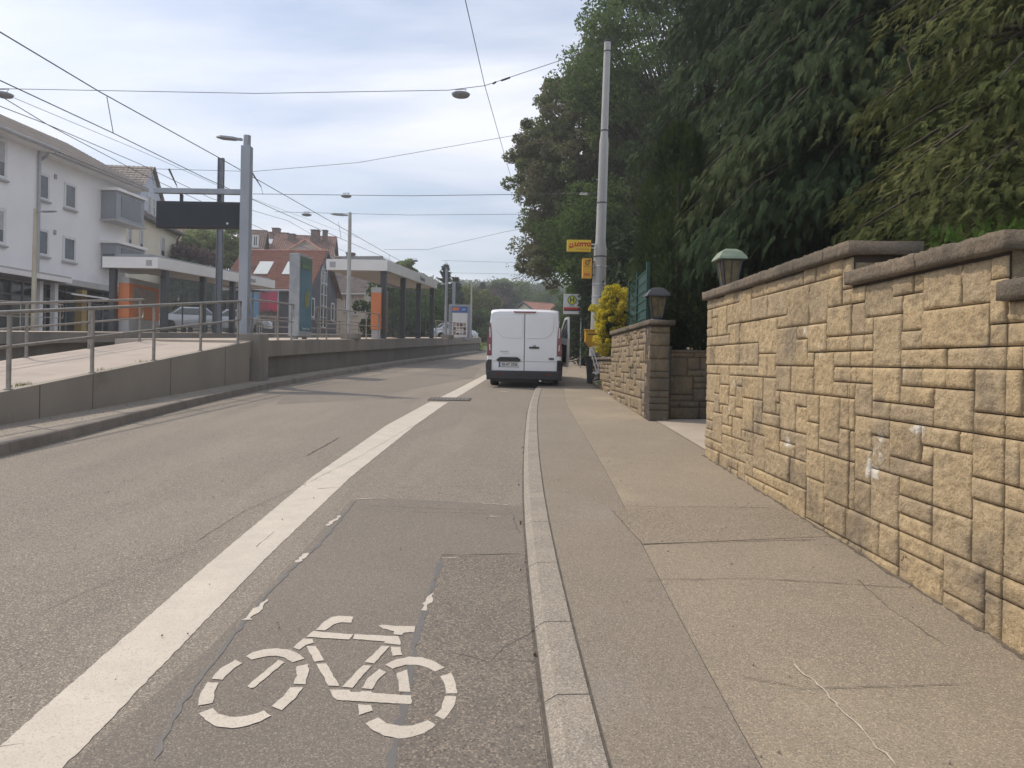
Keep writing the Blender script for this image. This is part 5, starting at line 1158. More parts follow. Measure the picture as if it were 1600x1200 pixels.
silver = mat('car_silver', (.55, .57, .60), (.5, .52, .55), 3, .25, metal=.4, coat=.5)
c1 = make_car(silver, 'silver car parked behind the glass of the orange-panelled shelter', 'cars parked beyond the tram stop')
c1.location = (P(280, 490, 47).x - 1, 46, gz(46, 1.35)); c1.rotation_euler = (0, 0, R(-68)); 
for k, (u, Y, lb, rz, m_) in enumerate(((318, 50, 'silver grey car parked second behind the shelter glass', -68, 0), (742, 100, 'small distant white car beyond the platform end', 180, 1), (749, 112, 'small distant grey car beyond the platform end, beside the van roof', 180, 1), (668, 62, 'pale blue car seen through the far shelter glass', -60, 1))):
    c2 = copy_tree(c1); c2['label'] = lb; q = P(u, 500, Y); c2.location = (q.x, Y, gz(Y, 1.35 if k < 1 else (.35 if k < 3 else .9))); c2.rotation_euler = (0, 0, R(rz))

# ------------------------------------------------------------------ shelters
tglass = glassmat('shelter_glass', (.12, .15, .14), .17)
def shelter(label, near_u, col, dxw, top_v, Yn, Yf, xfun, dz, gxs, name_v, extra):
    """long roof from Yn to Yf; xfun(y) gives the road-side line; roof goes dxw towards the tracks"""
    t = thing('tram_shelter', (xfun(Yn), Yn, gz(Yn, dz)), label, 'shelter', 'glass shelters of the tram stop')
    zt = lambda y: P(near_u, top_v, Yn).z + (y - Yn) * SL * .85
    ys = list(np.linspace(Yn, Yf, 9)); hF = .46
    def loop(off0, off1, z0, z1, m, nm, open_=False):
        mb = MB(); V = []
        for y in ys: V += [(xfun(y) + off0, y, zt(y) + z0), (xfun(y) + off0, y, zt(y) + z1), (xfun(y) + off1, y, zt(y) + z1), (xfun(y) + off1, y, zt(y) + z0)]
        mb.add(V, [(i * 4 + j, (i + 1) * 4 + j, (i + 1) * 4 + (j + 1) % 4, i * 4 + (j + 1) % 4) for i in range(len(ys) - 1) for j in range(4)] + [(0, 1, 2, 3), (len(V) - 1, len(V) - 2, len(V) - 3, len(V) - 4)]); return mb.build(nm, m, t)
    rf = loop(.0, dxw, -hF, 0, fascia, 'roof')
    loop(-.06 if dxw < 0 else .06, dxw + (.06 if dxw < 0 else -.06), -hF - .012, -hF - .002, soffit, 'soffit')
    loop(-.3 if dxw < 0 else .3, dxw * .75, .002, .12, sign_grey, 'roof_upstand')
    sx_ = -1 if dxw < 0 else 1
    for y in col:
        x = xfun(y) + sx_ * .22; mb = MB(); mb.box(x - .12, x + .12, y - .14, y + .14, gz(y, dz), zt(y) - hF - .013); mb.build('column', darkm, t, bevel=.01)
    for y0, y1, g0, g1 in gxs:
        x0, x1 = xfun(y0) + sx_ * .22, xfun(y1) + sx_ * .22
        gl = MB().hexa([(x0 - .006, y0, gz(y0, dz + .12)), (x0 + .006, y0, gz(y0, dz + .12)), (x1 + .006, y1, gz(y1, dz + .12)), (x1 - .006, y1, gz(y1, dz + .12))], [(x0 - .006, y0, gz(y0, dz) + 2.35), (x0 + .006, y0, gz(y0, dz) + 2.35), (x1 + .006, y1, gz(y1, dz) + 2.35), (x1 - .006, y1, gz(y1, dz) + 2.35)]).build('glass_pane', tglass, t)
        mb = MB(); mb.bar((x0, y0, gz(y0, dz) + 2.38), (x1, y1, gz(y1, dz) + 2.38), .05, .07); mb.bar((x0, y0, gz(y0, dz + .1)), (x1, y1, gz(y1, dz + .1)), .05, .05); ym = (y0 + y1) / 2; xm = (x0 + x1) / 2; mb.box(xm - .02, xm + .02, ym - .03, ym + .03, gz(ym, dz + .1), gz(ym, dz) + 2.38); mb.build('glazing_bar', darkm, gl)
    return t, zt
# near platform shelter
xn = lambda y: float(edgeX(y)) - .05
def y_at(u): return EY(u, lambda q: xn(q) - .22, 530)
Yn2 = EY(603, xn, 410); cols = [y_at(u) for u in (598, 628.5, 653, 674)]
Yn2 = cols[0] - .3; xcorner = xn(Yn2)
print('shelter2', Yn2, cols)
t2, zt2_ = shelter('pale roofed glass shelter with orange cabinet on the near platform', 603, cols, -2.6, 406, Yn2, EY(683, xn, 440), xn, 1.14, [(cols[i] + .15, cols[i + 1] - .15, 0, 0) for i in range(3)], 0, None)
text('station_name', 'Kaltental', .32, blackt, t2, (xn(cols[1] + 3.2) + .008, cols[1] + 3.2, zt2_(cols[1] + 3.2) - .24), rot=(R(90), 0, R(90 - 5)))
mb = MB(); y = Yn2 - .004; mb.box(xn(Yn2) - 2.45, xn(Yn2) - 2.2, y - .006, y, zt2_(Yn2) - .36, zt2_(Yn2) - .12); mb.build('logo_plate', shade_m, t2)
# opposite platform shelter: runs from u=247 (near right corner) and u=160 (near left)
Yn1 = 31.0
a1 = P(247, 402, Yn1); x1f_ = P(430, 440, 43).x
xf1 = lambda y: a1.x + (x1f_ - a1.x) * (y - Yn1) / (43 - Yn1)
wl = P(160, 402, Yn1).x - a1.x
t1, zt1_ = shelter('pale roofed glass shelter with orange vending panel on the platform across', 247, [EY(u, lambda q: xf1(q) - .22, 520) for u in (256, 316, 362)], wl, 402, Yn1, 43, xf1, 1.24, [(31.6, 35.2, 0, 0), (35.2, 38.6, 0, 0), (38.6, 42.6, 0, 0)], 0, None)
mb = MB(); xx = a1.x + wl + .3; mb.box(xx - .12, xx + .12, Yn1 + .2, Yn1 + .45, gz(Yn1, 1.24), zt1_(Yn1) - .475); mb.build('column', darkm, t1)
mb = MB(); mb.box(xx - .12, xx + .12, 42, 42.3, gz(42, 1.24), zt1_(42) - .475); mb.build('column', darkm, t1)
yy = 39.6; text('station_name', 'Kaltental', .34, blackt, t1, (xf1(yy) + .008, yy, zt1_(yy) - .23), rot=(R(90), 0, R(90 - 12)))
mb = MB(); mb.box(a1.x - .5, a1.x - .25, Yn1 - .01, Yn1 - .004, zt1_(Yn1) - .36, zt1_(Yn1) - .12); mb.build('logo_plate', shade_m, t1)
# orange cabinets
a, b = P(187, 438, 31.6), P(203, 497, 31.6); zb = gz(31.6, 1.24)
t = thing('vending_cabinet', (a.x, 31.6, zb), 'orange sided machine under the shelter across the tracks', 'cabinet')
mb = MB(); mb.box(a.x, b.x, 31.5, 34.2, b.z, a.z - .12); mb.build('body', orange, t, bevel=.01)
mb = MB(); mb.box(a.x, b.x, 31.5, 34.2, a.z - .118, a.z + .12); mb.build('top_panel', shade_m, t)
mb = MB(); mb.box(a.x + .02, b.x - .02, 31.55, 34.15, zb, b.z - .002); mb.build('plinth', shade_m, t)
mb = MB(); mb.box(b.x + .002, b.x + .02, 31.8, 33.9, b.z + .55, a.z - .25); mb.build('notice_panel', mat('notice', (.34, .25, .20), (.24, .2, .19), 4, .3), t)
a, b = P(580, 457, 31.4), P(594, 515, 31.4); zb = gz(31.4, 1.14)
t = thing('vending_cabinet', (a.x, 31.4, zb), 'orange sided machine under the near platform shelter', 'cabinet')
mb = MB(); mb.box(a.x, a.x + .42, 31.4, 33.2, b.z, a.z); mb.build('body', orange, t, bevel=.01)
mb = MB(); mb.box(a.x, a.x + .42, 31.4, 33.2, a.z + .002, a.z + .22); mb.build('top_panel', shade_m, t); mb = MB(); mb.box(a.x + .03, a.x + .39, 31.45, 33.1, zb, b.z - .002); mb.build('plinth', shade_m, t)
# benches / inner side details
for (xf_, y_, dz_, lb) in ((xf1, 37, 1.24, 'dark bench inside the shelter across the tracks'), (xn, 36.5, 1.14, 'dark bench inside the near shelter')):
    x = xf_(y_) - .75; t = thing('bench', (x, y_, gz(y_, dz_)), lb, 'bench'); MB().box(x - .2, x + .2, y_ - .9, y_ + .9, gz(y_, dz_) + .42, gz(y_, dz_) + .46).build('seat', darkm, t)
    for s_ in (-.7, .7): MB().box(x - .15, x + .15, y_ + s_ - .03, y_ + s_ + .03, gz(y_, dz_), gz(y_, dz_) + .418).build('leg', darkm, t)

# ------------------------------------------------------------------ poster cabinets
def poster_cab(label, u0, u1, v0, v1, Y, dz, ang, depth, art, wd=None):
    """free-standing poster case; face normal turned by ang from -Y"""
    b = P((u0 + u1) / 2, v1, Y); tp_ = P((u0 + u1) / 2, v0, Y).z; w_ = wd; t = thing('poster_case', (0, 0, 0), label, 'poster case')
    z0, z1 = b.z - gz(Y, dz), tp_ - gz(Y, dz)
    c_ = MB().box(-w_ / 2, w_ / 2, 0, depth, z0, z1).build('casing', galv, t, bevel=.02)
    for s_ in (-w_ * .35, w_ * .35): MB().box(s_ - .05, s_ + .05, depth * .3, depth * .7, 0, z0 - .002).build('leg', galv, t)
    fb = MB().box(-w_ / 2 + .06, w_ / 2 - .06, -.012, -.002, z0 + .18, z1 - .08).build('poster', art, t)
    return t, z0, z1, ((b.x, Y, gz(Y, dz)), ang)
def place(t, pl): t.location = pl[0]; t.rotation_euler = (0, 0, pl[1])
def artmat(name, bandsz, cols, blot=None, bscale=3):
    m = bpy.data.materials.new(name); m.use_nodes = True; n = m.node_tree.nodes; l = m.node_tree.links; b = n['Principled BSDF']; b.inputs['Roughness'].default_value = .25
    tc_ = n.new('ShaderNodeTexCoord'); s_ = n.new('ShaderNodeSeparateXYZ'); l.new(tc_.outputs['Generated'], s_.inputs[0]); nz = n.new('ShaderNodeTexNoise'); nz.inputs['Scale'].default_value = bscale; nz.inputs['Detail'].default_value = 3; l.new(tc_.outputs['Generated'], nz.inputs['Vector'])
    ad = n.new('ShaderNodeMath'); ad.operation = 'MULTIPLY_ADD'; l.new(nz.outputs['Fac'], ad.inputs[0]); ad.inputs[1].default_value = .08 if blot is None else .3; l.new(s_.outputs[2], ad.inputs[2])
    r = n.new('ShaderNodeValToRGB'); r.color_ramp.interpolation = 'CONSTANT' if blot is None else 'LINEAR'; els = r.color_ramp.elements
    while len(els) < len(cols): els.new(.5)
    for e, p_, c_ in zip(els, bandsz, cols): e.position = p_; e.color = (*c_, 1)
    l.new(ad.outputs[0], r.inputs[0]); l.new(r.outputs[0], b.inputs['Base Color']); return m
yA_ = EY(474, lambda q: float(edgeX(q)) - .45, 530)
print('poster Y', yA_)
art1 = artmat('art_blue', (0, .16, .3, .6, 1.0, 1.1), ((.22, .29, .32), (.06, .15, .21), (.08, .18, .25), (.06, .155, .21), (.07, .15, .19), (.12, .17, .12)), 1, 6)
t, z0, z1, pl = poster_cab('tall silver advertising case with a blue poster on the platform edge', 455, 492, 397, 526, yA_, 1.14, R(84), .34, art1, 1.05)
MB().add([(-.1, -.018, 1.05), (.05, -.018, .95), (.22, -.018, 1.1), (.27, -.018, 1.45), (.14, -.018, 1.62), (-.02, -.018, 1.5), (-.14, -.018, 1.3)], [tuple(range(7))]).build('poster_shape', mat('art_yellow', (.27, .26, .09), (.18, .22, .11), 6), t)
MB().box(-.42, .42, -.0175, -.013, z1 - .45, z1 - .2).build('poster_headline', mat('art_green', (.13, .18, .08), (.08, .16, .15), 8), t)
text('lettering', 'Stadtwerke', .14, mat('art_pale', (.3, .38, .2)), t, (0, -.019, z1 - .36), ext=.001); text('lettering', 'Energie für alle', .1, white_s, t, (0, -.019, z0 + .26), ext=.001); place(t, (tuple(Vector(pl[0]) + Vector((-.02, .3, 0))), pl[1]))
yB_ = 52
t, z0, z1, pl = poster_cab('grey framed poster board with orange and blue header by the far railing', 701, 734, 476, 531, yB_, 1.14, 0, .2, mat('art_board', (.28, .30, .34), (.24, .26, .3), 3), 1.55)
hp = z1 - z0
MB().box(-.55, .55, -.018, -.0125, z0 + hp * .78, z1 - .14).build('header', blue_s, t); MB().box(-.5, -.05, -.022, -.019, z0 + hp * .83, z1 - .2).build('orange_tag', orange_t, t)
MB().box(-.5, .55, -.018, -.0125, z0 + .2, z0 + hp * .76).build('paper', white_s, t)
for i in range(4):
    for j in range(3): MB().box(-.45 + i * .24, -.25 + i * .24, -.022, -.019, z0 + .35 + j * .3, z0 + .6 + j * .3).build('picture', mat('pic%d' % ((i + j) % 3), [(.30, .17, .13), (.12, .07, .06), (.45, .33, .28)][(i + j) % 3], None, 9), t)
MB().box(-.25, .3, -.027, -.0225, z0 + .5, z0 + .75).build('caption', white_s, t)
text('lettering', 'STUTTGART', .1, blackt, t, (.02, -.029, z0 + .62), ext=.001); text('lettering', 'SSB', .16, white_s, t, (.28, -.023, z0 + hp * .86), ext=.001); place(t, pl)
# hoardings beyond the tracks (blue poster, red poster)
Yh_ = 48
for nm, u0, u1, v0, v1, m_, lb in (('billboard', 389, 404, 458, 496, mat('poster_lightblue', (.22, .40, .62), (.18, .35, .58), 2, .4), 'light blue poster board behind the display post'), ('billboard', 407, 433, 455, 500, artmat('art_red', (0, .25, .4, .55, .8), ((.10, .09, .08), (.22, .16, .14), (.06, .05, .05), (.5, .05, .10), (.45, .06, .12)), 1, 4), 'dark poster board with red and pink top behind the tracks')):
    a, b = P(u0, v0, Yh_), P(u1, v1, Yh_); t = thing(nm, (a.x, Yh_, gz(Yh_, .9)), lb, 'billboard', 'poster boards across the tracks'); MB().box(a.x, b.x, Yh_, Yh_ + .08, b.z, a.z).build('poster', m_, t)
    fr = MB(); fr.box(a.x - .06, b.x + .06, Yh_ - .01, Yh_ + .1, a.z + .002, a.z + .07); fr.box(a.x - .06, a.x - .002, Yh_ - .01, Yh_ + .1, b.z, a.z); fr.box(b.x + .002, b.x + .06, Yh_ - .01, Yh_ + .1, b.z, a.z); fr.build('frame', galv, t)
    for x in (a.x + .1, b.x - .1): MB().box(x - .04, x + .04, Yh_ + .02, Yh_ + .06, gz(Yh_, .9), b.z - .002).build('leg', galv, t)
# far footway info board
Yi = 62; a, b = P(888, 519, Yi), P(897, 533, Yi); t = thing('info_board', (a.x, Yi, gz(Yi, .06)), 'small yellow-green notice board on the far footway', 'notice board')
MB().box(a.x, b.x, Yi, Yi + .08, b.z, a.z).build('panel', mat('lime', (.50, .58, .07), (.45, .52, .07), 3), t); MB().box(a.x, b.x, Yi + .005, Yi + .075, gz(Yi, .3), b.z - .003).build('lower_panel', sign_grey, t)
for x in (a.x + .02, b.x - .02): MB().box(x - .03, x + .03, Yi + .02, Yi + .06, gz(Yi, .06), gz(Yi, .3) - .002).build('leg', darkm, t)
text('lettering', '2', .35, greent, t, ((a.x + b.x) / 2 + .1, Yi - .004, a.z - .25), ext=.002)

# ------------------------------------------------------------------ buildings
class Fac:
    """vertical wall plane through two ground points; maps photo pixels onto it"""
    def __init__(s, A, B):
        s.A = Vector((A[0], A[1], 0)); d = Vector((B[0] - A[0], B[1] - A[1], 0)); s.L = d.length; s.d = d.normalized(); s.n = Vector((s.d.y, -s.d.x, 0))  # outward
        if s.n.dot(-s.A) < 0: s.n = -s.n
    def hit(s, u, v):
        x, y = un(u, v); r = Vector((x / F, 1, -y / F)); k = s.A.dot(s.n) / r.dot(s.n); p = r * k; return (p - s.A).dot(s.d), p.z + EYE
    def pt(s, a, z, o=0): q = s.A + s.d * a + s.n * o; return Vector((q.x, q.y, z))
    def slab(s, mb, a0, a1, z0, z1, o0, o1):
        mb.hexa([s.pt(a0, z0, o0), s.pt(a1, z0, o0), s.pt(a1, z0, o1), s.pt(a0, z0, o1)], [s.pt(a0, z1, o0), s.pt(a1, z1, o0), s.pt(a1, z1, o1), s.pt(a0, z1, o1)]); return mb
def win(fac, par, a0, a1, z0, z1, off=0, frame=wframe, glass=wglass, fr=.09, sill=True, shut=0, mull=0, curtain=False):
    if a0 > a1: a0, a1 = a1, a0
    f = MB(); w_ = fr
    fac.slab(f, a0, a0 + w_, z0, z1, off - .02, off + .045); fac.slab(f, a1 - w_, a1, z0, z1, off - .02, off + .045); fac.slab(f, a0 + w_, a1 - w_, z1 - w_, z1, off - .02, off + .045); fac.slab(f, a0 + w_, a1 - w_, z0, z0 + w_, off - .02, off + .045)
    for k in range(mull): x = a0 + (a1 - a0) * (k + 1) / (mull + 1); fac.slab(f, x - .03, x + .03, z0 + w_, z1 - w_, off - .02, off + .04)
    o = f.build('window', frame, par)
    g_ = MB(); fac.slab(g_, a0 + w_, a1 - w_, z0 + w_, z1 - w_, off - .02, off + .012); g_.build('pane', glass, o)
    if sill: s_ = MB(); fac.slab(s_, a0 - .06, a1 + .06, z0 - .09, z0 - .005, off + .0, off + .14); s_.build('sill', shade_m, o)
    if shut: s_ = MB(); fac.slab(s_, a0 + w_, a1 - w_, z1 - w_ - (z1 - z0) * shut, z1 - w_, off + .013, off + .03); s_.build('shutter', shade_m, o)
    return o
def winpx(fac, par, u0, v0, u1, v1, **k):
    a0, z1 = fac.hit(u0, (v0)); a1, _ = fac.hit(u1, v0); _, z0 = fac.hit(u0, v1); _, z0b = fac.hit((u0 + u1) / 2, v1); _, z1 = fac.hit((u0 + u1) / 2, v0); return win(fac, par, a0, a1, z0b, z1, **k)
def tiled(mb, p00, p10, p01, p11, nu, nv, wave=.03, step=.03):
    """tiled roof surface from eave (p00,p10) to ridge (p01,p11), rolls along the slope and stepped rows"""
    p00, p10, p01, p11 = map(Vector, (p00, p10, p01, p11)); n = (p10 - p00).cross(p01 - p00).normalized()
    if n.z < 0: n = -n
    V = []; sub = 4; NU = nu * sub
    for j in range(nv * 2):
        r, top_ = j // 2, j % 2; f = (r + top_) / nv; lift = step * (1 - top_) + .004
        for i in range(NU + 1):
            g_ = i / NU; a = p00.lerp(p10, g_); b = p01.lerp(p11, g_); V.append(a.lerp(b, f) + n * (lift + wave * (.5 + .5 * math.cos(2 * math.pi * i / sub))))
    k = NU + 1; mb.add(V, [(j * k + i, j * k + i + 1, (j + 1) * k + i + 1, (j + 1) * k + i) for j in range(nv * 2 - 1) for i in range(NU)])
# --- grey apartment block
A = P(49, 235.5, 37.4); B = P(207, 297, 46); zE = (A.z + B.z) / 2
fA = Fac((A.x, A.y), (B.x, B.y)); LA = fA.L
t = thing('apartment_block', (A.x, A.y, gz(38, 1)), 'three storey pale grey apartment block with shops below', 'building')
base_z = 1.6; tile_grey_b = tilemat('tiles_grey_brown', (.20, .175, .16), (.165, .145, .135), (.13, .12, .11))
sA0 = -14; wl_ = MB(); fA.slab(wl_, 0, LA - .6, base_z, zE - .05, -9.5, 0); wl_.build('wall', plast_grey, t)
wl_ = MB(); fA.slab(wl_, sA0, -.01, base_z, zE - .06, -9.5, .45); w2 = wl_.build('wall', plast_grey, t)
rf = MB(); zr = zE + 3.05
tiled(rf, fA.pt(sA0, zE + .08, 1.0), fA.pt(LA + .3, zE + .08, .9), fA.pt(sA0, zr, -4.7), fA.pt(LA + .3, zr, -4.7), 110, 22, .05, .025); rfo = rf.build('roof', tile_grey_b, t)
rf = MB(); fA.slab(rf, sA0, LA + .2, zE - .06, zE + .04, -9.8, .72); fA.slab(rf, sA0, .2, zE - .055, zE + .042, .72, 1.1); rf.build('soffit', fascia, t)
rf = MB(); rf.prism([fA.pt(LA - .6, zE - .04, -9.5), fA.pt(LA - .6, zE - .04, 0), fA.pt(LA - .6, zr - .1, -4.7)], fA.d * -.3); rf.build('gable', plast_grey, t)
rf = MB(); rf.add([fA.pt(sA0, zr - .02, -4.7), fA.pt(LA + .3, zr - .02, -4.7), fA.pt(LA + .3, zE + .05, -10), fA.pt(sA0, zE + .05, -10)], [(0, 1, 2, 3)]); rf.build('roof_back', tile_b, t)
gt = MB(); gt.tube([fA.pt(.1, zE + .06, .82), fA.pt(LA + .3, zE + .06, .82)], .10, 8); gt.tube([fA.pt(sA0, zE + .06, 1.22), fA.pt(.3, zE + .06, 1.22)], .10, 8)
gt.build('gutter', shade_m, t)
dp = MB(); dp.tube([fA.pt(.15, zE - .05, .8), fA.pt(.15, zE - .25, .7), fA.pt(.15, zE - .55, .2), fA.pt(.15, zE - .8, .12), fA.pt(.15, base_z + 1, .12)], .07, 8); dp.tube([fA.pt(-.12, zE - .1, .55), fA.pt(-.12, base_z + 1, .55)], .07, 8); dp.build('downpipe', galv, t)
sg = MB()
for k in range(3): sg.tube([fA.pt(LA * .55, zE + .35 + k * .12, .5), fA.pt(LA * .98, zE + .35 + k * .12, .5)], .012, 4)
for k in range(6): sg.tube([fA.pt(LA * (.55 + .086 * k), zE + .15, .5), fA.pt(LA * (.55 + .086 * k), zE + .62, .5)], .012, 4)
sg.build('snow_guard', galv, t)
for u0, v0, u1, v1 in ((58, 271, 77, 313), (100, 287, 119, 327), (57, 358, 76, 400), (98, 370, 118, 409)): winpx(fA, t, u0, v0, u1, v1, fr=.13)
fA2 = Fac(fA.pt(-14, 0, .45)[:2], fA.pt(0, 0, .45)[:2])
for u0, v0, u1, v1 in ((-24, 212, 11, 277), (-24, 322, 9, 381)): winpx(fA2, t, u0, v0, u1, v1, fr=.16, shut=.5)
for u, v in ((86, 276), (85, 363)): a_, z_ = fA.hit(u, v); q = MB(); fA.slab(q, a_ - .08, a_ + .08, z_ - .12, z_ + .12, .0, .06); q.build('vent', sign_grey, t)
# corner bays
for k, (v0, v1, vs0, vs1) in enumerate(((298, 345, 302, 352), (379, 418, 383, 430))):
    a0, _ = fA.hit(158, v0); a1, _ = fA.hit(203, v0); _, z1 = fA.hit(170, v0 + 4); _, z0 = fA.hit(170, v1 + 1); pr_ = .95
    z1, z0 = (z1, z0)
    bx = MB(); fA.slab(bx, a0, a1, z0, z1, 0, pr_); by = bx.build('bay', bay_m, t)
    bx = MB(); fA.slab(bx, a0 - .15, a1 + .1, z1 + .002, z1 + .16, 0, pr_ + .15); bx.build('bay_cap', fascia, by)
    bx = MB(); fA.slab(bx, a0 - .1, a1 + .06, z0 - .1, z0 - .002, 0, pr_ + .1); bx.build('bay_sill', shade_m, by)
    bx = MB(); fA.slab(bx, a0 + .45, a1 - .35, z0 + .22, z1 - .2, pr_ + .002, pr_ + .02); bx.build('bay_glass', dglass, by)
    bx = MB(); fA.slab(bx, a0 - .02, a0 - .002, z0 + .15, z1 - .15 if k == 0 else z0 + .75, .12, pr_ - .12); bx.build('bay_side_pane', bay_m if k == 0 else wglass, by)
# shop zone
_, zs = fA.hit(60, 437); 
cn = MB(); fA.slab(cn, sA0, -.2, zs - .25, zs + .05, .45, 2.4); fA.slab(cn, .1, LA - 2.2, zs - .28, zs + .02, 0, 1.9); cno = cn.build('shop_canopy', soffit, t)
cn = MB(); fA.slab(cn, sA0, -.2, zs - .27, zs - .05, 2.402, 2.45); fA.slab(cn, .1, LA - .5, zs - .8, zs - .72, 2.2, 2.26); cn.build('canopy_edge', fascia, t)
cn = MB(); cn.add([fA.pt(.1, zs - .3, 0.02), fA.pt(LA - .5, zs - .3, .02), fA.pt(LA - .5, zs - .76, 2.2), fA.pt(.1, zs - .76, 2.2)], [(0, 1, 2, 3)]); cn.build('awning', mat('awning_grey', (.33, .33, .34), (.27, .27, .28), 3), t)
gl = MB(); fA.slab(gl, sA0, LA - .6, base_z, zs - .3, .46, .48); gl.build('shop_glazing', dglass, t)
fr = MB()
for k in range(16): x = sA0 + .5 + k * 1.55; fA.slab(fr, x, x + .1, base_z, zs - .3, .482, .52)
fA.slab(fr, sA0, LA - .6, zs - 1.0, zs - .92, .482, .51); fr.build('shop_frame', sign_grey, t)
a_, _ = fA.hit(84, 490); cl = MB(); fA.slab(cl, a_ - .2, a_ + .2, base_z, zs - .4, 1.3, 1.7); cl.build('yellow_column', mat('ochre', (.45, .32, .12), (.4, .28, .1), 4), t)
for uu in (33, 8): a_, _ = fA.hit(uu, 490); cl = MB(); fA.slab(cl, a_ - .12, a_ + .12, base_z, zs - .3, 1.6, 1.85); cl.build('column', white_s, t)
# --- cream house
A = P(203, 327, 50.5); B = P(276, 367, 60); zE = (A.z + B.z) / 2; fB = Fac((A.x, A.y), (B.x, B.y)); LB = fB.L
t = thing('cream_house', (A.x, A.y, gz(50, 1)), 'cream rendered house with pale blue dormer gable', 'building')
w_ = MB(); fB.slab(w_, -1.5, LB, 2, zE, -8, 0); w_.build('wall', plast_cream, t)
rf = MB(); tiled(rf, fB.pt(-1.8, zE + .05, .5), fB.pt(LB + .3, zE + .05, .5), fB.pt(-1.8, zE + 4.2, -4), fB.pt(LB + .3, zE + 3.0, -4), 50, 16); rf.build('roof', tile_b, t)
rf = MB(); fB.slab(rf, -1.8, LB + .3, zE - .12, zE + .05, -.2, .55); rf.build('eave', darkm, t)
rf = MB(); rf.prism([fB.pt(LB, zE, 0), fB.pt(LB, zE, -8), fB.pt(LB, zE + 3, -4)], fB.d * -.2); rf.build('gable', plast_cream, t)
dp = MB(); dp.tube([fB.pt(LB - .1, zE - .05, .3), fB.pt(LB - .1, zE - .5, .1), fB.pt(LB - .1, 3, .1)], .07, 8); dp.build('downpipe', bark, t)
for u0, v0, u1, v1 in ((218, 358, 224, 392), (251, 370, 258, 402)): winpx(fB, t, u0, v0, u1, v1, fr=.1, shut=.62)
winpx(fB, t, 200, 352, 206, 384, fr=.1, shut=.62)
dm = MB(); a0, zb = fB.hit(222, 345); a1, _ = fB.hit(246, 345); _, za_ = fB.hit(236, 279); am = (a0 + a1) / 2 + .3
zb = zE + .1; za_ = zE + 3.9
a0, a1 = am - 2.1, am + 1.9
dm.prism([fB.pt(a0, zb, -.05), fB.pt(a1, zb, -.05), fB.pt(a1, zb + 1.9, -.05), fB.pt(am, za_, -.05), fB.pt(a0, zb + 1.9, -.05)], fB.n * -3.6); dmo = dm.build('dormer', plast_blue, t)
rf = MB(); tiled(rf, fB.pt(a0 - .3, zb + 1.7, .2), fB.pt(a0 - .3, zb + 1.7, -4), fB.pt(am, za_ + .1, .2), fB.pt(am, za_ + .1, -4), 14, 10); tiled(rf, fB.pt(a1 + .3, zb + 1.7, .2), fB.pt(a1 + .3, zb + 1.7, -4), fB.pt(am, za_ + .1, .2), fB.pt(am, za_ + .1, -4), 14, 10); rf.build('dormer_roof', tile_g, dmo)
for k in (-.75, .15): win(fB, dmo, am + k, am + k + .65, zb + .35, zb + 1.7, off=-.04, fr=.07, shut=.5)
# --- house builder with ridge along local d
def gable_house(label, fac, L_, Wd, z0, zE, zR, wallm, tm, over=.35, nu=40, nv=14, gw=None, skip_front=False):
    t = thing('house', tuple(fac.pt(0, z0)), label, 'building'); w_ = MB(); fac.slab(w_, 0, L_, z0, zE, -Wd, 0)
    w_.prism([fac.pt(L_, zE, 0), fac.pt(L_, zE, -Wd), fac.pt(L_, zR - .05, -Wd / 2)], fac.d * -.25); w_.prism([fac.pt(0, zE, 0), fac.pt(0, zE, -Wd), fac.pt(0, zR - .05, -Wd / 2)], fac.d * .25); w_.build('wall', wallm, t)
    s_ = (zR - zE) / (Wd / 2); e = over; r = MB()
    tiled(r, fac.pt(-e, zE - s_ * e + .05, e), fac.pt(L_ + e, zE - s_ * e + .05, e), fac.pt(-e, zR + .05, -Wd / 2), fac.pt(L_ + e, zR + .05, -Wd / 2), nu, nv, .09, .03)
    tiled(r, fac.pt(-e, zE - s_ * e + .05, -Wd - e), fac.pt(L_ + e, zE - s_ * e + .05, -Wd - e), fac.pt(-e, zR + .05, -Wd / 2), fac.pt(L_ + e, zR + .05, -Wd / 2), nu // 2, nv // 2, .035, .04)
    ro = r.build('roof', tm, t); f_ = MB()
    for sgn in (0, 1):
        a_ = L_ + e if sgn else -e; f_ = MB(); f_.bar(fac.pt(a_, zE - s_ * e, e), fac.pt(a_, zR + .02, -Wd / 2), .06, .2); f_.bar(fac.pt(a_, zE - s_ * e, -Wd - e), fac.pt(a_, zR + .02, -Wd / 2), .06, .2); f_.build('verge_board', darkm, ro)
    g_ = MB(); g_.tube([fac.pt(-e, zE - s_ * e, e + .05), fac.pt(L_ + e, zE - s_ * e, e + .05)], .08, 8); g_.build('gutter', shade_m, ro)
    g_ = MB(); g_.tube([fac.pt(-e, zR + .08, -Wd / 2), fac.pt(L_ + e, zR + .08, -Wd / 2)], .12, 8); g_.build('ridge', tm, ro); return t, ro, s_
def skylight(fac, par, a, f, Wd, zE, zR, w_=.9, h=1.3, over=.35):
    s_ = (zR - zE) / (Wd / 2); d_ = Vector(fac.n) * -1 + Vector((0, 0, s_)); d_.normalize(); n_ = (Vector(fac.n) * s_ + Vector((0, 0, 1))).normalized(); c_ = fac.pt(a, zE, 0).lerp(fac.pt(a, zR, -Wd / 2), f) + n_ * .1; x = fac.d * w_ / 2; y = d_ * h / 2
    MB().hexa([c_ - x - y, c_ + x - y, c_ + x + y, c_ - x + y], [c_ - x - y + n_ * .08, c_ + x - y + n_ * .08, c_ + x + y + n_ * .08, c_ - x + y + n_ * .08]).build('skylight', mat('skylight', (.62, .66, .66), (.55, .6, .6), 2, .1), par)
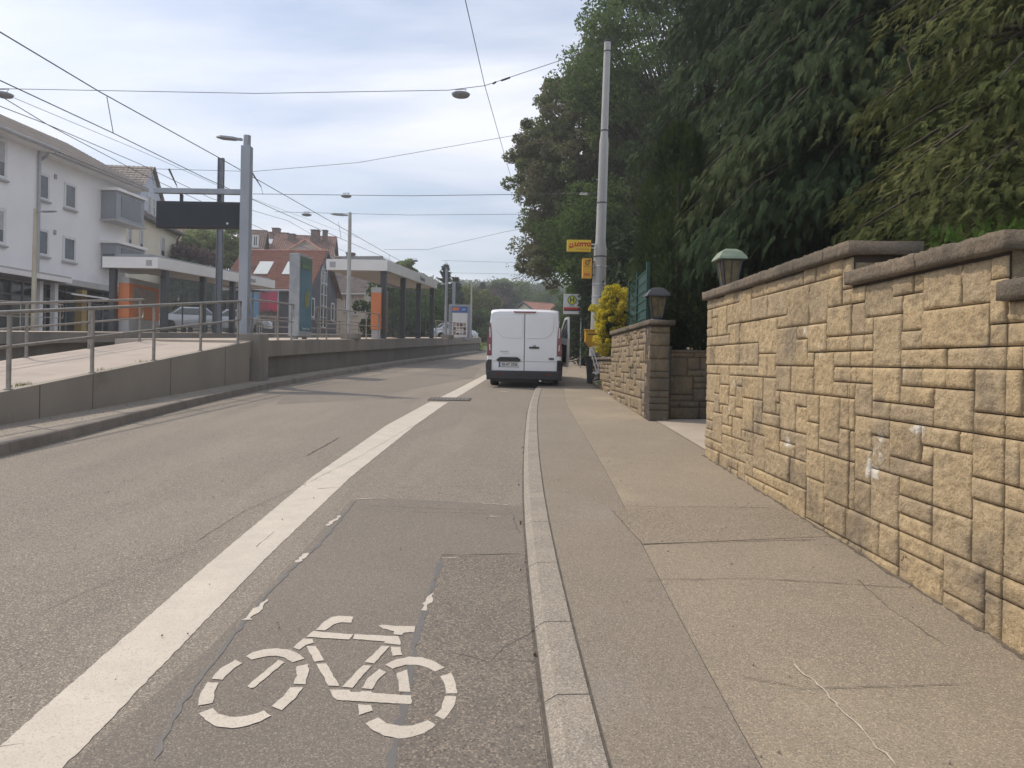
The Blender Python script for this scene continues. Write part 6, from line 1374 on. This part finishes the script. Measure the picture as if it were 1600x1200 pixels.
def chimney(par, p, w_, h, m=tile_b):
    p = Vector(p); c_ = MB().box(p.x - w_ / 2, p.x + w_ / 2, p.y - w_ / 2, p.y + w_ / 2, p.z - 1.5, p.z + h).build('chimney', m, par); MB().box(p.x - w_ / 2 - .06, p.x + w_ / 2 + .06, p.y - w_ / 2 - .06, p.y + w_ / 2 + .06, p.z + h + .002, p.z + h + .1).build('cap', darkm, c_)
# red roof house with dark grey gable: front faces camera, gable faces +X
zR = P(450, 394, 58.8).z; zE = P(425, 448, 55.2).z
fC = Fac((P(352, 460, 55.2).x, 55.4), (P(482, 460, 55.2).x, 55.0))
t, ro, s_ = gable_house('house with orange red tiled roof and dark grey gable', fC, fC.L, 7.2, 2.5, zE, zR, plast_dark, tile_r, nu=40, nv=15)
for uu in (393, 437): x_, _ = fC.hit(uu, 430); skylight(fC, ro, x_ * 1.03 + .2, .48, 7.2, zE, zR, 1.1, 1.7)
# gable glazing on the +X end
e0, e1 = fC.pt(fC.L, 0, 0), fC.pt(fC.L, 0, -7.2); fG = Fac(e0[:2], e1[:2])
mid = fG.L / 2
for k in (-.75, 0.05):
    win(fG, t, mid + k, mid + k + .7, 3.8, zE + .6, fr=.07, sill=False, off=.01, mull=0); win(fG, t, mid + k, mid + k + .7, zE + .65, zE + 1.6, fr=.07, sill=False, off=.01)
MB().prism([fG.pt(mid - .75, zE + 1.65, .03), fG.pt(mid + .75, zE + 1.65, .03), fG.pt(mid, zE + 2.7, .03)], fG.n * .03).build('gable_window', wglass, t)
gfr = MB(); gfr.bar(fG.pt(mid - .75, zE + 1.65, .07), fG.pt(mid, zE + 2.75, .07), .07, .07); gfr.bar(fG.pt(mid + .75, zE + 1.65, .07), fG.pt(mid, zE + 2.75, .07), .07, .07); gfr.bar(fG.pt(mid, zE + 1.65, .07), fG.pt(mid, zE + 2.75, .07), .05, .05)
for k in range(5): gfr.bar(fG.pt(mid - .75, 4.6 + k * .9, .07), fG.pt(mid + .75, 4.6 + k * .9, .07), .05, .06)
gfr.build('glazing_bars', wframe, t)
for a_ in (.7, fG.L - 1.6): win(fG, t, a_, a_ + .8, zE - 2.2, zE - .7, fr=.12, off=.01)
# beige house behind with patterned grey tiled roof
zR2, zE2 = P(545, 402, 70).z, P(535, 455, 66.5).z
fD = Fac((P(500, 455, 66.5).x, 66.8), (P(566, 455, 66.5).x + .2, 66.2))
t, ro, s_ = gable_house('beige house with pale patterned tiled roof behind the lamp post', fD, fD.L, 8, 2.5, zE2, zR2, plast_beige, tile_g, nu=24, nv=20)
winpx(fD, t, 538, 462, 542, 487, fr=.08); winpx(fD, t, 553, 462, 559, 492, fr=.08, shut=.5); chimney(ro, P(548, 402, 70), .7, .3)
# back row of houses
zg = 2.5
fE = Fac((P(372, 392, 84).x, 84), (P(437, 392, 84).x, 85)); t, ro, s_ = gable_house('far house with dull brown roof and small skylight behind the red roof', fE, fE.L, 8, zg, P(405, 396, 84).z, P(405, 363, 88).z, plast_beige, tile_b, nu=24, nv=12); skylight(fE, ro, fE.L * .63, .55, 8, P(405, 396, 84).z, P(405, 363, 88).z, .9, 1.1); chimney(ro, P(432, 362, 88), .8, .3)
fE2 = Fac((P(372, 392, 78).x, 78), (P(405, 392, 78).x, 78.5)); dz0 = P(395, 410, 78).z; t, ro, s_ = gable_house('narrow brown house with a white dormer window beside the display post', fE2, fE2.L, 6, zg, P(395, 386, 78).z, P(395, 361, 81).z, mat('brown_shingle', (.14, .11, .10), (.11, .09, .08), 5), tile_b, nu=14, nv=10); winpx(fE2, t, 395, 368, 405, 387, fr=.16, mull=1, off=.4)
fF = Fac((P(424, 392, 80).x, 80), (P(512, 392, 80).x, 81)); zRf, zEf = P(470, 369, 85).z, P(470, 398, 80).z; t, ro, s_ = gable_house('large far house with faded red roof and two chimneys', fF, fF.L, 10, zg, zEf, zRf, plast_cream, tile_r if 0 else tilemat('tiles_faded', (.27, .15, .12), (.21, .125, .105), (.17, .11, .095)), nu=30, nv=14)
chimney(ro, P(456, 374, 84), .75, .5); chimney(ro, P(493, 372, 84), .85, .8); chimney(ro, P(508, 372, 84.5), .5, .8)
# patterned hip roof in front of it
t = thing('house', tuple(P(465, 400, 74)), 'far house with pyramid shaped pale patterned roof', 'building'); ap = P(478, 375, 76); a, b = P(436, 399, 73), P(512, 399, 73)
r = MB(); tiled(r, a, b, ap, ap + Vector((.02, 0, 0)), 24, 14, .03, .04); bk = 7; r.add([b, b + Vector((0, bk, 0)), ap], [(0, 1, 2)]); r.add([a, a + Vector((0, bk, 0)), ap], [(0, 2, 1)]); r.add([a + Vector((0, bk, 0)), b + Vector((0, bk, 0)), ap], [(0, 1, 2)]); r.build('roof', tile_g, t)
hp_ = MB(); hp_.tube([a, ap], .14, 6); hp_.tube([b, ap], .14, 6); hp_.build('hip_tiles', tile_r, t); MB().box(a.x + .4, b.x - .4, 73.4, 73 + bk - .4, zg, a.z).build('wall', plast_beige, t)
# house gable beyond cream (dark roof behind board) and small red roof right of van
fH = Fac((P(262, 400, 74).x, 74), (P(330, 400, 74).x, 76)); t, ro, s_ = gable_house('dark roofed house hidden behind the display board', fH, fH.L, 9, zg, P(290, 385, 74).z, P(290, 352, 78).z, plast_beige, tile_b, nu=20, nv=10)
fK = Fac((P(846, 492, 105).x, 105), (P(890, 492, 105).x, 108)); t, ro, s_ = gable_house('small distant house with orange roof behind the van', fK, fK.L, 8, 4, P(865, 492, 105).z, P(865, 474, 109).z, plast_cream, tile_r, nu=16, nv=8)
# villa behind the cypresses
t = thing('garden_house', (9, 22, gz(20, 1)), 'beige house wall glimpsed between the cypress branches', 'building'); a, b = P(1225, 305, 20), P(1420, 400, 20)
MB().box(a.x - 1, b.x + 3, 20, 27, 1.5, a.z - .3).build('wall', mat('villa_render', (.42, .37, .31), (.36, .32, .27), 1.2, .9), t); MB().box(a.x - 1.4, b.x + 3.3, 19.5, 27.4, a.z - .298, a.z + .02).build('roof_edge', mat('villa_edge', (.48, .47, .46)), t)
MB().box(a.x + 1.2, a.x + 2.3, 19.96, 19.995, b.z, b.z + 1.3).build('window', dglass, t)

# ------------------------------------------------------------------ middle-distance and background trees
BT = 'trees behind the houses and the tram stop'
def bt(label, u, v, Y, rx, rz, m, seed, n=40, per=150, size=.4, gnd=None, name='broadleaf_tree', r0=.2):
    c = P(u, v, Y); g_ = gz(min(Y, 150), .2) if gnd is None else gnd; rx *= .8; rz *= .68; c.z -= rz * .18; tree(name, label, (c.x, Y, g_), max(1, (c.z - g_) * .5), (c.x, Y, c.z), (rx, rx, rz), n, per, size, m, seed, (rx * .22, rx * .42), r0, 'tree', BT, nl=12, hollow=.35)
bt('pale spring green tree rising above the first shelter roof', 318, 385, 66, 2.6, 2.4, lf_pale, 101, 50, 170, .3)
bt('pale green tree left of the display post', 360, 380, 64, 2.0, 2.6, lf_pale, 102, 44, 150, .3)
bt('plum coloured small tree above the shelter roof edge', 290, 400, 60, 2.2, 1.1, lf_plum, 103, 36, 150, .26)
bt('dark green tree seen through the shelter glass', 300, 440, 58, 2.8, 2.6, lf_green, 104, 40, 150, .3)
bt('pale tree above the second shelter roof', 628, 425, 75, 1.8, 2.5, lf_pale, 105, 34, 130, .3); bt('pale thin tree right of it above the shelter roof', 655, 440, 80, 1.8, 1.8, lf_pale, 106, 30, 110, .3)
bt('green tree behind the near shelter glass, left', 620, 490, 58, 3.2, 3.2, lf_green, 107, 50, 170, .32); bt('green tree behind the near shelter glass, right', 655, 490, 66, 3.4, 3.6, lf_green, 108, 50, 170, .32)
bt('yellow green tree between beige house and shelter', 578, 470, 72, 3.0, 3.6, lf_pale, 109, 50, 170, .32)
bt('dark rounded tree left of the tall spruce', 678, 480, 82, 2.8, 4.6, lf_dark, 110, 50, 190, .35); bt('olive tree behind the slim mast', 712, 475, 92, 4.2, 3.6, lf_olive, 111, 60, 170, .38)
bt('olive yellow tree right of the poster board', 745, 478, 96, 3.2, 3.2, lf_olive, 112, 50, 170, .36); bt('green tree over the grass verge', 735, 505, 88, 3.2, 3.0, lf_green, 113, 50, 170, .34)
bt('brownish tree behind the small far lamp', 765, 480, 118, 4.4, 4.2, lf_plum, 114, 50, 150, .45); bt('dark tree left above the van roof', 780, 468, 130, 5, 5, lf_dark, 115, 50, 150, .5)
bt('pale green tree on the ridge above the van', 795, 462, 150, 5, 5.5, lf_pale, 116, 50, 150, .5); bt('mid green tree on the ridge above the van', 830, 478, 140, 6, 4, lf_green, 117, 60, 150, .5); bt('green tree on the ridge at the copper tree edge', 862, 476, 150, 6, 4.5, lf_green, 118, 60, 150, .5)
bt('green tree beside the orange roofed far house', 885, 492, 98, 2.8, 3.8, lf_green, 119, 50, 170, .36); bt('light green tree right of the orange roofed far house', 880, 515, 75, 2.4, 3, lf_green, 120, 50, 170, .3)
bt('dark tree behind the van left side', 755, 515, 110, 5, 3, lf_dark, 121, 50, 150, .45)
bt('round bush of dark foliage behind van roof', 812, 505, 120, 9, 3.2, lf_dark, 122, 70, 150, .5)
bt('grey green tree far left behind shelter columns', 380, 470, 62, 2.4, 2.0, lf_green, 123, 36, 140, .3)
def spruce(label, u, vt, Y, hh, R0, seed, m=lf_dark, sparse=1):
    tpz = P(u, vt, Y); base = Vector((tpz.x, Y, tpz.z - hh)); t = thing('spruce_tree', tuple(base), label, 'conifer', BT); r_ = np.random.default_rng(seed); C = []; D = []; mb = MB(); mb.tube([base, tpz], [.25, .02], 6)
    nl_ = 26
    for i in range(nl_):
        f = i / nl_; rad = R0 * (1 - f) ** .85 + .1
        for k in range(9):
            az = r_.uniform(0, 2 * math.pi); d = np.array([math.cos(az), math.sin(az), -.22 if f < .8 else .2]); p0 = np.array(base) + np.array([0, 0, hh * (f * .92 + .06)]); L_ = rad * r_.uniform(.7, 1.15)
            for q in range(9): s_ = .2 + .8 * q / 9; C.append(p0 + d * L_ * s_ + np.array([0, 0, .25 * L_ * s_ * s_]) + r_.normal(size=3) * .07); dd = d + r_.normal(size=3) * .5; D.append(dd / np.linalg.norm(dd))
    C, D = np.array(C), np.array(D); Nn = np.cross(D, rnd_unit(len(C))); Nn /= np.linalg.norm(Nn, axis=1, keepdims=True); V, Fc = leaf_cards(C, D, Nn, R0 * .22 * r_.uniform(.7, 1.3, len(C)), R0 * .10); fast('crown', V, Fc, m, t, tint=np.repeat(r_.random(len(C)), 4)); mb.build('trunk', bark, t)
spruce('tall dark spruce right behind the slim mast', 697, 408, 84, 12, 2.6, 131); spruce('dark spruce beside it, top hidden by the tall one', 712, 430, 88, 9, 2.6, 132); spruce('distant spruce standing on the ridge left of the van', 755, 437, 125, 13, 3.2, 133); spruce('small distant spruce tip on the ridge by the van', 768, 452, 140, 10, 3, 134)
# hill with woods
mb = MB(); V = []; nx_, ny_ = 40, 12
for j in range(ny_ + 1):
    for i in range(nx_ + 1):
        x = -160 + 360 * i / nx_; y = 160 + 260 * j / ny_; f = j / ny_; V.append((x, y, 4 + 28 * math.sin(min(1, f * 1.6) * math.pi / 2) * (.75 + .25 * mnoise.noise(Vector((x * .02, y * .01, 0)))) - .5))
mb.add(V, [(j * (nx_ + 1) + i, j * (nx_ + 1) + i + 1, (j + 1) * (nx_ + 1) + i + 1, (j + 1) * (nx_ + 1) + i) for j in range(ny_) for i in range(nx_)], True); tag(mb.build('hill', grassm), kind='structure')
cs = []; r_ = np.random.default_rng(5)
for _ in range(520):
    y = r_.uniform(165, 330); x = r_.uniform(-.55, .5) * y * .9; f = (y - 160) / 260; cs.append((x, y, 4 + 28 * math.sin(min(1, f * 1.6) * math.pi / 2) * .85 + r_.uniform(1, 4)))
V, Fc, T = crown_cards(np.array(cs), r_.uniform(2.5, 5, len(cs)), 110, 1.5); o = fast('woods', V, Fc, lf_green, tint=T); tag(o, 'distant wooded hillside', kind='stuff')
cs = []
for _ in range(260):
    y = r_.uniform(165, 330); x = r_.uniform(-.55, .5) * y * .9; f = (y - 160) / 260; cs.append((x, y, 4 + 28 * math.sin(min(1, f * 1.6) * math.pi / 2) * .85 + r_.uniform(1, 4)))
V, Fc, T = crown_cards(np.array(cs), r_.uniform(2.5, 4.5, len(cs)), 110, 1.5); o = fast('darker_woods', V, Fc, lf_dark, tint=T); tag(o, 'darker patches of the distant wood', kind='stuff')
# grass verge at platform end
sheet('grass_verge', [[(float(kerbL(y)) - 14, y, .5), (float(kerbL(y)) - 2.5, y, .35), (float(kerbL(y)) - .2, y, 0)] for y in (60.7, 66, 75, 90, 110, 140)], grassm, .14)
sp = [(float(kerbL(y)) - random.uniform(.3, 6), y, gz(y, .3)) for y in [random.uniform(61, 85) for _ in range(260)]]; tufts('verge_grass', 'rough grass on the verge past the platform', sp, 14, .35, lf_olive)
strip('kerb_far_left', kl(.0), kl(-.17), [60, 64, 68, 75, 90, 110, 150], kerbm, .13) if False else None

# ------------------------------------------------------------------ overhead wires and hanging lamps
def wire(label, pts, r=.012, drops=(), grp='tram wires and span wires'):
    q = [P(*p) for p in pts]; t = thing('overhead_wire', tuple(q[0]), label, 'wire', grp)
    Q_ = [q[0]]
    for a, b in zip(q[:-1], q[1:]): Q_ += [a.lerp(b, .5) , b]
    MB().tube(Q_, r, 5).build('wire', wire_m, t)
    for a, b in drops: MB().tube([P(*a), P(*b)], r * .7, 5).build('dropper', wire_m, t)
    return t
wire('upper carrying wire of the near track', [(-260, -110, 9.5), (0, 50, 13.7), (155, 143, 17.5), (345, 248, 23.5), (480, 325, 33), (580, 382, 45), (668, 397 + 35, 60)], .014, [((167, 151, 17.8), (177, 208, 18.0)), ((529, 347, 38), (533, 373, 38)), ((608, 398, 49), (608, 420, 49))])
wire('contact wire of the near track', [(-250, 0, 9.8), (0, 125.7, 13.7), (177, 208, 18), (320, 278, 23), (480, 350, 34), (600, 402, 48), (690, 445, 70)], .012)
wire('carrying wire of the far track', [(-150, 50, 15), (0, 149.5, 18.8), (73, 194, 21), (220, 271, 27), (330, 322, 35), (470, 385, 50), (600, 425, 70)], .012)
wire('contact wire of the far track', [(-150, 100, 15), (0, 166, 18.8), (73, 194, 21), (220, 257, 27), (330, 310, 35), (450, 345, 46), (520, 385, 55), (660, 442, 80)], .012, [((236, 262, 28), (240, 288, 28))])
wire('thin feeder wire between the two tracks', [(22, 153, 20), (220, 236, 27), (345, 292, 36), (560, 372, 60)], .008)
wire('long span wire carrying the hanging lamps', [(-60, 137, 25.4), (0, 138.5, 25.4), (400, 146, 25.4), (700, 141, 25.4), (757, 134, 25.4), (895, 88, 25.5), (946, 66, Yp_)], .012)
wire('span wire rising to the copper tree', [(170, 262, 33), (395, 268, 33), (560, 254, 34), (830, 207, 36), (900, 192, 37)], .011)
wire('level span wire fixed to the round mast', [(395, 303, 26), (640, 306, 26), (935, 302, Yp_)], .011)
wire('lower thin span wire farther back', [(430, 331, 40), (640, 336, 40), (900, 334, 40)], .011); wire('short far span wire over the far poster board', [(600, 390, 62), (668, 390, 62), (790, 362, 62), (860, 350, 62)], .014); wire('faint farthest span wire above the spruce', [(690, 407, 80), (900, 413, 80)], .014); wire('faint lowest span wire above the ridge', [(690, 426, 100), (900, 430, 100)], .016)
wire('lengthwise cable above the road', [(705, -90, 15), (727, 0, 19), (757, 132, 25.4), (800, 283, 48), (818, 335, 70)], .012)
def ins(par_u, v, Y, label): pass
for u0, v0, u1, v1, Y in ((770, 131, 775, 128, 25.4), (783, 126, 797, 121, 25.4), (918, 303, 906, 303, 25.5)):
    o = MB().tube([P(u0, v0, Y), P(u1, v1, Y)], .035, 8).build('insulator', white_s if v0 > 200 else darkm); o['label'] = {770: 'small insulator right of the hanging lamp crossing', 783: 'long insulator farther up the sloping span wire', 918: 'white insulator beside the round mast'}[u0]; o['category'] = 'insulator'
def hang_lamp(u, v, Y, s_, label):
    c = P(u, v, Y); t = thing('hanging_lamp', tuple(c), label, 'hanging lamp', 'lamps hung from span wires')
    V = []
    for r, z in ((.01, .06), (.18, .055), (.34, 0), (.30, -.07), (.18, -.11), (.01, -.12)): V.append((r * s_, z * s_))
    MB().lathe(c, V[::-1], 18).build('shade', sign_grey, t); MB().tube([c + Vector((-.12 * s_, 0, .05 * s_)), c + Vector((-.2 * s_, 0, .16 * s_)), c + Vector((.2 * s_, 0, .18 * s_)), c + Vector((.12 * s_, 0, .05 * s_))], .012, 6).build('bracket', darkm, t)
hang_lamp(720, 147, 25.4, .95, 'flat lamp hanging over the road centre'); hang_lamp(5, 147, 25.4, .95, 'flat lamp hanging at the left end of the long span wire'); hang_lamp(541, 306, 26, .55, 'small flat fixture on the level span wire'); hang_lamp(479, 335, 40, .8, 'small flat fixture on the lower thin span wire'); hang_lamp(648, 407, 62, .9, 'distant hanging lamp above the second shelter')
for u0, v0, u1, v1, Y, lb in ((394, 270, 408, 292, 33, 'slanting insulator rod right of the display post'), (264, 264, 276, 290, 28, 'slanting insulator rod above the display arm')):
    t = thing('insulator_rod', tuple(P(u0, v0, Y)), lb, 'insulator'); MB().tube([P(u0, v0, Y), P(u1, v1, Y)], [.04, .02], 6).build('rod', darkm, t); MB().tube([P(u1, v1, Y), P(u1 + 3, v1 + 12, Y)], .01, 5).build('wire', wire_m, t)

# garden litter / kerbside extras
mb = MB(); rr = random.Random(3)
for i in range(90):
    y = rr.uniform(2, 30); x = float(kerbL(y)) - rr.uniform(.2, .8) if rr.random() < .5 else float(kerbR(y)) - rr.uniform(0, .05); s_ = rr.uniform(.004, .009); mb.ball((x, y, gz(y, .15 if x < -3 else .01)), s_, 5, 3)
tag(mb.build('dry_leaves', mat('litter', (.20, .14, .08), (.12, .09, .05), 30)), 'dry leaf bits along the kerbs', kind='stuff')
print('verts', sum(len(m.vertices) for m in bpy.data.meshes))

# ------------------------------------------------------------------ haze (air)
hz = MB().box(-440, 440, -40, 500, -3.5, 75).build('haze', None)
hm = bpy.data.materials.new('haze_air'); hm.use_nodes = True; hn = hm.node_tree.nodes; hn.clear(); hv = hn.new('ShaderNodeVolumePrincipled'); ho = hn.new('ShaderNodeOutputMaterial')
hv.inputs['Color'].default_value = (.86, .90, .96, 1); hv.inputs['Density'].default_value = .0016; hv.inputs['Anisotropy'].default_value = .35; hm.node_tree.links.new(hv.outputs[0], ho.inputs['Volume'])
hz.data.materials.clear(); hz.data.materials.append(hm); hz['kind'] = 'stuff'
